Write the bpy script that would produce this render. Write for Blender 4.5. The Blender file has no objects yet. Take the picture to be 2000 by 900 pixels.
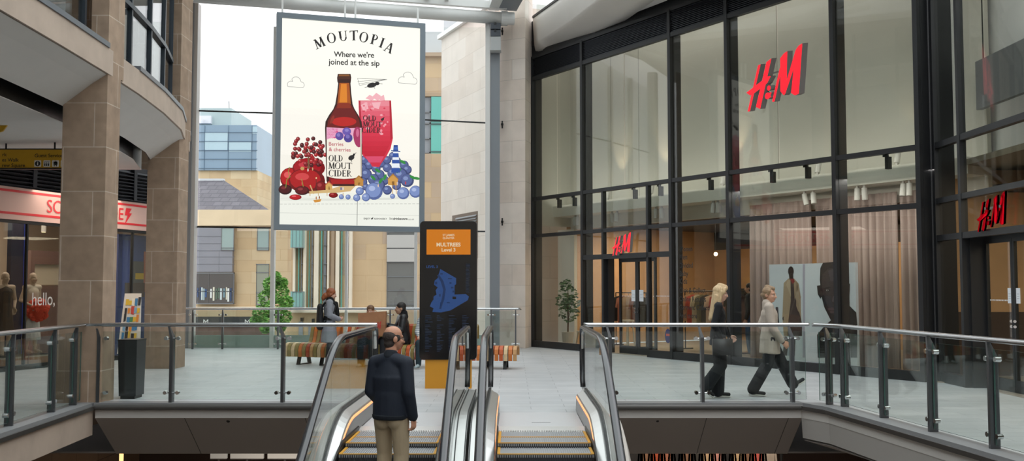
import bpy, math, random
from mathutils import Vector, Matrix
random.seed(7)
SC = bpy.context.scene
COL = SC.collection
PI = math.pi

# ------------------------------------------------------------------ camera
FPX = 35.0 / 36.0 * 2000.0
PITCH = math.radians(3.3)
EYE = 1.58
cam_d = bpy.data.cameras.new('camera')
cam_d.lens = 35.0
cam_d.sensor_width = 36.0
cam_d.clip_end = 500
cam = bpy.data.objects.new('camera', cam_d)
COL.objects.link(cam)
cam.location = (0, 0, EYE)
cam.rotation_euler = (PI / 2 + PITCH, 0, 0)
SC.camera = cam

# ------------------------------------------------------------------ world: bright overcast sky
W = bpy.data.worlds.new('overcast_sky')
SC.world = W
W.use_nodes = True
wn = W.node_tree.nodes
wl = W.node_tree.links
wn.clear()
wo = wn.new('ShaderNodeOutputWorld')
wb = wn.new('ShaderNodeBackground')
tc = wn.new('ShaderNodeTexCoord')
sx = wn.new('ShaderNodeSeparateXYZ')
rp = wn.new('ShaderNodeValToRGB')
nz = wn.new('ShaderNodeTexNoise')
nz.inputs['Scale'].default_value = 2.2
nz.inputs['Detail'].default_value = 4
mm = wn.new('ShaderNodeMath'); mm.operation = 'MULTIPLY_ADD'
mm.inputs[1].default_value = 0.25; mm.inputs[2].default_value = -0.12
ma = wn.new('ShaderNodeMath'); ma.operation = 'ADD'
rp.color_ramp.elements[0].position = 0.0
rp.color_ramp.elements[0].color = (0.95, 0.97, 1.0, 1)
rp.color_ramp.elements[1].position = 0.9
rp.color_ramp.elements[1].color = (2.0, 2.04, 2.1, 1)
wl.new(tc.outputs['Generated'], sx.inputs[0])
wl.new(tc.outputs['Generated'], nz.inputs['Vector'])
wl.new(nz.outputs['Fac'], mm.inputs[0])
wl.new(mm.outputs[0], ma.inputs[0])
wl.new(sx.outputs['Z'], ma.inputs[1])
wl.new(ma.outputs[0], rp.inputs[0])
wl.new(rp.outputs[0], wb.inputs['Color'])
wb.inputs['Strength'].default_value = 1.45
wl.new(wb.outputs[0], wo.inputs[0])

SC.view_settings.view_transform = 'Standard'
SC.view_settings.look = 'None'
SC.view_settings.gamma = 1.0
SC.view_settings.exposure = 0.0
SC.view_settings.use_curve_mapping = False
SC.cycles.max_bounces = 8
SC.cycles.diffuse_bounces = 4
SC.cycles.glossy_bounces = 4
SC.cycles.transparent_max_bounces = 40
SC.cycles.sample_clamp_indirect = 6.0

def lamp(name, kind, loc, power, color=(1, 1, 1), size=1.0, size_y=None, rot=(0, 0, 0), spot=None):
    d = bpy.data.lights.new(name, kind)
    d.energy = power
    d.color = color
    if kind == 'AREA':
        d.size = size
        if size_y:
            d.shape = 'RECTANGLE'; d.size_y = size_y
    elif kind == 'SPOT':
        d.spot_size = spot or 1.0; d.spot_blend = 0.6; d.shadow_soft_size = size
    else:
        d.shadow_soft_size = size
    o = bpy.data.objects.new(name, d)
    o.location = loc
    o.rotation_euler = rot
    COL.objects.link(o)
    return o

# ------------------------------------------------------------------ picture geometry -> place geometry
cP, sP = math.cos(PITCH), math.sin(PITCH)
CAMP = Vector((0, 0, EYE))
def ray(px, py):
    a = (px - 1000.0) / FPX
    b = (450.0 - py) / FPX
    return Vector((a, cP - b * sP, sP + b * cP))
def G(px, py, Y):
    d = ray(px, py); t = Y / d.y
    return CAMP + d * t
def GZ(px, py, z):
    d = ray(px, py); t = (z - EYE) / d.z
    return CAMP + d * t
def GP(px, py, P0, N):
    d = ray(px, py); t = (P0 - CAMP).dot(N) / d.dot(N)
    return CAMP + d * t

# ------------------------------------------------------------------ mesh builder
def basis(d):
    d = d.normalized()
    a = Vector((0, 0, 1)) if abs(d.z) < 0.9 else Vector((1, 0, 0))
    x = d.cross(a).normalized()
    y = d.cross(x).normalized()
    return x, y

class MB:
    def __init__(s, M=None):
        s.v = []; s.f = []; s.m = []; s.cur = 0; s.M = M
    def pts(s, P):
        n = len(s.v)
        for p in P:
            p = Vector(p)
            s.v.append(s.M @ p if s.M else p)
        return n
    def face(s, idx):
        s.f.append(tuple(idx)); s.m.append(s.cur)
    def poly(s, P):
        n = s.pts(P); s.face(range(n, n + len(P)))
    def box(s, x0, y0, z0, x1, y1, z1):
        if x0 > x1: x0, x1 = x1, x0
        if y0 > y1: y0, y1 = y1, y0
        if z0 > z1: z0, z1 = z1, z0
        n = s.pts([(x0, y0, z0), (x1, y0, z0), (x1, y1, z0), (x0, y1, z0), (x0, y0, z1), (x1, y0, z1), (x1, y1, z1), (x0, y1, z1)])
        for q in ((0, 3, 2, 1), (4, 5, 6, 7), (0, 1, 5, 4), (1, 2, 6, 5), (2, 3, 7, 6), (3, 0, 4, 7)):
            s.face([n + i for i in q])
        return s
    def hexa(s, P):
        """eight corners: bottom ring of four, top ring of four"""
        n = s.pts(P)
        for q in ((0, 3, 2, 1), (4, 5, 6, 7), (0, 1, 5, 4), (1, 2, 6, 5), (2, 3, 7, 6), (3, 0, 4, 7)):
            s.face([n + i for i in q])
        return s
    def prism(s, P, off):
        """closed outline P pushed along off"""
        off = Vector(off); k = len(P)
        n = s.pts([Vector(p) for p in P]); m = s.pts([Vector(p) + off for p in P])
        s.face([n + i for i in range(k)][::-1]); s.face([m + i for i in range(k)])
        for i in range(k):
            j = (i + 1) % k
            s.face((n + i, n + j, m + j, m + i))
        return s
    def rings(s, R, closed=True, caps=True):
        k = len(R[0]); st = [s.pts(r) for r in R]
        for a, b in zip(st, st[1:]):
            for i in range(k if closed else k - 1):
                j = (i + 1) % k
                s.face((a + i, a + j, b + j, b + i))
        if caps and closed:
            s.face([st[0] + i for i in range(k)][::-1]); s.face([st[-1] + i for i in range(k)])
        return s
    def cyl(s, p0, p1, r0, r1=None, seg=12):
        p0, p1 = Vector(p0), Vector(p1); r1 = r0 if r1 is None else r1
        x, y = basis(p1 - p0)
        R = []
        for p, r in ((p0, r0), (p1, r1)):
            R.append([p + (x * math.cos(t) + y * math.sin(t)) * r for t in [2 * PI * i / seg for i in range(seg)]])
        return s.rings(R)
    def tube(s, P, r, seg=8):
        P = [Vector(p) for p in P]; R = []
        x0 = None
        for i, p in enumerate(P):
            d = (P[min(i + 1, len(P) - 1)] - P[max(i - 1, 0)]).normalized()
            if x0 is None:
                x, y = basis(d)
            else:
                x = (x0 - d * x0.dot(d)).normalized(); y = d.cross(x)
            x0 = x
            rr = r[i] if isinstance(r, (list, tuple)) else r
            R.append([p + (x * math.cos(t) + y * math.sin(t)) * rr for t in [2 * PI * k / seg for k in range(seg)]])
        return s.rings(R)
    def ell(s, c, r, rot=None, seg=16, rg=10):
        c = Vector(c); r = (r, r, r) if not hasattr(r, '__len__') else r
        n0 = s.pts([c + (rot @ Vector((0, 0, -r[2])) if rot else Vector((0, 0, -r[2])))])
        st = []
        for i in range(1, rg):
            a = -PI / 2 + PI * i / rg
            L = []
            for k in range(seg):
                t = 2 * PI * k / seg
                p = Vector((r[0] * math.cos(a) * math.cos(t), r[1] * math.cos(a) * math.sin(t), r[2] * math.sin(a)))
                L.append(c + (rot @ p if rot else p))
            st.append(s.pts(L))
        n1 = s.pts([c + (rot @ Vector((0, 0, r[2])) if rot else Vector((0, 0, r[2])))])
        for k in range(seg):
            j = (k + 1) % seg
            s.face((n0, st[0] + j, st[0] + k)); s.face((n1, st[-1] + k, st[-1] + j))
            for a, b in zip(st, st[1:]):
                s.face((a + k, a + j, b + j, b + k))
        return s
    def limb(s, p0, p1, r0, r1, flat=1.0, ax=None, seg=14, cap=(1.0, 1.0)):
        """tapered limb with round ends; cross-section squashed by flat along ax"""
        p0, p1 = Vector(p0), Vector(p1); d = (p1 - p0).normalized()
        if ax is None:
            x, y = basis(d)
        else:
            y = Vector(ax); y = (y - d * y.dot(d)).normalized(); x = y.cross(d).normalized()
        R = []
        prof = [(p0, r0, -PI / 2 + PI / 2 * i / 4) for i in range(5)] + [(p1, r1, PI / 2 * i / 4) for i in range(5)]
        for p, r, a in prof:
            rr = max(r * math.cos(a), r * 0.02); z = r * math.sin(a) * (0.75 if flat < 1 else 1) * (cap[0] if a < 0 else cap[1])
            R.append([p + d * z + x * math.cos(t) * rr + y * math.sin(t) * rr * flat for t in [2 * PI * k / seg for k in range(seg)]])
        return s.rings(R)
    def build(s, name, mats, parent=None, smooth=False, loc=None):
        if not isinstance(mats, (list, tuple)): mats = [mats]
        if parent is not None:
            off = WLOC[parent.name]
        elif loc is not None:
            off = Vector(loc)
        else:
            off = Vector((sum(p.x for p in s.v) / len(s.v), sum(p.y for p in s.v) / len(s.v), min(p.z for p in s.v)))
        me = bpy.data.meshes.new(name)
        me.from_pydata([p - off for p in s.v], [], s.f)
        for m in mats: me.materials.append(m)
        for p, mi in zip(me.polygons, s.m):
            p.material_index = min(mi, len(mats) - 1); p.use_smooth = smooth
        me.update()
        o = bpy.data.objects.new(name, me); COL.objects.link(o)
        if parent is not None:
            o.parent = parent
        else:
            o.location = off
        WLOC[o.name] = off
        return o
WLOC = {}

def tag(o, label=None, cat=None, group=None, kind=None):
    if label: o['label'] = label
    if cat: o['category'] = cat
    if group: o['group'] = group
    if kind: o['kind'] = kind
    return o
def struct(o):
    o['kind'] = 'structure'; return o
def thing(name, label, cat, loc, group=None):
    o = bpy.data.objects.new(name, None); COL.objects.link(o)
    o.empty_display_size = 0.1
    o.location = loc; WLOC[o.name] = Vector(loc)
    return tag(o, label, cat, group)
def dup(root, loc, label, rz=0.0):
    """copy of a thing with copies of its parts and their sub-parts"""
    def cp(o, par):
        c = o.copy(); COL.objects.link(c)
        if par is not None: c.parent = par
        WLOC[c.name] = Vector(loc)
        for ch in [x for x in KIDS.get(o.name, [])]:
            cp(ch, c)
        return c
    KIDS = {}
    for x in COL.objects:
        if x.parent: KIDS.setdefault(x.parent.name, []).append(x)
    r = cp(root, None); r.location = loc; r.rotation_euler.z = root.rotation_euler.z + rz
    if label: r['label'] = label
    return r
def remesh(o, voxel, smooth_it=4):
    """fuse the overlapping solids of a mesh into one continuous skin"""
    r = o.modifiers.new('r', 'REMESH'); r.mode = 'VOXEL'; r.voxel_size = voxel; r.use_smooth_shade = True
    if smooth_it:
        q = o.modifiers.new('s', 'SMOOTH'); q.factor = 0.5; q.iterations = smooth_it
    bpy.context.view_layer.update()
    dg = bpy.context.evaluated_depsgraph_get()
    me = bpy.data.meshes.new_from_object(o.evaluated_get(dg))
    o.modifiers.clear()
    old = o.data; mats = list(old.materials)
    o.data = me
    me.materials.clear()
    for m in mats: me.materials.append(m)
    me.polygons.foreach_set('use_smooth', [True] * len(me.polygons))
    bpy.data.meshes.remove(old)
    return o

_tc = {}
def text_geo(body, size=1.0, bold=0.0, shear=0.0, align='LEFT', space=1.0):
    """flat filled outlines of a line of writing: verts (2D) and faces"""
    key = (body, bold, shear, align, space)
    if key not in _tc:
        c = bpy.data.curves.new('writing', 'FONT')
        c.body = body; c.size = 1.0; c.offset = bold; c.shear = shear; c.align_x = align; c.space_character = space
        c.fill_mode = 'FRONT'; c.resolution_u = 4
        o = bpy.data.objects.new('writing', c); COL.objects.link(o)
        bpy.context.view_layer.update()
        dg = bpy.context.evaluated_depsgraph_get()
        me = bpy.data.meshes.new_from_object(o.evaluated_get(dg))
        _tc[key] = ([(v.co.x, v.co.y) for v in me.vertices], [tuple(p.vertices) for p in me.polygons])
        bpy.data.objects.remove(o); bpy.data.curves.remove(c); bpy.data.meshes.remove(me)
    V, Fc = _tc[key]
    return [(x * size, y * size) for x, y in V], Fc
def put_text(mb, body, fn, size, **k):
    """fn maps the writing's 2D coordinates to a place point"""
    V, Fc = text_geo(body, size, **k)
    n = mb.pts([fn(x, y) for x, y in V])
    for f in Fc: mb.face([n + i for i in f])
def text_width(body, **k):
    V, _ = text_geo(body, 1.0, **k)
    return (min(x for x, y in V), max(x for x, y in V), min(y for x, y in V), max(y for x, y in V))

# ------------------------------------------------------------------ materials
def lin(h):
    h = h.lstrip('#')
    o = []
    for i in (0, 2, 4):
        c = int(h[i:i + 2], 16) / 255.0
        o.append(c / 12.92 if c <= 0.04045 else ((c + 0.055) / 1.055) ** 2.4)
    return (o[0], o[1], o[2], 1.0)
_mc = {}
def mat(name, col, rough=0.6, metal=0.0, noise=0.0, nscale=8.0, bump=0.0, spec=0.5, emit=0.0, stretch=None):
    if name in _mc: return _mc[name]
    m = bpy.data.materials.new(name); m.use_nodes = True
    nt = m.node_tree; b = nt.nodes['Principled BSDF']
    c = lin(col) if isinstance(col, str) else col
    b.inputs['Base Color'].default_value = c
    b.inputs['Roughness'].default_value = rough
    b.inputs['Metallic'].default_value = metal
    b.inputs['Specular IOR Level'].default_value = spec
    if emit:
        b.inputs['Emission Color'].default_value = c
        b.inputs['Emission Strength'].default_value = emit
    if noise or bump:
        t = nt.nodes.new('ShaderNodeTexCoord'); n = nt.nodes.new('ShaderNodeTexNoise')
        n.inputs['Scale'].default_value = nscale; n.inputs['Detail'].default_value = 5
        if stretch:
            mp = nt.nodes.new('ShaderNodeMapping'); mp.inputs['Scale'].default_value = stretch
            nt.links.new(t.outputs['Object'], mp.inputs[0]); nt.links.new(mp.outputs[0], n.inputs['Vector'])
        else:
            nt.links.new(t.outputs['Object'], n.inputs['Vector'])
        if noise:
            r = nt.nodes.new('ShaderNodeValToRGB')
            r.color_ramp.elements[0].position = 0.3; r.color_ramp.elements[1].position = 0.7
            r.color_ramp.elements[0].color = tuple(x * (1 - noise) for x in c[:3]) + (1,)
            r.color_ramp.elements[1].color = tuple(min(1, x * (1 + noise)) for x in c[:3]) + (1,)
            nt.links.new(n.outputs['Fac'], r.inputs[0]); nt.links.new(r.outputs[0], b.inputs['Base Color'])
        if bump:
            bp = nt.nodes.new('ShaderNodeBump'); bp.inputs['Strength'].default_value = bump; bp.inputs['Distance'].default_value = 0.02
            nt.links.new(n.outputs['Fac'], bp.inputs['Height']); nt.links.new(bp.outputs[0], b.inputs['Normal'])
    _mc[name] = m
    return m
def glass(name, tint='#ffffff', rough=0.0, ior=1.5, gain=1.0):
    """clear pane: tinted see-through with a Fresnel mirror on top"""
    if name in _mc: return _mc[name]
    m = bpy.data.materials.new(name); m.use_nodes = True
    nt = m.node_tree; nt.nodes.clear()
    o = nt.nodes.new('ShaderNodeOutputMaterial'); mx = nt.nodes.new('ShaderNodeMixShader')
    t = nt.nodes.new('ShaderNodeBsdfTransparent'); g = nt.nodes.new('ShaderNodeBsdfGlossy')
    t.inputs['Color'].default_value = lin(tint)
    g.inputs['Roughness'].default_value = rough
    geo = nt.nodes.new('ShaderNodeNewGeometry')
    vm = nt.nodes.new('ShaderNodeVectorMath'); vm.operation = 'DOT_PRODUCT'
    nt.links.new(geo.outputs['Incoming'], vm.inputs[0]); nt.links.new(geo.outputs['Normal'], vm.inputs[1])
    def math_(op, a, b=None, c=None):
        n = nt.nodes.new('ShaderNodeMath'); n.operation = op
        for i, x in enumerate((a, b, c)):
            if x is None: continue
            if isinstance(x, (int, float)): n.inputs[i].default_value = x
            else: nt.links.new(x, n.inputs[i])
        return n.outputs[0]
    f0 = ((ior - 1) / (ior + 1)) ** 2
    k = math_('POWER', math_('SUBTRACT', 1.0, math_('ABSOLUTE', vm.outputs['Value'])), 5.0)
    fac = math_('MINIMUM', math_('MULTIPLY', math_('MULTIPLY_ADD', k, 1 - f0, f0), gain), 1.0)
    nt.links.new(fac, mx.inputs[0]); nt.links.new(t.outputs[0], mx.inputs[1]); nt.links.new(g.outputs[0], mx.inputs[2])
    nt.links.new(mx.outputs[0], o.inputs[0])
    _mc[name] = m
    return m
def blocks(name, c1, c2, mortar, bw, bh, gap=0.012, rough=0.7, flat=False, noise=0.12, nscale=3.0, shift=(0, 0, 0), offset=0.5, bias=0.0, bump=0.0):
    """coursed stone or paving laid in place coordinates; flat = on the ground"""
    if name in _mc: return _mc[name]
    m = bpy.data.materials.new(name); m.use_nodes = True
    nt = m.node_tree; L = nt.links; b = nt.nodes['Principled BSDF']; N = nt.nodes.new
    ge = N('ShaderNodeNewGeometry'); sp = N('ShaderNodeSeparateXYZ'); L.new(ge.outputs['Position'], sp.inputs[0])
    cb = N('ShaderNodeCombineXYZ')
    if flat:
        L.new(sp.outputs['X'], cb.inputs['X']); L.new(sp.outputs['Y'], cb.inputs['Y'])
    else:
        sn = N('ShaderNodeSeparateXYZ'); L.new(ge.outputs['True Normal'], sn.inputs[0])
        ab = N('ShaderNodeMath'); ab.operation = 'ABSOLUTE'; L.new(sn.outputs['X'], ab.inputs[0])
        gt = N('ShaderNodeMath'); gt.operation = 'GREATER_THAN'; gt.inputs[1].default_value = 0.75; L.new(ab.outputs[0], gt.inputs[0])
        mf = N('ShaderNodeMix'); mf.data_type = 'FLOAT'
        L.new(gt.outputs[0], mf.inputs[0]); L.new(sp.outputs['X'], mf.inputs[2]); L.new(sp.outputs['Y'], mf.inputs[3])
        L.new(mf.outputs[0], cb.inputs['X']); L.new(sp.outputs['Z'], cb.inputs['Y'])
    mp = N('ShaderNodeMapping'); mp.inputs['Location'].default_value = shift
    L.new(cb.outputs[0], mp.inputs[0])
    br = N('ShaderNodeTexBrick'); L.new(mp.outputs[0], br.inputs['Vector'])
    br.inputs['Color1'].default_value = lin(c1); br.inputs['Color2'].default_value = lin(c2); br.inputs['Mortar'].default_value = lin(mortar)
    br.inputs['Scale'].default_value = 1.0; br.inputs['Mortar Size'].default_value = gap; br.inputs['Mortar Smooth'].default_value = 0.1
    br.inputs['Brick Width'].default_value = bw; br.inputs['Row Height'].default_value = bh; br.inputs['Bias'].default_value = bias
    br.offset = offset
    nz = N('ShaderNodeTexNoise'); nz.inputs['Scale'].default_value = nscale; nz.inputs['Detail'].default_value = 6; L.new(ge.outputs['Position'], nz.inputs['Vector'])
    rp = N('ShaderNodeValToRGB'); rp.color_ramp.elements[0].position = 0.3; rp.color_ramp.elements[1].position = 0.75
    rp.color_ramp.elements[0].color = (1 - noise,) * 3 + (1,); rp.color_ramp.elements[1].color = (1, 1, 1, 1)
    L.new(nz.outputs['Fac'], rp.inputs[0])
    mu = N('ShaderNodeMix'); mu.data_type = 'RGBA'; mu.blend_type = 'MULTIPLY'; mu.inputs[0].default_value = 1.0
    L.new(br.outputs['Color'], mu.inputs[6]); L.new(rp.outputs[0], mu.inputs[7]); L.new(mu.outputs[2], b.inputs['Base Color'])
    b.inputs['Roughness'].default_value = rough
    if bump:
        bp = N('ShaderNodeBump'); bp.inputs['Strength'].default_value = bump; bp.inputs['Distance'].default_value = 0.01; bp.invert = True
        L.new(br.outputs['Fac'], bp.inputs['Height']); L.new(bp.outputs[0], b.inputs['Normal'])
    _mc[name] = m
    return m

M_PAVE = blocks('pale_grey_granite_paving', '#b9bcbf', '#c6c8ca', '#9a9da0', 0.9, 0.3, 0.005, rough=0.42, flat=True, noise=0.14, nscale=2.0, shift=(0.2, 0.1, 0))
M_STONE = blocks('buff_sandstone_cladding', '#a58c76', '#b39a84', '#cdbba9', 0.85, 0.62, 0.007, rough=0.75, noise=0.28, nscale=5.0, shift=(0.3, 0.18, 0))
M_STONE_L = blocks('pale_limestone_cladding', '#e4d4c6', '#ebdfd4', '#c9bcb0', 1.3, 0.55, 0.006, rough=0.75, noise=0.14, nscale=2.2)
M_BAND = mat('smooth_sandstone_band', '#b7a596', 0.75, noise=0.1, nscale=2.5)
M_OUT = blocks('honey_ashlar_sandstone', '#cfb28b', '#dcc7a4', '#bfa37c', 1.6, 0.62, 0.01, rough=0.85, noise=0.22, nscale=0.5)
M_OUT2 = blocks('mixed_ashlar_sandstone', '#c9ad88', '#a9968a', '#b99c74', 1.5, 0.72, 0.008, rough=0.85, noise=0.2, nscale=0.4, bias=-0.35)
M_WHITE = mat('white_painted_plaster', '#d6d2cd', 0.6, noise=0.03, nscale=1.5)
M_GRC = mat('white_moulded_fascia', '#d9d4cd', 0.45, noise=0.03, nscale=1.2)
M_STEELP = mat('white_painted_steel', '#e6e6e4', 0.4)
M_DARK = mat('anthracite_metal_frame', '#2c2d2f', 0.42, metal=0.3)
M_BLACK = mat('black_metal', '#121314', 0.4)
M_BLUEF = mat('blue_black_window_frame', '#2b343d', 0.4, metal=0.3)
M_GREYCOL = mat('grey_painted_steel', '#878c92', 0.5)
M_STEEL = mat('brushed_stainless_steel', '#c4c6c8', 0.26, metal=1.0, bump=0.03, nscale=60, stretch=(1, 1, 30))
M_CHROME = mat('polished_steel', '#d8dadb', 0.12, metal=1.0)
M_COPING = mat('grey_aluminium_coping', '#8f9092', 0.45, metal=0.2)
M_NOSING = mat('dark_grey_edge_nosing', '#5a5856', 0.4, metal=0.2)
M_FASCIA = mat('light_grey_edge_fascia', '#c6c2be', 0.6)
M_SOFFIT = mat('taupe_soffit_panel', '#978f89', 0.6)
M_GLASS = glass('clear_balustrade_glass', '#f4f8f6')
M_GLASSW = glass('clear_window_glass', '#f9fbfa')
M_SHOPG = glass('shopfront_glass', '#f1f3f0')
M_GEDGE = mat('green_glass_edge', '#4c6b64', 0.2)

# ================================================================== SETTING
V = Vector
YE = 13.75                      # far edge of the opening the escalators rise through
# facade of the big shop on the right: local u along it, v inward, z up
FA = V((0.55, 27.0, 0)); FB = V((7.2, 16.5, 0))
FU = (FB - FA).normalized(); FI = V((-FU.y, FU.x, 0))
FL = (FB - FA).length
MF = Matrix(((FU.x, FI.x, 0, FA.x), (FU.y, FI.y, 0, FA.y), (0, 0, 1, 0), (0, 0, 0, 1)))
def FUx(px, v=0.0, py=600):
    p = GP(px, py, FA + FI * v, FI)
    return (p - FA).dot(FU)
def FQ(px, py, v=0.0):
    """facade local coordinates of a picture point on the plane v"""
    p = GP(px, py, FA + FI * v, FI)
    return V(((p - FA).dot(FU), v, p.z))
# shop on the left
LA = V((-9.6, 18.7, 0)); LB = V((-8.35, 22.9, 0))
LU = (LB - LA).normalized(); LI = V((-LU.y, LU.x, 0))
LL = (LB - LA).length
ML = Matrix(((LU.x, LI.x, 0, LA.x), (LU.y, LI.y, 0, LA.y), (0, 0, 1, 0), (0, 0, 0, 1)))
def LQ(px, py, v=0.0):
    p = GP(px, py, LA + LI * v, LI)
    return V(((p - LA).dot(LU), v, p.z))
# second stretch of the right shop, running towards the viewer at x = RX
RX = 7.25; RY = 16.95

# ---- floor slab with the opening
EX0, EX1 = -5.72, 3.98           # opening edges at the far side
ESC0, ESC1 = -2.12, 1.24          # the two escalators sit between these
LE = [V((-5.735, 13.78, 0)), V((-5.62, 12.2, 0)), V((-5.5, 10.6, 0)), V((-5.36, 8.2, 0)), V((-5.3, 5, 0)), V((-5.3, 0.6, 0))]
RE = [V((3.95, 13.78, 0)), V((4.16, 13.25, 0)), V((4.28, 12.15, 0)), V((4.40, 10.98, 0)), V((4.52, 9.84, 0)), V((4.66, 8.2, 0)), V((4.9, 5, 0)), V((5.0, 0.6, 0))]
mb = MB()
mb.box(-16, YE + 0.1, -0.05, 22, 27.3, 0)
mb.box(ESC0, 12.74, -0.3, ESC1, YE + 0.1, 0)
for P, xo, sg in ((LE, -16, -1), (RE, 22, 1)):
    Q = [V((p.x + sg * 0.15, p.y + (0.07 if i == 0 else 0), -0.05)) for i, p in enumerate(P)]
    Q = [V((xo, YE + 0.1, -0.05))] + [V((Q[0].x, YE + 0.1, -0.05))] + Q[1:] + [V((xo, 0.6, -0.05))]
    mb.prism(Q, (0, 0, 0.05))
mb.box(-16, -9, -0.05, 22, 0.6, 0)
struct(mb.build('floor', M_PAVE, loc=(0, 0, 0)))

# ---- edge of the opening: coping, nosing, fascia, sloped soffit
mb = MB()
for x0, x1 in ((EX0, ESC0), (ESC1, EX1)):
    mb.cur = 0; mb.box(x0, YE - 0.03, -0.02, x1, YE + 0.22, 0.012)
    mb.cur = 1
    R = []
    for x in (x0, x1):
        R.append([V((x, YE - 0.0 - 0.05 * math.sin(t), -0.045 + 0.045 * math.cos(t))) for t in [PI * i / 8 for i in range(9)]] + [V((x, YE + 0.02, -0.09)), V((x, YE + 0.02, 0.0))])
    mb.rings(R)
    mb.cur = 2; mb.box(x0, YE + 0.03, -0.2, x1, YE + 0.08, -0.088)
    mb.cur = 3
    mb.hexa([(x0, YE + 0.03, -0.2), (x1, YE + 0.03, -0.2), (x1, YE + 0.8, -0.81), (x0, YE + 0.8, -0.81), (x0, YE + 0.1, -0.2), (x1, YE + 0.1, -0.2), (x1, YE + 0.87, -0.79), (x0, YE + 0.87, -0.79)])
    mb.cur = 4
    for q in (0.34, 0.8):
        xs = x0 + (x1 - x0) * q if x0 < -1 else x0 + (x1 - x0) * (0.52 if q < 0.5 else 0.93)
        mb.hexa([(xs, YE + 0.026, -0.2), (xs + .008, YE + 0.026, -0.2), (xs + .008, YE + 0.797, -0.812), (xs, YE + 0.797, -0.812), (xs, YE + 0.05, -0.2), (xs + .008, YE + 0.05, -0.2), (xs + .008, YE + 0.8, -0.8), (xs, YE + 0.8, -0.8)])
struct(mb.build('trim_1', [M_COPING, M_NOSING, M_FASCIA, M_SOFFIT, M_BLACK]))
struct(MB().box(EX0 - 1.5, YE + 0.8, -0.805, EX1 + 3, 20, -0.78).build('ceiling_lower', M_SOFFIT))

# left edge: coping strip and stone fascia that come towards the viewer
def edge_run(P, sgn):
    """sgn = +1 when the floor lies at lower x"""
    mb = MB()
    def strip(a0, z0, a1, z1, a2, z2, a3, z3, c):
        mb.cur = c
        mb.rings([[V((p.x - sgn * a, p.y, z)) for a, z in ((a0, z0), (a1, z1), (a2, z2), (a3, z3))] for p in P])
    strip(0.28, -0.03, 0.0, -0.03, 0.0, 0.012, 0.28, 0.012, 0)
    strip(0.1, -0.085, -0.02, -0.085, -0.035, -0.03, 0.1, -0.03, 1)
    return mb
mb = edge_run(LE, 1)
mb.cur = 2
mb.rings([[V((p.x - a, p.y, z)) for a, z in ((0.12, -0.43), (0.015, -0.43), (0.015, -0.08), (0.12, -0.08))] for p in LE])
mb.cur = 3
mb.rings([[V((p.x - a, p.y, z)) for a, z in ((1.3, -0.9), (1.22, -0.92), (0.06, -0.45), (0.12, -0.43))] for p in LE])
struct(mb.build('trim_2', [M_COPING, M_NOSING, M_BAND, M_SOFFIT]))
mb = edge_run(RE, -1)
mb.cur = 2
mb.rings([[V((p.x + a, p.y, z)) for a, z in ((0.12, -0.2), (0.015, -0.2), (0.015, -0.08), (0.12, -0.08))] for p in RE])
mb.cur = 3
mb.rings([[V((p.x + a, p.y, z)) for a, z in ((0.2, -0.47), (0.035, -0.47), (0.02, -0.2), (0.12, -0.2))] for p in RE])
mb.rings([[V((p.x + a, p.y, z)) for a, z in ((1.6, -0.92), (1.5, -0.94), (0.05, -0.5), (0.2, -0.46))] for p in RE])
struct(mb.build('trim_3', [M_COPING, M_NOSING, M_FASCIA, mat('grey_edge_panel', '#a8a4a0', 0.6)]))

# ---- storey below
M_LFLOOR = mat('lower_floor_stone', '#8f8a85', 0.5)
struct(MB().box(-14, -9, -5.2, 20, 27, -5.0).build('floor_lower', M_LFLOOR))
struct(MB().box(-7.6, -9, -5, -7.4, 20, -0.3).build('wall_lower_left', blocks('brown_stone_cladding', '#7c6450', '#86705c', '#5c4a3c', 0.9, 0.5, 0.008)))
struct(MB().box(7.2, -9, -5, 7.4, 20, -0.3).build('wall_lower_right', mat('brown_plaster', '#6a5247', 0.8)))
struct(MB().box(-7.4, 20, -5, 7.2, 20.2, -0.9).build('wall_lower_back', mat('dark_brown_plaster', '#4a3a33', 0.8)))

# ---- far glazed end of the hall
YG = 26.5
gx = lambda px, py=500: G(px, py, YG).x
mb = MB()
for px, w in ((533, 0.1), (677, 0.055), (812, 0.07)):
    x = gx(px); mb.box(x - w / 2, YG - 0.06, 0, x + w / 2, YG + 0.1, 8.6)
x0, x1 = gx(383), gx(950)
wf = struct(mb.build('window_1', M_STEELP))
mb = MB()
for px, py, qx, qy in ((383, 216, 533, 221), (533, 221, 677, 226), (677, 226, 950, 240)):
    mb.tube([G(px, py, YG), G(qx, qy, YG)], 0.022, 6)
for px, py, qx, qy in ((383, 443, 533, 445), (533, 445, 677, 447), (677, 447, 950, 452)):
    mb.tube([G(px, py, YG), G(qx, qy, YG)], 0.022, 6)
mb.build('tie_rod', M_BLACK, wf)
px_ = [383, 533, 677, 812, 950]
for a, b in zip(px_, px_[1:]):
    MB().box(gx(a) + .05, YG + 0.02, 0.0, gx(b) - .05, YG + 0.034, 8.6).build('glass_pane', M_GLASSW, wf)
MB().box(gx(383), YG + 0.05, 0.0, gx(950), YG + 0.07, 0.33).build('frosted_band', mat('frosted_grey_green_band', '#b9c6c2', 0.5), wf)
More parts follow.
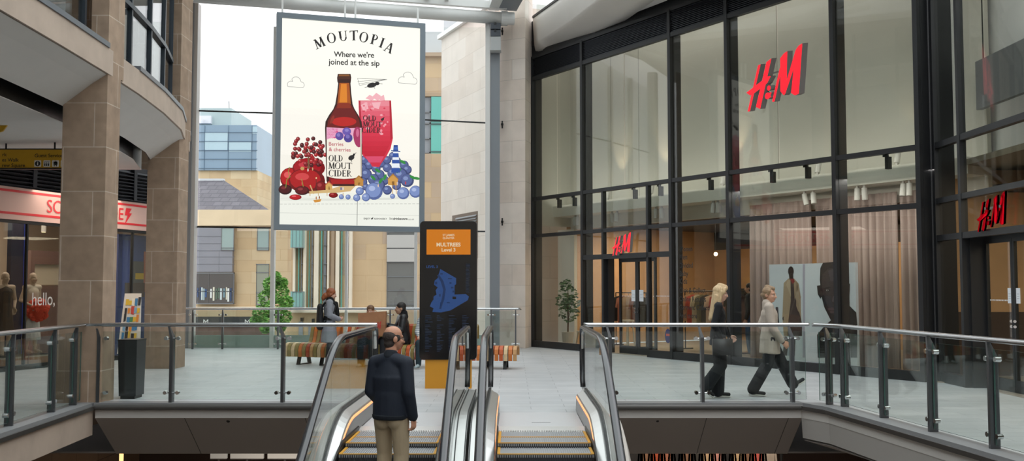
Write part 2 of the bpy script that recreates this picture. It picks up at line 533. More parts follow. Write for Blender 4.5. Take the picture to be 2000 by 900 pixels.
# grey columns that carry it
mb = MB()
mb.box(gx(362), YG - 0.25, 0, gx(376), YG + 0.05, 9.2); mb.cur = 1
mb.box(gx(376), YG - 0.22, 0, gx(383.5), YG + 0.05, 9.2)
struct(mb.build('trim_4', [M_GREYCOL, mat('pale_grey_steel_edge', '#c9c6c2', 0.5)]))
mb = MB()
mb.cur = 1; mb.box(gx(948), YG - 0.3, 0, gx(957), YG - 0.05, 8.75)
mb.cur = 0; mb.box(gx(957.5), YG - 0.25, 0, gx(976), YG + 0.05, 8.75)
struct(mb.build('trim_5', [M_GREYCOL, mat('white_steel_edge', '#e4e3e0', 0.4)]))

# ---- pale stone pier between the far glazing and the big shop
a = G(975, 600, 26.62); b = G(1026, 600, 26.3)
mb = MB()
mb.prism([(a.x, 26.62, 0), (b.x, 26.25, 0), (FA.x + 0.02, 27.15, 0), (a.x, 27.6, 0)], (0, 0, 12))
struct(mb.build('wall_far', M_STONE_L))

# ---- roof edge over the far end: round tube, flat frame above, rafters
tl = G(372, -8, 24.6); tr = G(982, 36, 26.2)
mb = MB()
mb.tube([tl + (tl - tr) * 0.1, tl, tr], 0.165, 20)
t = struct(mb.build('trim_6', M_STEELP, smooth=True))
mb = MB()
mb.cyl(tr - V((0.05, 0, 0)), tr + V((0.12, 0.02, 0)), 0.2, seg=20); mb.cyl(tr + V((0.1, 0, 0)), tr + V((0.3, 0.03, 0)), 0.17, seg=20)
mb.build('tube_end_collar', M_STEELP, t, smooth=False)
mb = MB()
dv = (tr - tl).normalized(); up = V((0, 0, 1))
def roofbar(p, q, w, h):
    d = (q - p).normalized(); sd = d.cross(up).normalized() * w / 2; hh = up * h / 2
    mb.hexa([p - sd - hh, p + sd - hh, q + sd - hh, q - sd - hh, p - sd + hh, p + sd + hh, q + sd + hh, q - sd + hh])
o_ = V((0, -0.1, 0.31))
roofbar(tl - dv * 3 + o_, tr + o_ + dv * 0.1, 0.16, 0.2)
for k, px in enumerate((830, 660, 500)):
    p = G(px, 10, 25.4); p = tl + dv * ((p.x - tl.x) / dv.x) + V((0, 0, 0.36))
    roofbar(p, p + V((0.9, -6, 1.0)), 0.16, 0.16)
    roofbar(p + V((0.55, 0, 0)), p + V((-0.2, -6, 1.0)), 0.1, 0.14)
p = tr + V((-0.25, 0, 0.32))
roofbar(p, p + V((0.75, -4.5, 0.55)), 0.28, 0.22)
mb.cur = 1
p = tr + V((0.12, 0, 0.26))
roofbar(p, p + V((0.95, -4.5, 0.5)), 0.5, 0.1)
mb.build('roof_frame', [M_STEELP, M_GREYCOL], t)
# roof glazing over the hall (thin glass on bars)
struct(MB().box(-5.4, -8, 9.55, 2.5, 26.4, 9.57).build('ceiling', glass('roof_glass', '#f4f7f6')))

# ---- left building: curved band between columns
BP = [V((-5.42, 8.6, 0)), V((-5.5, 10.5, 0)), V((-5.56, 12.2, 0)), V((-5.64, 13.76, 0)), V((-5.75, 15.2, 0)), V((-5.95, 16.9, 0)), V((-6.25, 18.7, 0)), V((-6.72, 20.4, 0)), V((-7.1, 21.8, 0))]
BP = [V((-5.36, 4.0, 0)), V((-5.36, -8, 0))][::-1] + BP
def inward(P, i):
    d = (P[min(i + 1, len(P) - 1)] - P[max(i - 1, 0)]).normalized()
    return V((-d.y, d.x, 0))
def band(P, sec, mb, c):
    """sec: (inward offset, z) closed section swept along the plan line P"""
    mb.cur = c
    mb.rings([[p + inward(P, i) * a + V((0, 0, z)) for a, z in sec] for i, p in enumerate(P)])
mb = MB()
band(BP, ((0, 4.57), (0.45, 4.57), (0.45, 4.93), (0, 4.93)), mb, 0)
mb.cur = 1
band(BP[:6], ((-0.02, 4.93), (0.3, 4.93), (0.3, 5.0), (-0.02, 5.0)), mb, 1)
band(BP[6:], ((-0.02, 4.93), (0.3, 4.93), (0.3, 5.0), (-0.02, 5.0)), mb, 1)
w_l = struct(mb.build('wall_left', [M_BAND, mat('grey_metal_sill', '#6c7178', 0.4, metal=0.3)]))
mb = MB()
BQ = BP[:-1]
band(BQ, ((0.03, 4.56), (0.06, 4.56), (.64, 4.12), (.64, 4.17)), mb, 0)
band(BQ, ((.66, 4.38), (.64, 4.4), (.9, 4.42), (.9, 4.38)), mb, 1)
band(BQ, ((.645, 4.13), (.635, 4.4), (.655, 4.4), (.66, 4.13)), mb, 1)
band(BQ, ((.86, 3.99), (.86, 4.4), (.88, 4.4), (.88, 3.99)), mb, 1)
mb.cur = 0
band(BQ, ((.86, 3.98), (4.6, 3.9), (4.6, 4.3), (.87, 4.3)), mb, 0)
struct(mb.build('ceiling_left', [M_WHITE, M_BLACK]))

# columns of the left building
def column(x0, x1, y0, y1, z1, sx0, name):
    mb = MB()
    mb.box(x0, y0, 0, x1, y1, 4.58)
    mb.box(sx0, y0, 4.58, x1, y1 + 0.1, z1)
    return struct(mb.build(name, M_STONE))
column(-6.27, -5.655, 13.78, 14.24, 9.4, -5.9, 'column')
column(-7.22, -6.6, 19.62, 20.2, 9.4, -6.86, 'column')

# upper windows of the left building
UW = [V((p.x, p.y, 0)) + inward(BP, i) * 0.28 for i, p in enumerate(BP)]
def along(P, y):
    for a, b in zip(P, P[1:]):
        if a.y <= y <= b.y:
            return a.lerp(b, (y - a.y) / (b.y - a.y))
    return P[-1]
def bar(mb, p, q, w, d, z0, z1):
    """upright or rail between plan points p and q"""
    t = (q - p).normalized(); n = V((-t.y, t.x, 0))
    mb.hexa([V((*(p - n * d / 2).xy, z0)), V((*(q - n * d / 2).xy, z0)), V((*(q + n * d / 2).xy, z0)), V((*(p + n * d / 2).xy, z0)),
             V((*(p - n * d / 2).xy, z1)), V((*(q - n * d / 2).xy, z1)), V((*(q + n * d / 2).xy, z1)), V((*(p + n * d / 2).xy, z1))])
def upper_window(name, ya, yb, n, zt):
    mb = MB()
    ys = [ya + (yb - ya) * i / n for i in range(n + 1)]
    for i, y in enumerate(ys):
        p = along(UW, y); t = (along(UW, min(y + 0.1, yb)) - along(UW, max(y - 0.1, ya))).normalized()
        bar(mb, p - t * 0.035, p + t * 0.035, 0, 0.09, 4.98, 9.4)
    for z in (5.0, zt):
        for a, b in zip(ys, ys[1:]):
            bar(mb, along(UW, a), along(UW, b), 0, 0.12, z, z + 0.08)
    o = struct(mb.build(name, M_BLUEF))
    for a, b in zip(ys, ys[1:]):
        m2 = MB(); p, q = along(UW, a), along(UW, b)
        bar(m2, p, q, 0, 0.014, 5.06, 9.4)
        m2.build('glass_pane', M_GLASSW, o)
    return o
upper_window('window_2', 14.35, 19.4, 4, 6.0)
upper_window('window_3', 6.0, 13.5, 5, 6.0)
# behind them: floor, rear wall and ceiling of the upper storey; side walls of the arcade
mb = MB()
band(BP, ((2.6, 4.9), (2.8, 4.9), (2.8, 9.4), (2.6, 9.4)), mb, 0)
band(BP, ((0.3, 4.85), (3.2, 4.85), (3.2, 4.95), (0.3, 4.95)), mb, 1)
band(BP, ((0.3, 8.2), (2.6, 8.2), (2.6, 8.3), (0.3, 8.3)), mb, 2)
struct(mb.build('wall_upper_left', [mat('grey_room_wall', '#6f7478', 0.8), M_DARK, M_WHITE]))
struct(MB().box(-16, -9, 9.4, -5.4, 26.4, 9.6).build('ceiling_upper_left', M_WHITE))
struct(MB().box(-16.2, -9, 0, -16, 27, 9.4).build('wall_outer_left', M_WHITE))
struct(MB().box(-16, 25.4, 0, -8.75, 25.6, 9.4).build('wall_far_left', M_STONE))
# rear of the hall, behind the viewer
struct(MB().box(-16, -9.2, -5, 22, -9, 10).build('wall_rear', M_STONE_L))

# ---- big shop on the right: frame, glass, louvres
W1, W2, W3 = 3.98, 2.98, 2.34      # transom heights
PL = 0.17
MX = [1043, 1140, 1314, 1427, 1637, 1803]
MU = [FUx(p) for p in MX]; MU[0] = 0.04
ZT = 7.28                          # underside of the louvre band
ZL = 7.86
mb = MB(MF)
for i, u in enumerate(MU):
    mb.box(u - 0.045, -0.06, 0, u + 0.045, 0.03, ZL); mb.box(u - 0.02, 0.03, 0, u + 0.05, 0.26, ZT + 0.1)
uend = MU[-1]
for z, h in ((W1, 0.09), (W2, 0.09), (ZT, 0.1), (ZL, 0.08)):
    mb.box(0, -0.05, z - h / 2, uend, 0.06, z + h / 2)
ud0, ud1, ud2 = FUx(1180), FUx(1200), FUx(1268)
mb.box(MU[1], -0.05, W3 - 0.06, MU[2], 0.06, W3 + 0.06)
for u in (ud0, ud2):
    mb.box(u - 0.035, -0.05, 0 if u == ud2 else W3, u + 0.035, 0.06, W1)
mb.box(ud0 - 0.035, -0.05, 0, ud0 + 0.035, 0.06, W3)
mb.box(0, -0.05, 0, ud0, 0.08, PL); mb.box(ud2, -0.05, 0, uend, 0.08, PL)
# dark lining of the door recess
mb.box(ud0 + 0.03, 0.06, 0, ud0 + 0.09, 0.25, W3); mb.box(ud0, 0.06, W3, ud2, 0.25, W3 + 0.06)
wr = struct(mb.build('wall_right', M_DARK, loc=FA))
mb = MB(MF)
nl = 12
for a, b in zip(MU, MU[1:]):
    for k in range(nl):
        z = ZT + 0.07 + (ZL - ZT - 0.1) * k / nl
        P = [(a + .045, -0.02, z), (a + .045, 0.06, z + 0.035), (a + .045, 0.06, z + 0.045), (a + .045, -0.02, z + 0.012)]
        mb.prism(P, (b - a - .09, 0, 0))
mb.box(0, 0.08, ZT, uend, 0.1, ZL)
mb.build('louvre_band', mat('black_louvre_blades', '#3d4047', 0.32, metal=0.5), wr)
def pane(u0, u1, z0, z1, par=None, v=0.0):
    return MB(MF).box(u0 + 0.02, v, z0 + 0.02, u1 - 0.02, v + 0.012, z1 - 0.02).build('glass_pane', M_SHOPG, par or wr)
for a, b in zip(MU, MU[1:]):
    n = 2 if b - a > 1.9 else 1
    for k in range(n):
        pane(a + (b - a) * k / n, a + (b - a) * (k + 1) / n, W1, ZT)
cells = [(MU[0], MU[1]), (MU[1], ud0), (ud0, ud2), (ud2, MU[2]), (MU[2], MU[3]), (MU[3], MU[4]), (MU[4], MU[5])]
for a, b in cells:
    pane(a, b, W2, W1)
for a, b in (cells[0], cells[4], cells[5], cells[6]):
    pane(a, b, PL, W2)
for a, b in (cells[1], cells[2], cells[3]):
    pane(a, b, W3, W2)
pane(*cells[1], PL, W3); pane(*cells[3], PL, W3)
# double door, set back
def door(name, M, u0, u1, z1, v, um=None):
    um = um if um is not None else (u0 + u1) / 2
    d = MB(M)
    d.box(u0, v - 0.03, z1 - 0.05, u1, v + 0.03, z1 + 0.02)
    root = struct(d.build(name, M_DARK))
    for a, b, hs in ((u0, um - 0.004, 1), (um + 0.004, u1, -1)):
        m2 = MB(M); w = 0.055
        m2.box(a, v - 0.025, 0.01, b, v + 0.025, 0.2); m2.box(a, v - 0.025, z1 - 0.1, b, v + 0.025, z1 - 0.05)
        m2.box(a, v - 0.025, 0.2, a + w, v + 0.025, z1 - 0.1); m2.box(b - w, v - 0.025, 0.2, b, v + 0.025, z1 - 0.1)
        leaf = m2.build('door_leaf', M_DARK, root)
        MB(M).box(a + w, v - 0.006, 0.2, b - w, v + 0.006, z1 - 0.1).build('glass_pane', M_SHOPG, leaf)
        uh = (b - 0.05) if hs == 1 else (a + 0.05)
        m3 = MB(M)
        for z in (1.0, 1.08): m3.cyl((uh - .02, v - 0.03, z), (uh + .02, v - 0.045, z), 0.022, seg=10)
        m3.build('handle', M_CHROME, leaf)
    return root
door('door_1', MF, ud1 - 0.1, ud2 - 0.04, W3 - 0.04, 0.25)

# big dark corner post and the second stretch of shopfront
MR = Matrix(((0, 1, 0, RX), (-1, 0, 0, RY), (0, 0, 1, 0), (0, 0, 0, 1)))     # u towards the viewer, v to the right
def RQ(px, py, v=0.0):
    p = GP(px, py, V((RX + v, 0, 0)), V((1, 0, 0)))
    return V((RY - p.y, v, p.z))
mb = MB()
pe = FA + FU * MU[-1]
mb.prism([pe + V((.0, -.04, 0)), V((RX - 0.09, RY + .02, 0)), V((RX + 0.02, RY - 0.02, 0)), V((RX + .35, RY + .05, 0)), pe + FI * .5], (0, 0, 9))
struct(mb.build('column', M_DARK))
u1 = RQ(1884, 500).x; u2 = RQ(1921, 550, 0.3).x; 
um = RQ(1981, 550, 0.3).x
RW1, RW2, RW3 = 4.0, 3.05, 2.42
mb = MB(MR)
ue = 24.0
for u in (0.05, u1, u1 + 2.75, u1 + 4.0, u1 + 6.5):
    z0 = 0 if u in (0.05, u1, u1 + 2.75) else 0
    mb.box(u - 0.045, -0.06, z0, u + 0.045, 0.05, 8.6)
for z in (RW1, ):
    mb.box(0, -0.05, z - 0.05, ue, 0.06, z + 0.05)
mb.box(0, -0.05, RW2 - .045, ue, 0.06, RW2 + .045)
mb.box(0, -0.05, RW3 - 0.05, u1 + 2.75, 0.06, RW3 + 0.05)
mb.box(0, -0.05, 0, u1, 0.08, PL); mb.box(u1 + 2.75, -0.05, 0, ue, 0.08, PL)
mb.box(u1 + 0.03, 0.05, 0, u1 + 0.09, 0.3, RW3)
mb.box(u1, 0.05, RW3 - 0.02, u1 + 2.75, 0.3, RW3 + 0.05)
wr2 = struct(mb.build('wall_right_near', M_DARK))
def pane2(u0, u1_, z0, z1, v=0.0):
    MB(MR).box(u0 + 0.03, v, z0 + 0.03, u1_ - 0.03, v + 0.012, z1 - 0.03).build('glass_pane', M_SHOPG, wr2)
for a, b in ((0.05, u1 + 2.75), (u1 + 2.75, u1 + 6.5), (u1 + 6.5, ue)):
    pane2(a, b, RW1, 8.6)
for a, b in ((0.05, u1), (u1, u1 + 2.75), (u1 + 2.75, u1 + 6.5), (u1 + 6.5, ue)):
    pane2(a, b, RW2, RW1)
pane2(0.05, u1, RW3, RW2); pane2(u1, u1 + 2.75, RW3, RW2); pane2(0.05, u1, PL, RW3); pane2(u1 + 2.75, u1 + 6.5, PL, RW2); pane2(u1 + 6.5, ue, PL, RW2)
door('door_2', MR, u1 + 0.1, u1 + 2.7, RW3 - 0.04, 0.3, um)

# shell of the big shop
M_BEIGE = mat('cream_interior_wall', '#dad6c9', 0.8, noise=0.03, nscale=1)
M_WARM = mat('warm_timber_wall', '#c9a074', 0.7, noise=0.06, nscale=3)
mb = MB(MF)
mb.cur = 0
mb.box(-0.3, 1.5, 3.22, uend + 0.3, 1.62, 8.2)               # upper screen wall
for u in (FUx(1195, 1.5), FUx(1250, 1.5), FUx(1525, 1.5)):
    mb.cur = 3; mb.box(u, 1.494, 3.9, u + 0.012, 1.5, 8.1)
mb.cur = 0
mb.box(-0.3, 0.9, 3.55, uend + 0.3, 1.5, 3.85)               # downstand beam the spotlights hang from
mb.box(0.0, 1.4, 0, FUx(1090, 1.4), 1.5, 3.22)
mb.cur = 1
mb.box(-0.5, 7.0, 0, uend + 7, 7.15, 2.75)
mb.cur = 2
mb.box(-0.5, 7.0, 2.75, uend + 7, 7.15, 3.6)
mb.box(-0.5, 1.62, 3.3, uend + 7, 7.1, 3.4)                   # dark service ceiling
mb.cur = 0
mb.box(-0.5, 0.1, 3.3, -0.3, 7, 8)
mb.cur = 1
mb.box(-0.5, 1.5, 0, -0.3, 7, 3.3)
struct(mb.build('wall_shop', [M_BEIGE, M_WARM, mat('dark_ceiling_void', '#3a3632', 0.8), mat('grey_joint', '#9c978b', 0.8)]))
struct(MB(MF).box(0.3, 0.1, 0.0, uend + 6, 7, 0.015).build('floor_shop', mat('pale_shop_floor', '#a39687', 0.35)))
mb = MB(MF); mb.box(-0.5, 0.0, 8.2, uend + 6, 8, 8.35)
mb.box(-0.6, 0.02, ZL, uend + 0.1, 0.12, 8.9)
struct(mb.build('ceiling_shop', M_DARK))
struct(MB().box(RX + 0.1, -9, 8.6, 22, 18, 8.8).build('ceiling_shop_near', M_DARK))
mb = MB()
mb.cur = 3; mb.box(RX + 0.45, 17.9, 3.8, RX + 8, 18.0, 8.6); mb.box(RX + 1.3, -9, 3.9, RX + 1.4, 17.9, 8.6); mb.cur = 0; mb.box(RX + .45, 17.9, 1.15, RX + 8, 18.0, 3.8); mb.cur = 4; mb.box(RX + .45, 17.88, 0, RX + 8, 18.0, 1.15)  # white upper walls added in place of bright sky mirrored in this glass
mb.box(RX + 5.5, -9, 0, RX + 5.7, 14.5, 2.2); mb.cur = 1; mb.box(RX + 5.5, -9, 2.2, RX + 5.7, 14.5, 8.6)
mb.cur = 2; mb.box(RX + 0.6, -9, 3.7, RX + 5.5, 17.85, 3.8)
struct(mb.build('wall_shop_near', [M_WARM, mat('shop_upper_wall', '#b9a68c', 0.8), mat('shop_ceiling_near', '#8d8270', 0.8), mat('sky_reflection_wall', '#e6e6e4', 0.8), mat('dark_display_wall', '#4b3b30', .7)]))
struct(MB().box(RX + 0.1, -9, 0, 22, 15.5, 0.015).build('floor_shop_near', mat('pale_shop_floor', '#a39687', 0.35)))

# ---- white moulded balcony edge above the big shop
T0 = [GZ(1025, 47, 8.9), GZ(1090, 0, 8.9)]
d0 = (T0[1] - T0[0])
def ext(P, k): return P + [P[-1] + (P[-1] - P[-2]).normalized() * k]
top = ext(T0, 9)
cre = [GZ(1040, 93, 8.12), GZ(1064, 79, 8.12), GZ(1120, 42, 8.12), GZ(1172, 0, 8.12)]; cre = ext(cre, 9)
bot = [GZ(1040, 100, 8.0), GZ(1066, 99, 7.98), GZ(1092, 95, 7.97), GZ(1142, 76, 7.97), GZ(1180, 51, 7.97), GZ(1250, 0, 7.97)]; bot = ext(bot, 9)
def resample(P, n):
    L = [0]
    for a, b in zip(P, P[1:]): L.append(L[-1] + (b - a).length)
    o = []
    for i in range(n):
        t = L[-1] * i / (n - 1); k = 0
        while k < len(L) - 2 and L[k + 1] < t: k += 1
        o.append(P[k].lerp(P[k + 1], (t - L[k]) / max(L[k + 1] - L[k], 1e-6)))
    return o
n = 40
# pair the three lines by depth so cross-sections stay square to the edge
ys = [26.7 - (26.7 - 16.0) * i / (n - 1) for i in range(n)]
def aty(P, y):
    for a, b in zip(P, P[1:]):
        if (a.y - y) * (b.y - y) <= 0: return a.lerp(b, (a.y - y) / (a.y - b.y) if a.y != b.y else 0)
    return P[0] if abs(y - P[0].y) < abs(y - P[-1].y) else P[-1]
R = []
for y in ys:
    a, c, b = aty(top, y), aty(cre, y), aty(bot, y)
    sec = [a + V((0.25, 0.1, 0.0)), a, a + V((0.0, 0, -0.12))]
    c1 = c + (a - c) * 0.12
    for k in range(7):
        t = k / 6.0
        q = (c1 * (1 - t) + c * t) * (1 - t) + (c * (1 - t) + b * t) * t
        sec.append(q)
    sec.append(b + V((0.3, 0.2, 0.02))); sec.append(a + V((1.0, 0.5, -0.4)))
    R.append(sec)
mb = MB(); mb.rings(R)
wb_ = struct(mb.build('wall_upper_right', M_GRC, smooth=True))
mb = MB()
mb.rings([[aty(top, y) + V((-.02, 0, 0)), aty(top, y) + V((.22, .1, 0)), aty(top, y) + V((.22, .1, .06)), aty(top, y) + V((-.02, 0, .06))] for y in ys])
mb.build('coping', M_DARK, wb_)
mb = MB()
mb.rings([[aty(top, y) + V((.1, .04, .05)), aty(top, y) + V((.115, .045, .05)), aty(top, y) + V((.115, .045, 1.1)), aty(top, y) + V((.1, .04, 1.1))] for y in ys])
mb.build('glass_pane', M_GLASS, wb_)
# dark soffit between the balcony and the shop, with one pale panel
mb = MB()
mb.rings([[aty(bot, y) + V((-0.02, 0.02, 0.03)), aty(bot, y) + V((0.0, 0.02, 0.07)), V((FA.x + (27 - y) * 0.633 + 0.3, y, 8.3)), V((FA.x + (27 - y) * 0.633 + 0.3, y, 8.2))] for y in ys])
s_ = struct(mb.build('ceiling_right', M_BLACK))
P = [GZ(1243, 24, 8.05), GZ(1300, 2, 8.05), GZ(1330, -14, 8.05), GZ(1276, -8, 8.05)]
MB().prism(P, (0, 0, 0.02)).build('pale_soffit_panel', M_WHITE, s_)

# ---- left shop: fascia, louvres, glazing, room
zt = LQ(0, 369).z; zb = LQ(0, 414).z
LU0, LU1 = -4.2, LL + 0.7
mb = MB(ML)
mb.cur = 0; mb.box(LU0, 0, zb - 0.12, LU1, 0.12, zt + 0.07)
mb.cur = 1
mb.box(LU0, -0.006, zt - 0.025, LU1, 0, zt + 0.02); mb.box(LU0, -0.006, zb - 0.02, LU1, 0, zb + 0.025)
ws = struct(mb.build('wall_shop_left', [mat('pale_pink_fascia', '#dcb6ab', 0.6), mat('red_fascia_stripe', '#d8202c', 0.5)]))
mb = MB(ML)
z0 = zt + 0.1
for k in range(9):
    z = z0 + k * 0.075
    mb.prism([(LU0, -0.03, z), (LU0, 0.05, z + 0.045), (LU0, 0.05, z + 0.06), (LU0, -0.03, z + 0.015)], (LU1 - LU0, 0, 0))
for u in (LQ(66, 350).x, LQ(262, 380).x): mb.box(u - 0.05, -0.04, z0, u + 0.05, 0.06, 4.25)
mb.box(LU0, 0.06, z0 - 0.03, LU1, 0.1, 4.3)
mb.build('louvre_band', mat('black_louvre_blades', '#1d1e21', 0.35, metal=0.4), ws)
mb = MB(ML)
zg = zb - 0.12
for u in (LU0, LU0 + 1.5, -0.75, LQ(56, 500).x, LQ(262, 500).x, LU1):
    mb.box(u - 0.018, 0.03, 0, u + 0.018, 0.09, zg)
mb.box(LU0, 0.02, 0, LU1, 0.1, 0.1); mb.box(LU0, 0.02, zg - 0.06, LU1, 0.1, zg)
w4 = struct(mb.build('window_4', M_BLACK))
us = [LU0, LU0 + 1.5, -0.75, LQ(56, 500).x, LQ(262, 500).x, LU1]
for a, b in zip(us, us[1:]):
    MB(ML).box(a + .02, 0.05, 0.1, b - .02, 0.062, zg - .06).build('glass_pane', M_SHOPG, w4)
mb = MB(ML)
mb.cur = 0; mb.box(LU0 - 0.5, 3.2, 0, LL + 1.9, 3.3, 3.9)
mb.cur = 1; mb.box(LU0, 0.12, 3.55, LU1, 3.2, 3.6); mb.box(LU1, 0.7, 3.55, LL + 1.9, 3.2, 3.6)
mb.cur = 0; mb.box(LL + 1.8, 0.7, 0, LL + 1.9, 3.2, 3.9); mb.box(LU1, 0.1, 0, LU1 + 0.1, .7, 3.9); mb.box(LU1, .65, 0, LL + 1.9, .7, 3.9); mb.box(LU0 - 0.1, 0.1, 0, LU0, 3.2, 3.9)
struct(mb.build('wall_shop_left_room', [mat('cream_shop_wall', '#cbb9a3', 0.8), mat('dark_shop_ceiling', '#4a423d', 0.8)]))

# ================================================================== BALUSTRADES
M_POST = mat('dull_steel_post', '#6f7174', 0.4, metal=1.0)
def lerp_path(P, t):
    L = [0]
    for a, b in zip(P, P[1:]): L.append(L[-1] + (b - a).length)
    d = max(0, min(1, t)) * L[-1]
    for i in range(len(P) - 1):
        if d <= L[i + 1] + 1e-9: return P[i].lerp(P[i + 1], (d - L[i]) / max(1e-9, L[i + 1] - L[i]))
    return P[-1]
def glass_strip(p, q, z0, z1, th=0.016):
    mb = MB(); bar(mb, p, q, 0, th, z0, z1)
    for i in (0, 1, 3, 5): mb.m[i] = 1
    return mb
def balustrade(name, label, P, posts, rail_z=1.1, side=1, r=0.028, ends=(0, 0), glass_z=(0.05, 0.98), group=None, post_d=0.12, lean=0.05):
    """P plan line of the glass; posts = indices of P that carry a post; side = +1 when the opening lies right of travel"""
    root = thing(name, label, 'balustrade', (P[0].x, P[0].y, 0), group)
    rail = []
    for i, p in enumerate(P):
        n = -inward(P, i) * side
        rail.append(p + n * 0.02 + V((0, 0, rail_z - r)))
    d0 = (rail[0] - rail[1]).normalized(); d1 = (rail[-1] - rail[-2]).normalized()
    if ends[0]: rail.insert(0, rail[0] + d0 * ends[0])
    if ends[1]: rail.append(rail[-1] + d1 * ends[1])
    # ease the corners
    R = [rail[0]]
    for a, b, c in zip(rail, rail[1:], rail[2:]):
        R += [b.lerp(a, min(0.3, 0.12 / max((a - b).length, .01))), b.lerp(c, min(0.3, 0.12 / max((c - b).length, .01)))]
    R.append(rail[-1])
    MB().tube(R, r, 12).build('handrail', M_STEEL, root, smooth=True)
    for i in posts:
        p = P[i]; t = (P[min(i + 1, len(P) - 1)] - P[max(i - 1, 0)]).normalized(); n = -inward(P, i) * side
        mb = MB(); bar(mb, p - n * post_d / 2 - n * 0.0, p + n * post_d / 2, 0, 0.04, 0, 0.9)
        # tapered head
        a = p + V((0, 0, 0.9)); 
        c_ = a + n * 0.02 - t * lean + V((0, 0, rail_z - 0.9 - r))
        mb.hexa([a - n * post_d / 2 - t * .02, a - n * post_d / 2 + t * .02, a + n * post_d / 2 + t * .02, a + n * post_d / 2 - t * .02, c_ - n * .012 - t * .01, c_ - n * .012 + t * .01, c_ + n * .012 + t * .01, c_ + n * .012 - t * .01])
        post = mb.build('post', M_POST, root)
        for z in (0.14, 0.885):
            m2 = MB(); c = p - n * 0.0 + V((0, 0, z))
            m2.cyl(c - t * 0.085, c + t * 0.085, 0.011, seg=8)
            for s_ in (-1, 1):
                m2.cyl(c + t * s_ * 0.085 - n * 0.03, c + t * s_ * 0.085 + n * 0.03, 0.026, seg=12)
            m2.build('clamp', M_CHROME, post)
    for a, b in zip(P, P[1:]):
        t = (b - a).normalized()
        if (b - a).length < 0.15: continue
        glass_strip(a + t * 0.03, b - t * 0.03, *glass_z).build('glass_panel', [M_GLASS, M_GEDGE], root)
    return root
fx = lambda px: (px - 1000) / FPX * 13.86
FY = 13.82
front = [V((-5.86, FY, 0))] + [V((fx(p), FY, 0)) for p in (202, 342, 557)] + [V((ESC0 + 0.2, FY, 0))]
balustrade('glass_balustrade', 'straight glass balustrade with steel handrail on the far side, between left corner and escalators', front, (1, 2, 3), ends=(0.02, 0.06), group=None)
front2 = [V((ESC1 - 0.15, FY, 0))] + [V((fx(p), FY, 0)) for p in (1190, 1368, 1542)] + [V((4.08, FY, 0))]
balustrade('glass_balustrade', 'straight glass balustrade with steel handrail from right escalator to right corner', front2, (1, 2, 3), ends=(0.1, 0.02))
gl = [V((-5.90, 13.72, 0)), V((-5.885, 13.45, 0)), V((-5.83, 12.7, 0)), V((-5.73, 11.44, 0)), V((-5.65, 10.2, 0)), V((-5.55, 8.9, 0)), V((-5.5, 7.6, 0))]
balustrade('glass_balustrade', 'glass balustrade running towards the viewer past the pink shop on the left', gl, (1, 2, 3, 4, 5, 6), side=-1, ends=(0.02, 0), post_d=.09)
gr = [V((4.18, 13.7, 0)), V((4.28, 13.53, 0)), V((4.41, 13.3, 0)), V((4.50, 12.15, 0)), V((4.60, 10.98, 0)), V((4.72, 9.84, 0)), V((4.83, 8.7, 0)), V((4.93, 7.5, 0))]
balustrade('glass_balustrade', 'glass balustrade running towards the viewer below the big red-lettered shopfront on the right', gr, (1, 2, 3, 4, 5, 6, 7), side=1, ends=(0.05, 0), post_d=.1)
YB = 25.85
bx = lambda px: (px - 1000) / FPX * 25.85 * 1.0
farp = [V((bx(368), YB, 0))] + [V((bx(p), YB, 0)) for p in (379, 437, 545, 654, 763, 872, 960, 1007)]
balustrade('glass_balustrade', 'low glass balustrade along the far window wall behind the bench', farp, tuple(range(1, 9)), rail_z=1.07, ends=(0.1, 0.15), r=0.03, post_d=0.06, lean=0.0)

# ================================================================== ESCALATORS
def drop(y, y0, L=1.0):
    d = y0 - y
    if d <= 0: return 0.0
    if d < L: return -0.577 * d * d / (2 * L)
    return -0.577 * (d - L / 2)
M_RUBBER = mat('black_rubber_handrail', '#202227', 0.24, spec=0.8)
M_DECK = mat('satin_steel_decking', '#d2d2d0', 0.36, metal=0.85, bump=0.02, nscale=80, stretch=(40, 1, 1))
M_SKIRT = mat('brushed_steel_skirt', '#8b8a89', 0.35, metal=1.0)
M_LED = mat('amber_light_strip', '#ff9c62', 0.5, emit=1.3)
M_WCLAD = mat('white_escalator_cladding', '#d3cec8', 0.45)
M_TREAD = mat('grooved_grey_tread', '#a2a4a7', 0.45, metal=0.4)
M_RISER = mat('dark_grooved_riser', '#3a3b3e', 0.45, metal=0.5)
M_YEL = mat('yellow_step_edge', '#d49a2a', 0.55)
def ygrid(y0, y1, st=0.12):
    n = max(2, int(abs(y1 - y0) / st) + 1)
    return [y0 + (y1 - y0) * i / (n - 1) for i in range(n)]
def sweep(mb, ys, sec, zf):
    mb.rings([[V((x, y, z + zf(y))) for x, z in sec] for y in ys])
YH = 10.95; YD = 10.95; YS = 10.3; YEND = 4.6
zh = lambda y: drop(y, YH); zd = lambda y: drop(y, YD); zs = lambda y: drop(y, YS)
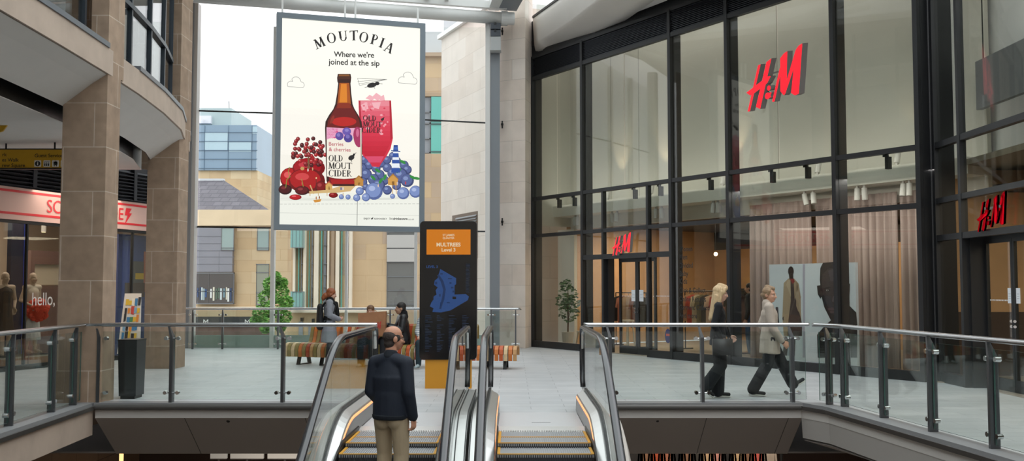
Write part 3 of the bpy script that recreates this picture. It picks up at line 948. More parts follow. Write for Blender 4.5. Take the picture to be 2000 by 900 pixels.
def escalator(cx, label, outer):
    root = thing('escalator', label, 'escalator', (cx, 12.0, 0))
    hz = 1.06
    for sd in (-1, 1):
        x = cx + sd * 0.62
        path = [V((x, 13.34, 0.27)), V((x, 13.44, 0.36)), V((x, 13.47, 0.6)), V((x, 13.47, 0.93))]
        for k in range(1, 6):
            a = PI / 2 * k / 5; path.append(V((x, 13.34 + 0.13 * math.cos(a), 0.93 + 0.13 * math.sin(a))))
        for y in ygrid(13.1, YEND, 0.14): path.append(V((x, y, hz + zh(y))))
        def rail(mb, off, prof):
            R = []
            for i, p in enumerate(path):
                d = (path[min(i + 1, len(path) - 1)] - path[max(i - 1, 0)]).normalized()
                u = V((1, 0, 0)).cross(d).normalized()
                if i < 3 and u.y < 0: pass
                u = V((0, -d.z, d.y)) if d.y > 0 else V((0, d.z, -d.y))
                R.append([p + V((px_, 0, 0)) + u * (pz - off) for px_, pz in prof])
            mb.rings(R)
        prof = [(-.038, -.012), (-.041, .004), (-.03, .018), (0, .022), (.03, .018), (.041, .004), (.038, -.012)]
        mb = MB(); rail(mb, 0.0, prof); mb.build('handrail', M_RUBBER, root, smooth=True)
        mb = MB(); rail(mb, 0.03, [(-.02, -.014), (-.02, .018), (.02, .018), (.02, -.014)]); mb.build('handrail_guide', M_CHROME, root)
        cuts = [13.42, 12.55, 11.35, 10.2, 9.0, 7.8, 6.6, YEND]
        for a, b in zip(cuts, cuts[1:]):
            mb = MB(); ys = ygrid(a - 0.004, b + 0.004, 0.12)
            mb.rings([[V((x - .006, y, 0.27 + zd(y))), V((x + .006, y, 0.27 + zd(y))), V((x + .006, y, hz - 0.03 + zh(y))), V((x - .006, y, hz - .03 + zh(y)))] for y in ys])
            mb.build('glass_panel', M_GLASS, root)
        ys = ygrid(12.9, YEND, 0.12)
        i = -sd                                            # towards the steps
        X = lambda d: x + i * d
        # inner decking
        mb = MB(); sweep(mb, ys, [(X(.012), .22), (X(.012), .262), (X(.035), .264), (X(.11), .222), (X(.122), .20), (X(.122), .16)], zd)
        mb.hexa([(X(.0), 12.9, .0), (X(.122), 12.9, .0), (X(.122), 13.0, 0.0), (X(0), 13.42, .0), (X(.0), 12.9, .264), (X(.122), 12.9, .2), (X(.10), 13.0, .19), (X(.0), 13.38, .25)])
        mb.build('inner_deck', M_DECK, root, smooth=False)
        mb = MB(); sweep(mb, ys, [(X(.006), .27), (X(.006), .3), (X(.022), .3), (X(.022), .27)], zd); mb.build('glazing_gasket', M_BLACK, root)
        mb = MB(); sweep(mb, ygrid(12.86, YEND, 0.12), [(X(.116), .176), (X(.116), .204), (X(.127), .198), (X(.127), .172)], zd); mb.build('light_strip', M_LED, root)
        # skirt follows the steps
        mb = MB()
        R = []
        for y in ygrid(12.95, YEND, .12):
            R.append([V((X(.122), y, .18 + zd(y))), V((X(.128), y, .02 + zs(y))), V((X(.128), y, -.25 + zs(y))), V((X(.08), y, -.25 + zs(y))), V((X(.08), y, .15 + zd(y)))])
        mb.rings(R); mb.build('skirt_panel', M_SKIRT, root)
        mb = MB(); sweep(mb, ygrid(11.2, YEND, .12), [(X(.126), .0), (X(.126), .05), (X(.14), .04), (X(.14), .0)], zs); mb.build('skirt_brush', M_BLACK, root)
        # outer decking
        o = sd; X2 = lambda d: x + o * d
        if sd in outer:
            sec = [(X2(.008), .2), (X2(.008), .27), (X2(.05), .275), (X2(.14), .25), (X2(.21), .17), (X2(.25), .02), (X2(.26), -.25), (X2(.26), -1.1), (X2(.2), -1.1)]
            mb = MB(); sweep(mb, ygrid(13.3, YEND, .12), sec, zd); mb.build('outer_cladding', M_WCLAD, root, smooth=False)
            mb = MB(); sweep(mb, ygrid(13.3, YEND, .12), [(X2(.15), .235), (X2(.15), .25), (X2(.165), .24), (X2(.165), .22)], zd); mb.build('cladding_joint', mat('grey_joint', '#9c978b', 0.8), root)
        else:
            mb = MB(); sweep(mb, ygrid(13.1, YEND, .12), [(X2(.006), -.2), (X2(.006), .255), (X2(.139), .255), (X2(.139), -.2)], zd); mb.build('outer_deck', M_DECK, root)
            mb = MB()
            for dd in (0.03, 0.125): sweep(mb, ygrid(13.1, YEND, .12), [(X2(dd), .25), (X2(dd), .263), (X2(dd + .012), .263), (X2(dd + .012), .25)], zd)
            mb.build('deck_gasket', M_BLACK, root)
    # landing plates
    w = 0.487
    mb = MB(); mb.box(cx - w, 11.36, -0.02, cx + w, 12.74, 0.006); mb.cur = 1
    mb.box(cx - 0.1, 11.75, 0.005, cx + 0.12, 11.765, 0.0075)
    mb.build('landing_plate', [mat('bright_steel_plate', '#cfd0d2', 0.4, metal=0.25), M_BLACK], root)
    mb = MB()
    mb.hexa([(cx - w, 11.14, -0.03), (cx + w, 11.14, -0.03), (cx + w, 11.38, -0.03), (cx - w, 11.38, -0.03), (cx - w, 11.14, 0.004), (cx + w, 11.14, 0.004), (cx + w, 11.38, 0.018), (cx - w, 11.38, 0.018)])
    k = 0
    xx = cx - w + 0.01
    while xx < cx + w - 0.012:
        mb.hexa([(xx, 11.08, -.02), (xx + .007, 11.08, -.02), (xx + .007, 11.15, -.02), (xx, 11.15, -.02), (xx, 11.08, -.006), (xx + .007, 11.08, -.006), (xx + .007, 11.15, .006), (xx, 11.15, .006)])
        xx += 0.019
    mb.build('comb_plate', mat('bright_comb', '#e6e6e4', 0.35, metal=0.6), root)
    # steps
    y = 11.05; kk = 0
    while y > YEND + 0.6:
        z = zs(y - 0.2) if y > YS else zs(y - 0.4 + 0.0)
        z = zs(y - 0.35)
        zu = zs(y + 0.05)
        st = MB()
        st.cur = 0; st.box(cx - w + .012, y - 0.4, z - 0.03, cx + w - .012, y, z)
        xx = cx - w + 0.03
        while xx < cx + w - .03:
            st.box(xx, y - 0.395, z, xx + .008, y - .005, z + 0.006); xx += 0.022
        st.cur = 1; st.box(cx - w + .012, y - 0.398, z - 0.26, cx + w - .012, y - 0.38, z - 0.012)
        xx = cx - w + 0.03
        while xx < cx + w - .03:
            st.box(xx, y - 0.405, z - 0.24, xx + .01, y - .396, z - 0.005); xx += 0.022
        o = st.build('step', [M_TREAD, M_RISER], root)
        ed = MB()
        for s_ in (-1, 1):
            ed.box(cx + s_ * (w - .012), y - .4, z, cx + s_ * (w - .04), y, z + .0085)
        ed.box(cx - w + .04, y - .402, z, cx + w - .04, y - .388, z + .0085)
        ed.build('step_edge', M_YEL, o)
        y -= 0.4; kk += 1
    return root
escalator(-1.22, 'left escalator carrying the man in the navy jacket', (-1,))
escalator(0.33, 'right escalator, empty, with amber light strips along both sides', (1,))

# ================================================================== OUTSIDE
M_SLATE = blocks('grey_purple_slate', '#5f5b62', '#6b676e', '#504d55', 0.5, 0.28, 0.02, rough=0.8, noise=0.2, nscale=1.2)
M_CLAD = mat('grey_zinc_cladding', '#85868f', 0.5, noise=0.05, nscale=1)
M_CLADS = mat('dark_panel_joint', '#62636c', 0.6)
M_WIN = mat('dark_window_glazing', '#7b8088', 0.12, spec=0.9)
M_WINF = mat('grey_window_frame', '#74767a', 0.5)
M_BLUEG = mat('blue_grey_glass_panel', '#7b93a8', 0.25, spec=0.8, noise=0.06, nscale=0.3)
M_BLUEL = mat('light_blue_glass_panel', '#a9c1cd', 0.2, spec=0.9, noise=0.05, nscale=0.3)
M_TEAL = mat('teal_glass', '#55aa9f', 0.2, spec=0.8)
M_TEALL = mat('pale_teal_glass', '#86b3b0', 0.2, spec=0.8)
M_FIN = mat('cream_stone_fin', '#ddd0bd', 0.8, noise=0.06, nscale=0.8)
M_BROWN = mat('brown_stone', '#a58f78', 0.8, noise=0.1, nscale=0.8)
def pbox(mb, x0, y0, x1, y1, Y, d, pro=0.0):
    """a block whose face at distance Y fills the given picture rectangle; d = depth behind, pro = how far it stands proud"""
    a = G(x0, y1, Y); b = G(x1, y0, Y)
    mb.box(a.x, Y - pro, a.z, b.x, Y + d, b.z)
    return mb
struct(MB().box(-60, 27.4, -4.3, 60, 140, -4.0).build('ground_outside', mat('asphalt_street', '#7d7d7c', 0.9, noise=0.1, nscale=1)))

# stone building with slate roof
YA = 55.0
bA = thing('stone_building', 'honey stone building with hipped slate roof and grey clad bay, left of the advert screen', 'building', G(450, 660, YA).xy.to_3d() + V((0, 0, -4)))
def bpart(name, mats, par, rects, Y, d, pro=0.0):
    mb = MB()
    for r in rects: pbox(mb, *r, Y, d, pro)
    return mb.build(name, mats, par)
mb = MB(); a = G(330, 750, YA); b = G(563, 412, YA)
mb.box(a.x, YA, -4, b.x, YA + 9, b.z); mb.build('wall', M_OUT, bA)
bpart('parapet', mat('pale_stone_band', '#ddc8a8', 0.8, noise=0.06, nscale=1), bA, [(330, 410, 548, 441)], YA, 0.4, 0.25)
mb = MB()
r0 = [G(330, 411, YA - .2), G(527, 409, YA - .2), G(527, 409, YA + 9), G(330, 411, YA + 9)]
r0 = [V((p.x, p.y, r0[0].z)) for p in r0]
rt = G(437, 352, YA + 4)
mb.prism([r0[0], r0[1], V((rt.x, YA + 4, rt.z)), V((r0[0].x, YA + 4, rt.z))], (0, 0, 0.01))
mb.prism([r0[1], r0[2], V((rt.x, YA + 4, rt.z))], (0, 0, 0.01))
mb.prism([r0[2], r0[3], V((r0[0].x, YA + 4, rt.z)), V((rt.x, YA + 4, rt.z))], (0, 0, 0.01))
rf = mb.build('roof', M_SLATE, bA)
bpart('ridge_capping', mat('pale_ridge', '#c9ccd0', 0.6), rf, [(330, 349, 437, 353)], YA + 4, 0.3, 0.1)
cl = bpart('cladding_bay', M_CLAD, bA, [(340, 444, 458, 531)], YA, 0.2, 0.3)
bpart('panel_joint', M_CLADS, cl, [(383, 461, 458, 462), (383, 475, 432, 476), (383, 489, 458, 490), (383, 501, 458, 502), (383, 515, 458, 516), (427.5, 490, 428.3, 531)], YA - .3, 0.02, 0.01)
def win(par, x0, y0, x1, y1, Y, pro=0.05, bars=(), rails=(), frame=1.6, glassm=None):
    mb = MB()
    for r in [(x0, y0, x1, y0 + frame), (x0, y1 - frame, x1, y1), (x0, y0, x0 + frame, y1), (x1 - frame, y0, x1, y1)] + [(q - .7, y0, q + .7, y1) for q in bars] + [(x0, q - .7, x1, q + .7) for q in rails]:
        pbox(mb, *r, Y, 0.05, pro)
    f = mb.build('window', M_WINF, par)
    bpart('pane', glassm or M_WIN, f, [(x0 + 1, y0 + 1, x1 - 1, y1 - 1)], Y - 0.0, 0.02, pro - 0.03 if pro > .03 else 0.01)
    return f
M_WTEAL = mat('green_grey_window', '#8ba09d', 0.15, spec=0.9)
win(bA, 432, 444, 457.5, 489, YA - .3, rails=(484,), glassm=M_WTEAL)
win(bA, 502, 444, 526, 489, YA, rails=(484,), glassm=M_WTEAL)
win(bA, 500, 515, 526, 596, YA, rails=(532, 571), glassm=mat('olive_grey_window', '#8c8f7c', 0.15, spec=0.9))
w_ = win(bA, 381, 532, 458, 594, YA - .3, bars=(408,), rails=(569,), frame=2.2, glassm=mat('dark_brown_window', '#453f3d', 0.2, spec=0.6))
mb = MB()
cols = ['#3d5c8c', '#c8d4d6', '#2f4670', '#9db0b8', '#6c8a96', '#d8d6c4', '#b5a98a', '#546a5c', '#e0e4e2', '#33486a']
x = 385
gm = [mat('garment_' + ['navy', 'pale', 'indigo', 'mist', 'steel', 'ivory', 'tan', 'moss', 'white', 'blue'][i], c, 0.8) for i, c in enumerate(cols)]
while x < 452:
    w__ = random.uniform(2.2, 4.5); mb.cur = random.randrange(10)
    if not 406 < x < 410: pbox(mb, x, random.uniform(560, 565), x + w__, random.uniform(580, 590), YA - .33, 0.01, 0.02)
    x += w__ + random.uniform(0.3, 2.5)
tag(mb.build('clothes_display', gm, w_), kind='stuff')
bpart('fascia_board', mat('black_fascia', '#26282b', 0.5), bA, [(330, 618, 503, 637)], YA, 0.1, 0.3)
mb = MB()
for px in (396, 477, 500):
    put_text(mb, 'M', lambda x, y, px=px: G(px, 634, YA - .33) + V((x, 0, y)), 0.42)
mb.build('lettering', mat('white_lettering', '#e8e8e6', 0.6), bA)
bpart('shopfront', mat('dark_red_brown_shopfront', '#6a4f47', 0.5, noise=0.3, nscale=0.7), bA, [(330, 637, 535, 720)], YA, 0.1, 0.1)
bpart('lower_band', mat('pale_stone_band', '#ddc8a8', 0.8), bA, [(330, 598, 560, 602)], YA, 0.1, 0.12)

# blue glass block behind it
YBk = 76.0
bB = thing('glass_topped_building', 'stone tower topped by a blue glass box and rooftop plant screen, furthest left', 'building', V((G(420, 500, YBk).x, YBk, -4)))
mb = MB(); a = G(320, 333, YBk); b = G(503, 333, YBk); mb.box(a.x, YBk, -4, b.x, YBk + 10, a.z); mb.build('wall', M_OUT, bB)
mb = MB(); pbox(mb, 499, 318, 506, 400, YBk + 1, 3, 0); mb.build('drainpipe', mat('grey_pipe', '#8c8a88', 0.6), bB)
gb = bpart('glass_box', M_BLUEG, bB, [(320, 245, 503, 333)], YBk, 10, 0.2)
bpart('light_glass_panel', M_BLUEL, gb, [(400, 258, 445, 293), (447, 278, 491, 296), (493, 247, 502, 261)], YBk - .2, 0.02, 0.03)
mb = MB()
for y in (258, 275.5, 293, 310, 328): pbox(mb, 330, y, 503, y + 1, YBk - .2, 0.02, 0.06)
for x in (399, 445.5, 491.5): pbox(mb, x, 245, x + 1, 333, YBk - .2, 0.02, 0.06)
mb.build('panel_joint', mat('slate_blue_joint', '#5b7288', 0.5), gb)
ps = bpart('plant_screen', mat('grey_green_plant_screen', '#a7b7b9', 0.4, noise=0.05, nscale=0.4), bB, [(320, 211, 452, 246)], YBk + 1, 6, 0)
mb = MB(); pbox(mb, 386, 227, 414, 242, YBk + .9, 0.5, 0.3); mb.cyl(G(398, 235, YBk), G(398, 235, YBk + .5), 0.08); mb.build('roof_cabin', mat('white_cabin', '#dcdce2', 0.6), bB)
mb = MB(); mb.cyl(G(448, 216, YBk + 2), G(447, 198, YBk + 2), 0.03, seg=6); mb.build('mast', M_WINF, bB)

# building with fins, behind the advert screen
YC = 46.0
bC = thing('fin_fronted_building', 'cream stone building with tall vertical fins and teal glass strips, below the advert screen', 'building', V((G(690, 600, YC).x, YC, -4)))
mb = MB(); a = G(568, 600, YC); b = G(872, 300, YC)
mb.box(a.x, YC, -4, b.x, YC + 3.6, b.z); mb.build('wall', M_OUT2, bC)
for x0, x1 in ((573, 581), (593, 602), (614, 626), (640, 646), (656, 666), (682, 691)):
    bpart('stone_fin', M_FIN, bC, [(x0, 300, x1, 604)], YC, 0.1, 0.22)
for x0, x1 in ((583, 588), (603.5, 608), (627, 632), (666.5, 671)):
    bpart('glass_fin', M_TEAL, bC, [(x0, 300, x1, 602)], YC, 0.1, 0.16)
for x0, x1 in ((588, 593), (608, 614), (632, 640), (678, 682)):
    f = bpart('window', M_WIN, bC, [(x0, 300, x1, 600)], YC, 0.05, 0.1)
    bpart('window_rail', M_WINF, f, [(x0, y, x1, y + 1.2) for y in (478, 514, 536, 560, 580)], YC - .1, 0.02, 0.08)
bpart('brown_panel', M_BROWN, bC, [(646, 300, 656, 604)], YC, 0.1, 0.1)
for y0, y1 in ((440, 484), (569, 600)):
    f = bpart('oriel_window', M_TEALL, bC, [(571, y0, 593, y1)], YC - .5, 0.6, 0.4)
    bpart('oriel_frame', M_WINF, f, [(571, y0, 593, y0 + 1.2), (571, y1 - 1.2, 593, y1)] + [(q, y0, q + .8, y1) for q in (571, 578, 585, 592)], YC - .9, 0.02, 0.03)
bpart('string_course', M_FIN, bC, [(571, 604, 760, 610)], YC, 0.1, 0.35)
win(bC, 755, 452, 811, 602, YC, bars=(), rails=(485, 512, 540, 567, 594), frame=2, glassm=mat('grey_brown_window', '#6f6f6d', 0.2, spec=0.7))
bpart('spandrel_panel', mat('pale_grey_spandrel', '#b4b0ac', 0.6), bC, [(756, 459, 810, 484), (756, 486, 810, 511)], YC, 0.05, 0.1)
bpart('doorway', M_WIN, bC, [(583, 628, 592, 700), (602, 630, 622, 700), (640, 628, 655, 700)], YC, 0.05, 0.05)
bpart('wall_lantern', M_BLACK, bC, [(589, 620, 593, 627)], YC, 0.1, 0.25); bpart('wall_lantern', M_BLACK, bC, [(611, 622, 615, 629)], YC, 0.1, 0.25)

# teal strip building right of the screen
YD_ = 50.0
bD = thing('teal_strip_building', 'stone building with a vertical teal glass strip, between the advert screen and pale wall', 'building', V((G(850, 500, YD_).x, YD_, -4)))
mb = MB(); a = G(815, 600, YD_); b = G(885, 105, YD_); mb.box(a.x, YD_, -4, b.x, YD_ + 6, b.z); mb.build('wall', M_OUT2, bD)
bpart('cornice', M_BROWN, bD, [(815, 105, 885, 112), (815, 184, 885, 190)], YD_, 0.1, 0.3)
tg = bpart('glass_strip', M_TEAL, bD, [(842, 191, 885, 470)], YD_, 0.1, 0.3)
bpart('strip_joint', mat('dark_teal_joint', '#3c5a58', 0.5), tg, [(842, y, 885, y + 2.4) for y in (235, 241, 295, 349, 403)], YD_ - .3, 0.02, 0.05)
f = bpart('window', M_WIN, bD, [(826, 191, 842, 470)], YD_, 0.05, 0.1)
bpart('window_rail', M_WINF, f, [(826, y, 842, y + 2.5) for y in (218, 240, 270, 297, 325, 352, 378, 405, 430)] + [(838, 191, 842, 470)], YD_ - .1, 0.03, 0.1)
mb = MB()
A_ = [G(815, 105, YD_), G(866, 105, YD_), G(905, 40, YD_ - 6), G(872, 36, YD_ - 4), G(815, 88, YD_)]
pbox(mb, 815, 62, 866, 105, YD_ + .5, 5, 0)
pbox(mb, 866, 40, 930, 130, YD_ + 2, 4, 0)
mb.build('plant_screen', mat('grey_corrugated_screen', '#b9bcbe', 0.5, bump=0.3, nscale=30, stretch=(1, 1, 12)), bD)
# white-stone neighbouring wall with a louvre
E0 = V((-2.31, 32.25, 0)); E1 = V((-0.735, 28.7, 0)); ed = (E1 - E0).normalized(); en = V((ed.y, -ed.x, 0))
if en.x > 0: en = -en
zt_ = 9.72
bE = thing('pale_stone_wing', 'pale limestone wing with white capping and a louvred opening, right of the advert screen', 'building', E0 + V((0, 0, -4)))
ee = E1 + ed * 0.6; bk = -en * 3
mb = MB(); mb.prism([E0 + V((0, 0, -4)), ee + V((0, 0, -4)), ee + bk + V((0, 0, -4)), E0 + bk + V((0, 0, -4))], (0, 0, zt_ + 4))
mb.build('wall', blocks('cream_limestone_courses', '#ddd0c4', '#e5dbd1', '#c9bcb0', 1.1, 0.62, 0.006, rough=0.8, noise=0.12, nscale=1.5), bE)
mb = MB(); mb.prism([E0 + en * .12 - ed * .1 + V((0, 0, zt_)), ee + en * .12 + V((0, 0, zt_)), ee + bk + V((0, 0, zt_)), E0 + bk - ed * .1 + V((0, 0, zt_))], (0, 0, 0.14)); mb.build('capping', M_STEELP, bE)
ME = Matrix(((ed.x, -en.x, 0, E0.x), (ed.y, -en.y, 0, E0.y), (0, 0, 1, 0), (0, 0, 0, 1)))
def EQ(px, py):
    p = GP(px, py, E0, en); return ((p - E0).dot(ed), p.z)
a = EQ(884, 500); b = EQ(933, 412); ztv = EQ(933, 412)[1]
mb = MB(ME); mb.cur = 1; mb.box(a[0], -0.02, ztv - 1.4, b[0], 0.02, ztv)
mb.cur = 0
for k in range(16): mb.hexa([(a[0] + .35, -0.06, ztv - 1.35 + k * .08), (b[0] - .03, -0.06, ztv - 1.35 + k * .08), (b[0] - .03, -.02, ztv - 1.31 + k * .08), (a[0] + .35, -.02, ztv - 1.31 + k * .08), (a[0] + .35, -0.06, ztv - 1.335 + k * .08), (b[0] - .03, -0.06, ztv - 1.335 + k * .08), (b[0] - .03, -.02, ztv - 1.295 + k * .08), (a[0] + .35, -.02, ztv - 1.295 + k * .08)])
mb.build('louvre_vent', [M_WINF, mat('brown_recess', '#6e5d50', 0.8)], bE)

# street tree
M_LEAF = mat('fresh_green_leaf', '#5f9440', 0.6, noise=0.35, nscale=2.5)
M_LEAF2 = mat('light_green_leaf', '#86b556', 0.6)
M_BARK = mat('grey_brown_bark', '#6b5848', 0.9, bump=0.4, nscale=20)
def leafy(mb, blobs, n, size, rng):
    for _ in range(n):
        c, r = rng.choice(blobs)
        d = V((rng.gauss(0, 1), rng.gauss(0, 1), rng.gauss(0, 1))).normalized() * r * rng.uniform(0.55, 1.0) ** 0.5
        p = c + d; a = rng.uniform(0, 2 * PI)
        u = V((math.cos(a), math.sin(a), rng.uniform(-.5, .5))).normalized(); w = u.cross(V((rng.uniform(-1, 1), rng.uniform(-1, 1), rng.uniform(-.4, .9)))).normalized()
        s = size * rng.uniform(0.7, 1.3); mb.cur = 1 if rng.random() < 0.3 else 0
        mb.poly([p - u * s, p - u * s * .2 + w * s * .45, p + u * s, p - u * s * .2 - w * s * .45])
        n0 = w.cross(u) * s * 0.05
rng = random.Random(3)
YT = 42.0
tb = G(528, 600, YT)
t = thing('street_tree', 'young leafy green street tree outside the far window', 'tree', (tb.x, YT, -4))
bl = [(G(px, py, YT + rng.uniform(-.4, .4)), r) for px, py, r in ((538, 540, .22), (552, 552, .2), (528, 555, .3), (545, 572, .42), (522, 582, .4), (560, 590, .28), (540, 600, .45), (512, 612, .4), (534, 622, .42), (556, 618, .3), (500, 625, .22), (520, 640, .25), (548, 640, .2))]
mb = MB(); leafy(mb, bl, 5200, 0.075, rng); tag(mb.build('foliage', [M_LEAF, M_LEAF2], t), kind='stuff')
mb = MB(); mb.tube([(tb.x, YT, -4), (tb.x + .05, YT, -1.5), tuple(G(532, 600, YT)), tuple(G(538, 550, YT))], [.09, .07, .05, .02])
for px, py in ((515, 605), (556, 590), (522, 570)): mb.tube([tuple(G(531, 625, YT)), tuple(G(px, py, YT))], [.035, .01], 6)
mb.build('trunk', M_BARK, t)

# ================================================================== ADVERT SCREEN
P0 = G(535, 448, 21.6); P1 = G(829, 452, 22.55)
bu = V((P1.x - P0.x, P1.y - P0.y, 0)).normalized(); bn = V((bu.y, -bu.x, 0))      # bn looks at the hall
def BP_(px, py, off=0.0):
    return GP(px, py, P0, bn) + bn * off
zb_ = P0.z; zt_ = BP_(540, 23).z
bw = V((P1.x - P0.x, P1.y - P0.y, 0)).length
bb = thing('advert_screen', 'large grey framed advert screen of a cider bottle hanging under the roof tube', 'screen', V((P0.x, P0.y, zb_)))
MBd = Matrix(((bu.x, -bn.x, 0, P0.x), (bu.y, -bn.y, 0, P0.y), (0, 0, 1, zb_), (0, 0, 0, 1)))
hh = zt_ - zb_; fw = 0.115
mb = MB(MBd)
mb.box(0, 0, 0, bw, .22, fw); mb.box(0, 0, hh - fw, bw, .22, hh); mb.box(0, 0, fw, fw, .22, hh - fw); mb.box(bw - fw, 0, fw, bw, .22, hh - fw)
mb.box(fw, .1, fw, bw - fw, .2, hh - fw)
mb.build('frame', mat('slate_grey_screen_frame', '#77828b', 0.45), bb)
for u, e in ((0.12, .62), (bw * .45, .5), (bw * .52, .48), (bw * .95, .36)):
    MB(MBd).box(u - .02, .05, hh, u + .02, .09, hh + e).build('hanger', M_STEELP, bb)
AM = []; AI = {}
def am(h):
    if h not in AI:
        AI[h] = len(AM); m = mat('print_' + h[1:], h, 0.5, emit=1.0)
        b_ = m.node_tree.nodes['Principled BSDF']; b_.inputs['Base Color'].default_value = (0.02, 0.02, 0.02, 1); b_.inputs['Specular IOR Level'].default_value = 0.2
        AM.append(m)
    return AI[h]
A = MB(); lay = [0]
OFF = -0.06
def L_(n=1): lay[0] += n
def apoly(pts, h):
    A.cur = am(h); o = OFF + 0.0012 * lay[0]
    A.poly([BP_(x, y, o) for x, y in pts])
def aell(cx, cy, rx, ry, h, n=20, rot=0):
    c, s = math.cos(rot), math.sin(rot)
    apoly([(cx + rx * math.cos(t) * c - ry * math.sin(t) * s, cy + rx * math.cos(t) * s + ry * math.sin(t) * c) for t in [2 * PI * k / n for k in range(n)]], h)
def aline(pts, w, h):
    for (x0, y0), (x1, y1) in zip(pts, pts[1:]):
        dx, dy = x1 - x0, y1 - y0; l = math.hypot(dx, dy) or 1; nx, ny = -dy / l * w / 2, dx / l * w / 2
        apoly([(x0 + nx, y0 + ny), (x1 + nx, y1 + ny), (x1 - nx, y1 - ny), (x0 - nx, y0 - ny)], h)
def atext(body, x, y, width, h, bold=0.0, slope=0.0, **k):
    x0, x1, y0, y1 = text_width(body, bold=bold, **k)
    s = width / (x1 - x0); A.cur = am(h); o = OFF + 0.0012 * lay[0]
    put_text(A, body, lambda a, b: BP_(x + (a - x0 * s), y - b + (a - x0 * s) * slope, o), s, bold=bold, **k)
# printed ground, cream above and paper table below
for y0, y1, c in ((22, 120, '#fffff4'), (120, 220, '#fefdf2'), (220, 300, '#fbf8ee'), (300, 372, '#f6f3e8'), (372, 460, '#eef0e6')):
    q = [BP_(530, y0, OFF), BP_(840, y0 + (3 if y0 > 22 else 0), OFF), BP_(840, y1 + 3, OFF), BP_(530, y1, OFF)]
    l0, l1 = (q[0] - P0).dot(bu), (q[1] - P0).dot(bu)
    zlo = max(zb_ + fw, min(q[2].z, q[3].z)); zhi = min(zt_ - fw, max(q[0].z, q[1].z))
    A.cur = am(c)
    pa = P0 + bu * fw + bn * OFF; pb_ = P0 + bu * (bw - fw) + bn * OFF
    A.poly([V((pa.x, pa.y, zlo)), V((pb_.x, pb_.y, zlo)), V((pb_.x, pb_.y, zhi)), V((pa.x, pa.y, zhi))])
INK = '#231f20'
L_(2)
# table lines
for k in range(34):
    x = 547 + k * 8.1; aline([(x, 398 - (x - 547) * 0.002), (x + 5.5, 398 - (x - 547) * .002)], 0.7, '#8d8f8a')
aline([(547, 415), (821, 421)], 0.5, '#b9bbb4'); aline([(699, 382), (698, 440)], 0.9, '#55565a')
for q in range(4): aline([(548, 384 + q * 2), (640, 388 + q), (760, 386 + q), (819, 379 + 2 * q)], 0.4, '#c4c6bd')
L_()
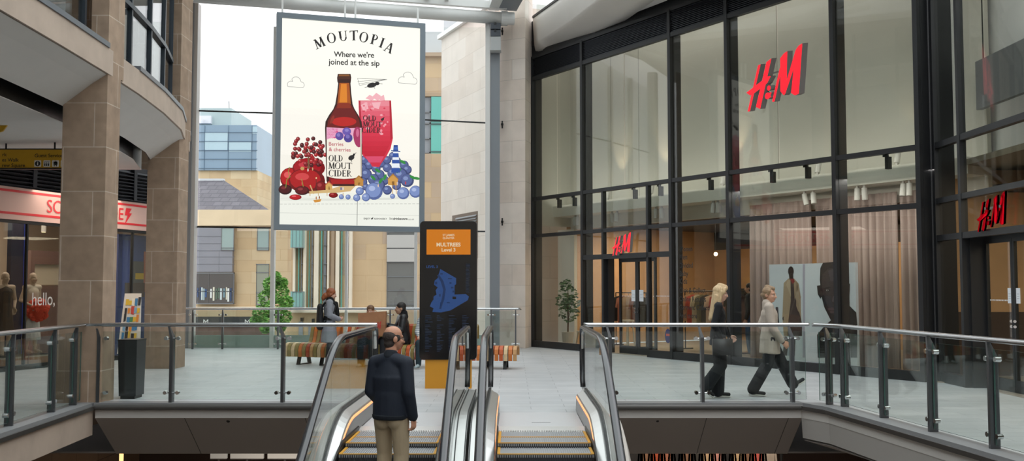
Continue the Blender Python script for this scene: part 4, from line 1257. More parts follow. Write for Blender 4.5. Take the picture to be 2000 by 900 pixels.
# serif capitals drawn as strokes
def glyph(ch):
    o = []
    T, t = 0.205, 0.085
    def st(x0, y0, x1, y1, w):
        dx, dy = x1 - x0, y1 - y0
        if abs(dx) < 1e-6 or abs(dy) > 0.5: o.append([(x0 - w / 2, y0), (x0 + w / 2, y0), (x1 + w / 2, y1), (x1 - w / 2, y1)])
        else:
            o.append([(x0, y0 - w / 2), (x1, y1 - w / 2), (x1, y1 + w / 2), (x0, y0 + w / 2)])
    def sf(x, y, l=0.34):
        o.append([(x - l / 2, y - .028), (x + l / 2, y - .028), (x + l / 2, y + .028), (x - l / 2, y + .028)])
    def ring(cx, cy, a0, a1, rx, ry, wt=T, wn_=0.05, n=18):
        for k in range(n):
            q = []
            for a in (a0 + (a1 - a0) * k / n, a0 + (a1 - a0) * (k + 1) / n):
                a_ = math.radians(a); w = wn_ + (wt - wn_) * abs(math.cos(a_ + .25)) ** 1.3
                q.append((cx + rx * math.cos(a_), cy + ry * math.sin(a_), cx + (rx - w) * math.cos(a_), cy + (ry - min(w, .1)) * math.sin(a_)))
            o.append([(q[0][0], q[0][1]), (q[1][0], q[1][1]), (q[1][2], q[1][3]), (q[0][2], q[0][3])])
    if ch == 'M':
        st(.12, 0, .2, 1, t); st(.2, 1, .5, .05, T); st(.5, .05, .8, 1, t); st(.86, 0, .8, 1, T); sf(.12, .03); sf(.86, .03); sf(.16, .97, .26); sf(.84, .97, .24); return o, 1.0
    if ch == 'O': ring(.45, .5, 0, 360, .45, .53); return o, .92
    if ch == 'U': st(.18, .3, .16, 1, T); st(.72, .3, .76, 1, t); ring(.45, .34, 180, 360, .34, .36, .16, .06, 12); sf(.16, .97); sf(.76, .97, .28); return o, .92
    if ch == 'T': st(.4, 0, .4, 1, T); st(0, .94, .82, .97, .09); st(.02, .8, .03, .96, .05); st(.8, .8, .8, .97, .05); o.append([(0, .78), (.05, .78), (.06, .97), (-.02, .97)]); o.append([(.77, .78), (.82, .78), (.84, .99), (.76, .99)]); sf(.4, .03); return o, .84
    if ch == 'P': st(.2, 0, .2, 1, T); ring(.3, .72, -95, 95, .36, .29, .16, .05, 12); sf(.2, .03, .4); sf(.14, .97, .24); return o, .7
    if ch == 'I': st(.18, 0, .18, 1, T); sf(.18, .03, .38); sf(.18, .97, .38); return o, .38
    if ch == 'A': st(.1, 0, .42, 1, t); st(.74, 0, .44, 1.02, T); st(.2, .33, .62, .35, .06); sf(.1, .03, .3); sf(.74, .03, .32); return o, .86
    if ch == 'L': st(.2, 0, .2, 1, T); st(.15, .04, .66, .06, .09); o.append([(.6, .02), (.68, .02), (.7, .26), (.64, .26)]); sf(.2, .97, .36); return o, .7
    if ch == 'D': st(.2, 0, .2, 1, T); ring(.25, .5, -92, 92, .52, .5, .17, .05, 14); sf(.15, .03, .3); sf(.15, .97, .3); return o, .8
    if ch == 'C': ring(.46, .5, 45, 312, .46, .53); o.append([(.74, .74), (.8, .74), (.8, .98), (.75, .93)]); return o, .84
    if ch == 'E': st(.2, 0, .2, 1, T); st(.15, .04, .66, .06, .08); st(.2, .5, .54, .52, .06); st(.15, .95, .62, .96, .08); o.append([(.6, 0), (.66, .02), (.68, .24), (.63, .24)]); o.append([(.57, .78), (.62, .78), (.64, .98), (.58, .98)]); o.append([(.5, .4), (.55, .4), (.55, .62), (.5, .62)]); return o, .72
    if ch == 'R': st(.2, 0, .2, 1, T); ring(.3, .74, -95, 95, .34, .27, .15, .05, 12); st(.72, 0, .38, .5, .15); sf(.2, .03, .36); sf(.14, .97, .24); sf(.76, .03, .2); return o, .82
    return o, .4
def serif(word, x, y, h, ang=0.0, slope=0.0, col=INK, sx=1.0, gap=0.06):
    """baseline starts at x,y; h = capital height, all in picture units"""
    cx = 0
    for ch in word:
        gl, w = glyph(ch)
        for pl in gl:
            apoly([(x + (cx + a) * h * sx, y - b * h + (cx + a) * h * sx * slope) for a, b in pl], col)
        cx += w + gap
    return cx * h * sx
for ch, cx, cy, ang in (('M', 624, 82.5, 24), ('O', 648, 73, 15), ('U', 671, 69, 7), ('T', 692, 68, 1), ('O', 711.5, 71.5, -6), ('P', 732, 76, -14), ('I', 747, 82.5, -20), ('A', 761, 92, -26)):
    gl, w = glyph(ch); h = 19.5; c, s = math.cos(math.radians(ang)), math.sin(math.radians(ang))
    for pl in gl:
        P = []
        for a, b in pl:
            u, v = (a - w / 2) * h, (b - .5) * h
            P.append((cx + u * c - v * s, cy - (u * s + v * c)))
        apoly(P, INK)
atext("Where we're", 652.5, 109.5, 79, INK, bold=0.017, slope=0.025, space=0.97)
atext("joined at the sip", 642, 124.5, 100, INK, bold=0.017, slope=0.032, space=1.0)
# clouds and paper glider with bird
for cx, cy, s in ((578, 160, 17), (797, 152, 19)):
    P = []
    for ox, oy, r, a0, a1 in ((-.55, .25, .42, 210, 60), (0.02, -.1, .55, 150, 15), (.62, .3, .36, 90, -60)):
        for k in range(9):
            a = math.radians(a0 + (a1 - a0) * k / 8); P.append((cx + s * (ox + r * math.cos(a)), cy + s * (oy - r * math.sin(a))))
    P.append(P[0]); aline(P, 0.8, '#8a8a8a')
aline([(699, 152), (757, 154), (703, 166), (699, 152)], .6, '#555555'); aline([(699, 158), (757, 154), (701, 163)], .6, '#555555')
aell(727, 165.5, 9.5, 4.6, INK, rot=-.2); aell(737.5, 162, 4.5, 3.4, INK); aline([(740, 162), (748, 163)], .8, INK); aline([(720, 168), (713, 170)], 1, INK); aline([(731, 169), (733, 172)], .8, INK)
# berry heap right, behind the glass
def ball(cx, cy, r, dark, midc, lite, ry=None):
    ry = ry or r
    L_(); aell(cx, cy, r, ry, dark, 18); L_(); aell(cx - r * .08, cy - ry * .1, r * .84, ry * .82, midc, 16); L_(); aell(cx - r * .25, cy - ry * .32, r * .38, ry * .3, lite, 12)
    lay[0] -= 2
def berry(cx, cy, r): ball(cx, cy, r, '#39436f', '#566395', '#8494c0')
def lberry(cx, cy, r): ball(cx, cy, r, '#54659a', '#7b8fc2', '#a9b8de')
for x, y, r in ((712, 312, 9), (722, 322, 9), (745, 318, 9), (757, 312, 8), (768, 304, 8), (775, 314, 9), (708, 328, 9), (735, 328, 9), (790, 322, 9), (757, 327, 9), (796, 331, 9), (716, 340, 11), (742, 341, 10), (709, 355, 9), (768, 338, 11), (730, 350, 11), (783, 343, 15), (752, 352, 9), (796, 352, 13), (740, 362, 13), (715, 365, 7), (775, 362, 9), (757, 371, 9)):
    berry(x, y, r)
for x, y, r in ((731, 373, 17), (788, 377, 12), (812, 374, 12), (703, 373, 8), (697, 386, 7), (715, 385, 8), (667, 384, 5), (680, 384.5, 5), (767, 383, 5)):
    lberry(x, y, r)
L_(2)
for x, y, a in ((738, 333, .6), (779, 333, -.8), (787, 316, .5), (729, 347, .8), (744, 353, -1), (752, 346, -1.2), (806, 346, .5), (814, 348, .2)):
    aell(x, y, 6.5, 2.8, '#2f8a3b', 12, a)
# pint glass
L_(2)
gls = [(700, 196), (764, 196), (766, 240), (767.5, 270), (763, 290), (755, 305), (744, 320), (741, 326), (727, 325), (722, 316), (711, 306), (704.5, 296), (703, 270)]
apoly(gls, '#cf2740')
def gband(y0, y1, c):
    def xl(y): return 700 + (y - 196) * .04 if y < 290 else 704 + (y - 290) * .62
    def xr(y): return 764 + (y - 196) * .045 if y < 270 else 767.5 - (y - 270) * .5
    apoly([(xl(y0), y0), (xr(y0), y0), (xr(y1), y1), (xl(y1), y1)], c)
L_(); cs = ['#e98a96', '#e5707f', '#e05d70', '#dd4f63', '#d94057', '#d7364e', '#d42e47', '#d12841', '#cc203a', '#c61a34', '#c01530']
for k, c in enumerate(cs): gband(197 + k * 9.8, 197 + (k + 1) * 9.8, c)
gband(305, 317, '#d8486a')
L_()
for P in ([(714, 192), (722, 185), (732, 190), (728, 197)], [(726, 190), (735, 181), (744, 187), (739, 197)], [(740, 190), (750, 185), (752, 196), (742, 197)], [(705, 205), (716, 199), (720, 212), (709, 216)], [(726, 200), (744, 199), (740, 213), (730, 210)]): apoly(P, '#f3b4bb')
for _ in range(26):
    x, y = random.uniform(706, 760), random.uniform(200, 262); aell(x, y, random.uniform(1.5, 4), random.uniform(1.5, 3), random.choice(['#f0a2ac', '#ee96a2', '#d53a52']), 8)
L_(); apoly([(701, 196), (704, 196), (707.5, 292), (705, 292)], '#b01830'); apoly([(760.5, 196), (764, 196), (767.3, 268), (763, 274)], '#b3182f')
L_(2)
serif('OLD', 709, 235.5, 10.5, slope=.03, gap=.02); serif('MOUT', 708.5, 247, 10.5, slope=.03, gap=0, sx=.98); serif('CIDER', 707, 258.5, 10.5, slope=.03, gap=.02, sx=.98)
def bird(x, y, s):
    aell(x, y, 3.6 * s, 2.7 * s, INK, 14, -.5); aline([(x + 1.5 * s, y - 1.5 * s), (x + 3 * s, y - 3.4 * s)], 2.2 * s, INK); aell(x + 3 * s, y - 3.6 * s, 1.2 * s, 1.1 * s, INK, 10); aline([(x + 3.6 * s, y - 4 * s), (x + 5.4 * s, y - 5.6 * s)], .6 * s, INK); aline([(x, y + 2 * s), (x + .4 * s, y + 4.4 * s)], .7 * s, INK)
bird(747, 233, .9)
# lighthouse
L_(); k = 0
for y0, y1, c in ((327, 337, '#2c4fa0'), (319, 328, '#e9eef4'), (312, 319, '#2c4fa0'), (307, 312, '#e9eef4'), (299, 307, '#2c4fa0'), (296, 299, '#e9eef4'), (292, 296, '#264791'), (287, 292, '#3d64b4'), (283, 287, '#264791')):
    w0, w1 = 4.6 + (y0 - 290) * .09, 4.6 + (y1 - 290) * .09
    apoly([(773 - w0, y0), (773 + w0, y0), (773 + w1, y1), (773 - w1, y1)], c)
apoly([(764, 293), (782, 295), (782, 297), (764, 295)], '#264791')
# fruit on the left
L_(2)
ball(567, 348, 20, '#7c0c10', '#b3151a', '#e0585a', 21); ball(603, 328, 32, '#7a0c12', '#a31420', '#c43a44', 20)
L_(2); ball(599, 353, 36, '#6c0a0e', '#aa1418', '#cf4446', 25)
L_(3); ball(557, 370, 13, '#2a070a', '#4a1013', '#7a2a2e', 10); ball(590, 372, 14, '#3a080c', '#5e1115', '#8a3034', 9); ball(627, 365, 11, '#4a0a10', '#7c1218', '#a53a3e', 12); ball(577, 385, 12, '#8c0f16', '#b8141c', '#dc5a5e', 5.5); ball(651, 381, 9, '#5a0a10', '#86141a', '#b04a4c', 5.5)
L_(3)
apoly([(600, 330), (605, 330), (603.5, 300), (601, 300)], '#7a5a3c'); aline([(602, 305), (592, 288)], 1.4, '#7a5a3c'); aline([(602.5, 302), (615, 290)], 1.4, '#7a5a3c'); aline([(602, 300), (601, 270)], 1.2, '#7a5a3c')
for _ in range(70):
    a = random.uniform(0, 2 * PI); r = random.uniform(0, 1) ** .5
    x, y = 601 + 34 * r * math.cos(a), 294 + 31 * r * math.sin(a) + (6 if math.cos(a) > .3 else 0)
    if abs(x - 602) < 4 and y > 305: continue
    L_(1); c = random.choice([('#5e1014', '#8c1b20', '#c86a6a'), ('#2e080b', '#4c1013', '#8a4a4c'), ('#7c1216', '#ab2228', '#e08a88')]); ball(x, y, 4.1, *c)
    lay[0] -= 0.75 if False else 0
lay[0] = lay[0] - 55
L_(60)
for P in ([(564, 346), (562, 335), (565, 328)], [(557, 368), (559, 352), (566, 346)], [(591, 366), (589, 356), (587, 351)]): aline(P, 1.2, '#7f9a3a')
# bottle
L_(3)
bot_ = [(658, 147.5), (682.5, 147.5), (684, 155), (683, 163), (682.5, 166), (684, 185), (686.5, 206), (690, 215), (698, 228), (704, 240), (705.5, 252), (705, 355), (702, 363), (690, 365), (650, 365), (639, 362), (636, 355), (633, 252), (634, 240), (641, 227), (649, 216), (653, 206), (656.5, 185), (658.5, 166), (657, 162), (656.5, 155)]
apoly(bot_, '#33100a')
L_()
apoly([(661, 165), (680, 165), (683, 206), (657, 206)], '#a9520f'); apoly([(657, 206), (683, 206), (699, 236), (702, 252), (637, 252), (639, 238)], '#6b120e')
apoly([(638, 252), (702, 252), (701, 358), (641, 357)], '#7c1010')
L_(); apoly([(664, 167), (675, 167), (676, 203), (661, 203)], '#dd8422'); apoly([(658, 204), (681, 204), (684, 214), (656, 214)], '#8a2a10'); aell(670, 240, 24, 9, '#b81c16'); apoly([(644, 352), (698, 352), (697, 361), (646, 361)], '#a81414')
apoly([(659, 148), (681.5, 148), (682.5, 158), (658.5, 158)], '#4a2412')
L_(); apoly([(660, 149), (680, 149), (680.5, 152), (660, 152)], '#8a5424'); aell(647, 236, 3, 9, '#8c2a1c', 12, .4)
L_()
apoly([(636, 251), (670, 253), (704, 252), (704, 346), (688, 350), (670, 351), (652, 350), (637, 346)], '#f3ecdd')
L_(); apoly([(636, 251), (670, 253), (704, 252), (704, 275), (690, 268), (668, 272), (650, 270), (636, 275)], '#e7a9c6')
for x, y in [(640 + 4 * (k % 5), 255 + 5 * (k // 5)) for k in range(20)]:
    aell(x, y, 2.6, 2.6, random.choice(['#d6568f', '#cf4684', '#e07aa8']), 10)
L_(); aell(697, 270, 9, 20, '#a52e5e', 18, -.1)
L_(); aell(661, 268, 8, 8, '#5a489a'); aell(675, 259, 8.5, 7.5, '#6a55aa'); aell(678, 272, 8.5, 8.5, '#4d3f90')
L_(); aell(659, 266, 3.5, 3.5, '#8577bd', 12); aell(675, 257, 4, 3, '#8f80c4', 12); aell(677, 269, 4, 4, '#7a6cb6', 12); aell(696, 262, 3, 8, '#cf6a90', 12)
L_()
atext('Berries', 640.5, 286.5, 28, '#b2304e', bold=.008, slope=.03); atext('& cherries', 640.5, 297, 42, '#b2304e', bold=.008, slope=.03)
serif('OLD', 640, 317, 12, slope=.02, gap=.02, sx=.93); serif('MOUT', 639.5, 331.5, 12.5, slope=.02, gap=.0, sx=1.0); serif('CIDER', 640, 346, 12.5, slope=.02, gap=.03, sx=.97)
bird(684, 310, 1.75)
# right edge shade glass of the bottle print
apoly([(701, 256), (704, 256), (704, 345), (701.5, 346)], '#cfc7b6')
# huts, jetty, boat, lamp
L_(2)
apoly([(602, 375), (640, 372), (662, 365), (692, 365), (682, 375), (655, 378), (640, 378), (603, 380)], '#d2b178')
for x in (604, 620, 637, 668): aline([(x, 378), (x, 384)], 1.2, '#c09a5c')
aline([(604, 363), (611, 380)], 2.2, '#cfae74'); aline([(616, 350), (615.5, 375)], .9, '#3a2a24'); aell(616, 349.5, 1.4, 1.8, '#f0d8a0', 10)
L_()
def hut(x, y, w, h, wall, roof):
    apoly([(x, y), (x + w, y + .6), (x + w, y - h), (x, y - h)], wall); apoly([(x - 2, y - h + 1), (x + w * .5, y - h - w * .55), (x + w + 2, y - h + 1), (x + w - .5, y - h + 2), (x + w * .5, y - h - w * .3), (x, y - h + 2)], roof); apoly([(x, y - h + 1), (x + w * .5, y - h - w * .42), (x + w, y - h + 1)], wall)
    apoly([(x + w * .4, y), (x + w * .65, y), (x + w * .65, y - h * .6), (x + w * .4, y - h * .6)], '#7a5426')
hut(634, 372, 13, 10, '#d3a65c', '#b0342c'); hut(690, 364, 17, 11, '#c08a3e', '#99682a'); hut(755, 363, 19, 12, '#cf9a4a', '#a8742e')
for x in (763, 770): aline([(x, 363), (x + 1, 380)], 1.3, '#c49550')
apoly([(610, 392), (626, 390), (624, 395), (613, 397)], '#d08f3a')
for x, y, c in ((664, 370, '#3a62b0'), (668, 370, '#d8d8e0'), (600, 334, '#e8e0d8'), (609, 332, '#c8a878'), (588, 360, '#c83a3a'), (736, 364, '#e8c8a8'), (773, 360, '#d8d8e8'), (789, 359, '#c83a3a'), (616, 388, '#b06a3a'), (622, 387, '#8a4a2a')): aell(x, y, 1.2, 3.2, c, 10)
aell(589, 331, 4, 3.5, '#c29a5a', 12)
atext('ENJOY', 708, 429.5, 13, INK, bold=.02); bird(724, 428, .55); atext('RESPONSIBLY', 728, 429.8, 25, INK, bold=.015); atext('be', 758, 430, 6.2, INK); atext('drinkaware', 764.8, 430.2, 28, INK, bold=.03); atext('.co.uk', 793.5, 430.6, 12, INK)
A.build('artwork', AM, bb)

def lit(name, h, k=1.0):
    m = mat(name, h, 0.3, emit=k)
    b_ = m.node_tree.nodes['Principled BSDF']; b_.inputs['Base Color'].default_value = (0.01, 0.01, 0.01, 1); b_.inputs['Specular IOR Level'].default_value = 0.3
    return m
# ================================================================== WAYFINDING TOTEM
YK = 15.75
def KX(px): return (px - 1000) / FPX * YK
kz = lambda py: G(900, py, YK).z
kx0, kx1 = KX(820), KX(931)
t = thing('information_totem', 'tall black rounded information totem with map screen on a yellow base', 'totem', ((kx0 + kx1) / 2, YK + .15, 0))
def rrect(x0, z0, x1, z1, r, n=6):
    P = []
    for cx, cz, a in ((x1 - r, z0 + r, -90), (x1 - r, z1 - r, 0), (x0 + r, z1 - r, 90), (x0 + r, z0 + r, 180)):
        for k in range(n + 1):
            q = math.radians(a + 90 * k / n); P.append((cx + r * math.cos(q), cz + r * math.sin(q)))
    return P
zb2, zt2 = kz(702), kz(432)
mb = MB(); mb.prism([V((x, YK, z)) for x, z in rrect(kx0, zb2, kx1, zt2, 0.06)], (0, .26, 0))
mb.build('body', mat('gloss_black_glass_body', '#0b0c0e', 0.12, spec=0.6), t)
mb = MB(); mb.prism([V((x, YK + .03, z)) for x, z in rrect(kx0 - .004, zb2 - .004, kx1 + .004, zt2 + .004, 0.064)], (0, .2, 0))
mb.build('side_trim', mat('dark_grey_metal_trim', '#6d6e70', 0.35, metal=0.8), t)
mb = MB(); mb.box(KX(831), YK + .03, 0, KX(921), YK + .23, zb2)
mb.build('base', mat('yellow_painted_base', '#c98a1c', 0.5), t)
K = MB()
def kp(x, y, l=1): return V(((x - 1000) / FPX * YK, YK - .0015 * l, kz(y)))
def kpoly(pts, c, l=1): K.cur = c; K.poly([kp(x, y, l) for x, y in pts])
def ktext(body, cx, y, width, c, bold=0., l=3, left=False):
    x0, x1, y0, y1 = text_width(body, bold=bold); s = width / (x1 - x0); K.cur = c
    xx = cx if left else cx - width / 2
    put_text(K, body, lambda a, b: kp(xx + a - x0 * s, y - b, l), s, bold=bold)
kpoly([(833, 497), (919, 497), (919, 448), (833, 448)], 0, 1)
ktext('ST.JAMES', 876, 461, 23, 1, .02); ktext('QUARTER', 876, 466.5, 23, 1, .02); ktext('MULTREES', 876, 481, 47, 1, .03); ktext('Level 3', 876, 491, 27, 1, .025)
kpoly([(827, 690), (924, 690), (924, 512), (827, 512)], 2, 1)
ktext('LEVEL 3', 833, 523, 22, 3, .02, left=True)
mp_ = [(860, 525), (891, 543), (891, 555), (888, 557), (888, 575), (910, 574), (916, 579), (914, 586), (880, 606), (862, 610), (845, 609), (847, 602), (840, 598), (843, 590), (847, 585), (847, 579), (853, 575), (851, 567), (855, 561), (848, 556), (849, 548), (855, 543)]
kpoly(mp_[::-1], 4, 2)
kpoly([(884, 579), (891, 579), (891, 584), (884, 584)][::-1], 2, 3)
kpoly([(857, 535), (866, 548), (871, 565), (868, 585), (862, 603), (858, 603), (863, 584), (866, 566), (861, 550), (854, 538)][::-1], 5, 3)
for x, y, w, h in ((860, 533, 5, 3), (875, 543, 8, 2), (878, 551, 4, 3), (881, 560, 5, 3), (884, 567, 5, 4), (858, 574, 3, 5), (860, 590, 2, 8), (850, 550, 4, 5), (873, 590, 6, 2)): kpoly([(x, y), (x + w, y), (x + w, y + h), (x, y + h)][::-1], 5, 3)
K.cur = 6
rr = random.Random(5)
for cx0 in (831, 854, 877, 903):
    for k in range(24):
        y = 616 + k * 3; w = rr.uniform(5, 15)
        if rr.random() < .12: continue
        kpoly([(cx0, y), (cx0 + w, y), (cx0 + w, y + 1.1), (cx0, y + 1.1)][::-1], 6, 2)
for k in range(22): kpoly([(910, 515 + k * 2.6), (910 + rr.uniform(4, 10), 515 + k * 2.6), (918, 516 + k * 2.6), (910, 516 + k * 2.6)][::-1], 6, 2)
K.build('screen', [lit('lit_orange_panel', '#c67210'), lit('lit_pale_writing', '#d8c3a2'), mat('dark_map_screen', '#07090d', 0.15, spec=.6), lit('lit_blue_writing', '#25457a'), lit('lit_blue_map', '#244172'), lit('lit_dark_blue_map', '#182c50'), lit('lit_dim_blue_lines', '#18273d')], t)

# ================================================================== BENCH
M_SL = [mat('slat_' + n, c, .45, noise=.12, nscale=12) for n, c in (('orange', '#bd5526'), ('rust', '#a5421d'), ('tan', '#bd8f5c'), ('cream', '#d5b88e'), ('olive', '#8d7a42'), ('amber', '#c46f2e'))]
bpath = [V((-4.72, 20.7, 0)), V((-4.1, 20.45, 0)), V((-3.2, 20.1, 0)), V((-2.2, 19.8, 0)), V((-1.2, 19.55, 0)), V((-0.4, 19.4, 0)), V((0.1, 19.35, 0))]
bench = thing('slatted_bench', 'long curving bench of orange, rust and cream timber slats with curved backrest', 'bench', bpath[2])
def slat_profile(back):
    P = [(0.0, .17), (-.01, .3), (.015, .38), (.06, .425), (.14, .44), (.45, .425)]
    if back:
        P += [(.5, .45), (.54, .54), (.58, .7), (.615, .8), (.66, .835), (.705, .8), (.71, .7), (.7, .56)]
    else:
        P += [(.54, .42), (.58, .37), (.59, .25)]
    return P
ns = 56
runs = []; rr = random.Random(11); last = -1; lastb = None
for i in range(ns):
    t_ = (i + .5) / ns; p = lerp_path(bpath, t_); q = lerp_path(bpath, min(1, t_ + .005)); q0 = lerp_path(bpath, max(0, t_ - .005))
    d = (q - q0).normalized(); n = V((-d.y, d.x, 0))
    back = 0.05 < t_ < 0.83 and not (0.20 < t_ < 0.235)
    c = rr.randrange(6)
    if c == last: c = (c + 1) % 6
    last = c
    if back != lastb: runs.append((back, MB())); lastb = back
    mbx = runs[-1][1]
    mbx.cur = c
    P = slat_profile(back)
    w = .036; R = []
    for j, (a, z) in enumerate(P):
        a0, z0 = P[max(j - 1, 0)]; a1, z1 = P[min(j + 1, len(P) - 1)]
        l = math.hypot(a1 - a0, z1 - z0); na, nz_ = -(z1 - z0) / l * .014, (a1 - a0) / l * .014
        o, i_ = p + n * (a + na) + V((0, 0, z + nz_)), p + n * (a - na) + V((0, 0, z - nz_))
        R.append([o - d * w, o + d * w, i_ + d * w, i_ - d * w])
    mbx.rings(R)
for bk_, m_ in runs: m_.build('seat_with_backrest' if bk_ else 'seat', M_SL, bench)
for t_ in (0.06, 0.17, 0.36, 0.55, 0.74, 0.95):
    p = lerp_path(bpath, t_); d = (lerp_path(bpath, min(1, t_ + .01)) - lerp_path(bpath, t_ - .01)).normalized(); n = V((-d.y, d.x, 0))
    mb = MB()
    for a0, a1 in ((.16, .08), (.42, .5)):
        f0 = p + n * a1 + V((0, 0, .0)); f1 = p + n * a0 + V((0, 0, .40)); fm = f0.lerp(f1, .5) + n * (.02 if a0 < .3 else -.02)
        mb.rings([[x - d * .03 - n * .03, x + d * .03 - n * .03, x + d * .03 + n * .03, x - d * .03 + n * .03] for x in (f0, fm, f1)])
    b0 = p + n * .06; b1 = p + n * .52
    mb.hexa([b0 - d * .03, b0 + d * .03, b1 + d * .03, b1 - d * .03] + [x + V((0, 0, .02)) for x in (b0 - d * .03, b0 + d * .03, b1 + d * .03, b1 - d * .03)])
    mb.build('leg', M_BLACK, bench)

# ================================================================== LITTER BIN
a = G(235, 780, 14.35); 
bx0, bx1 = (235 - 1000) / FPX * 14.3, (272 - 1000) / FPX * 14.3
t = thing('litter_bin', 'slim square black litter bin beside the nearest stone column', 'bin', ((bx0 + bx1) / 2, 14.45, 0))
mb = MB(); mb.hexa([(bx0 + .02, 14.3, .04), (bx1 - .01, 14.3, .04), (bx1 - .01, 14.62, .04), (bx0 + .02, 14.62, .04), (bx0, 14.28, .83), (bx1, 14.28, .83), (bx1, 14.64, .83), (bx0, 14.64, .83)])
mb.build('body', mat('dark_grey_painted_bin', '#26292d', .4), t)
mb = MB(); mb.box(bx0 - .004, 14.275, .825, bx1 + .004, 14.645, .845); mb.build('top', mat('black_bin_top', '#17191c', .35), t)
mb = MB(); mb.box(bx0 + .04, 14.31, 0, bx1 - .03, 14.6, .045); mb.build('plinth', M_BLACK, t)

# ================================================================== RED SHOP SIGNS
M_RED = mat('lit_red_letter_face', '#f01228', 0.4, emit=0.75)
M_SIDE = mat('dark_letter_return', '#6b6560', 0.5)
LOGO = {'H': [[(236, 236), (262, 229), (152, 779), (129, 779)], [(318, 222), (365, 191), (302, 520), (252, 778), (211, 742)], [(120, 541), (325, 402), (350, 401), (357, 410), (322, 482), (182, 580), (156, 582)]],
        'amp': [[(336 + 17 * math.cos(t), 545 - 32 * math.sin(t)) for t in [2 * PI * k / 14 for k in range(14)]], [(324 + 26 * math.cos(t), 637 - 42 * math.sin(t)) for t in [2 * PI * k / 14 for k in range(14)]], [(335, 620), (358, 594), (362, 610), (350, 640), (360, 664), (340, 660)]],
        'M': [[(440, 335), (470, 285), (388, 720), (372, 724), (365, 714)], [(446, 218), (480, 172), (512, 154), (503, 480), (489, 655), (474, 672), (443, 615)], [(488, 560), (585, 175), (606, 250), (490, 650)], [(588, 168), (615, 125), (648, 109), (628, 420), (610, 690), (575, 702), (541, 662)]]}
def shop_sign(label, M, box, depth, off):
    """box = (u0, z0, u1, z1) of the whole sign on its wall"""
    u0, z0, u1, z1 = box
    root = thing('illuminated_sign', label, 'sign', M @ V((u0, 0, z0)), 'red lit shop signs')
    f = lambda x, y: (u0 + (x - 120) / 528.0 * (u1 - u0), z0 + (779 - y) / 670.0 * (z1 - z0) + ((x - 384) / 264.0) * 0.0)
    for k, nm in (('H', 'letter'), ('amp', 'letter'), ('M', 'letter')):
        mb = MB(M)
        for n_, pl in enumerate(LOGO[k]):
            e = 0.002 * n_
            q = [f(x, y) for x, y in pl]
            i0 = len(mb.m)
            dvec = M.to_3x3() @ V((0, -depth - e, 0))
            mb.prism([(u, -off, z) for u, z in q], dvec)
            for i in range(i0, len(mb.m)): mb.m[i] = 1
            mb.m[i0 + 1] = 0
        mb.build(nm, [M_RED, M_SIDE], root)
    mb = MB(M)
    for t_ in (0.25, 0.75):
        zz = z0 + (z1 - z0) * .62
        mb.box(u0 + (u1 - u0) * t_ - .02, -off - .01, zz - .02, u0 + (u1 - u0) * t_ + .02, 0.0, zz + .02)
    mb.box(u0 + (u1 - u0) * .2, -off + .0, zz - .015, u0 + (u1 - u0) * .8, -off + .02, zz + .015)
    mb.build('fixing_rail', M_SIDE, root)
    return root
def unskew(Q, x0, y0, x1, y1, s, ox, oy):
    pass
# main sign: outline read off the wall plane directly so that it sits square on the facade
qa = FQ(1464, 215, -.2); qb = FQ(1574, 84, -.2); qc = FQ(1474, 108, -.2); qd = FQ(1560, 199, -.2)
zlo = (FQ(1468, 215, -.2).z + FQ(1515, 203, -.2).z * 0 + FQ(1554, 200, -.2).z) / 2
zhi = (FQ(1490, 106, -.2).z + FQ(1568, 83, -.2).z) / 2
shop_sign('largest red lit sign, high on the upper glass of the big shop', MF, (qa.x, zlo, qb.x, zhi), 0.1, 0.14)
qa = FQ(1199, 499, -.1); qb = FQ(1236, 452, -.1)
shop_sign('smallest red lit sign, above the far double door left of the window list', MF, (qa.x, FQ(1203, 499, -.1).z, qb.x, FQ(1234, 453, -.1).z), 0.06, 0.08)
qa = RQ(1911, 450, -.1); qb = RQ(1966, 372, -.1)
shop_sign('red lit sign above the nearer double door at the right edge', MR, (qa.x, (RQ(1914, 452, -.1).z + RQ(1958, 447, -.1).z) / 2, qb.x, (RQ(1930, 380, -.1).z + RQ(1963, 372, -.1).z) / 2), 0.07, 0.09)

# list of departments on the glass
wl_ = thing('window_lettering', 'dark vinyl list of departments on the glass beside the far double door', 'lettering', MF @ V((FUx(1327), 0, 1.0)))
WM = mat('dark_vinyl_lettering', '#1b1a19', 0.6)
for wd, px, py, wpx in (('Women', 1327, 491, 26), ('Men', 1327, 507, 15), ('Divided', 1327, 523, 26), ('Baby', 1327, 539, 17), ('Kids', 1327, 554, 15), ('Click & Collect', 1327, 571, 51), ('Online Returns', 1327, 588, 52), ('Garment Collecting', 1327, 604, 68), ('And more', 1327, 620, 35)):
    q = FQ(px, py); x0, x1, y0, y1 = text_width(wd, bold=.012)
    u1_ = FQ(px + wpx, py).x; s = (u1_ - q.x) / (x1 - x0)
    mb = MB(MF); put_text(mb, wd, lambda a, b: (q.x + a, -0.006, q.z + b * 1.12), s, bold=.012)
    o = mb.build('line_of_lettering', WM, wl_)
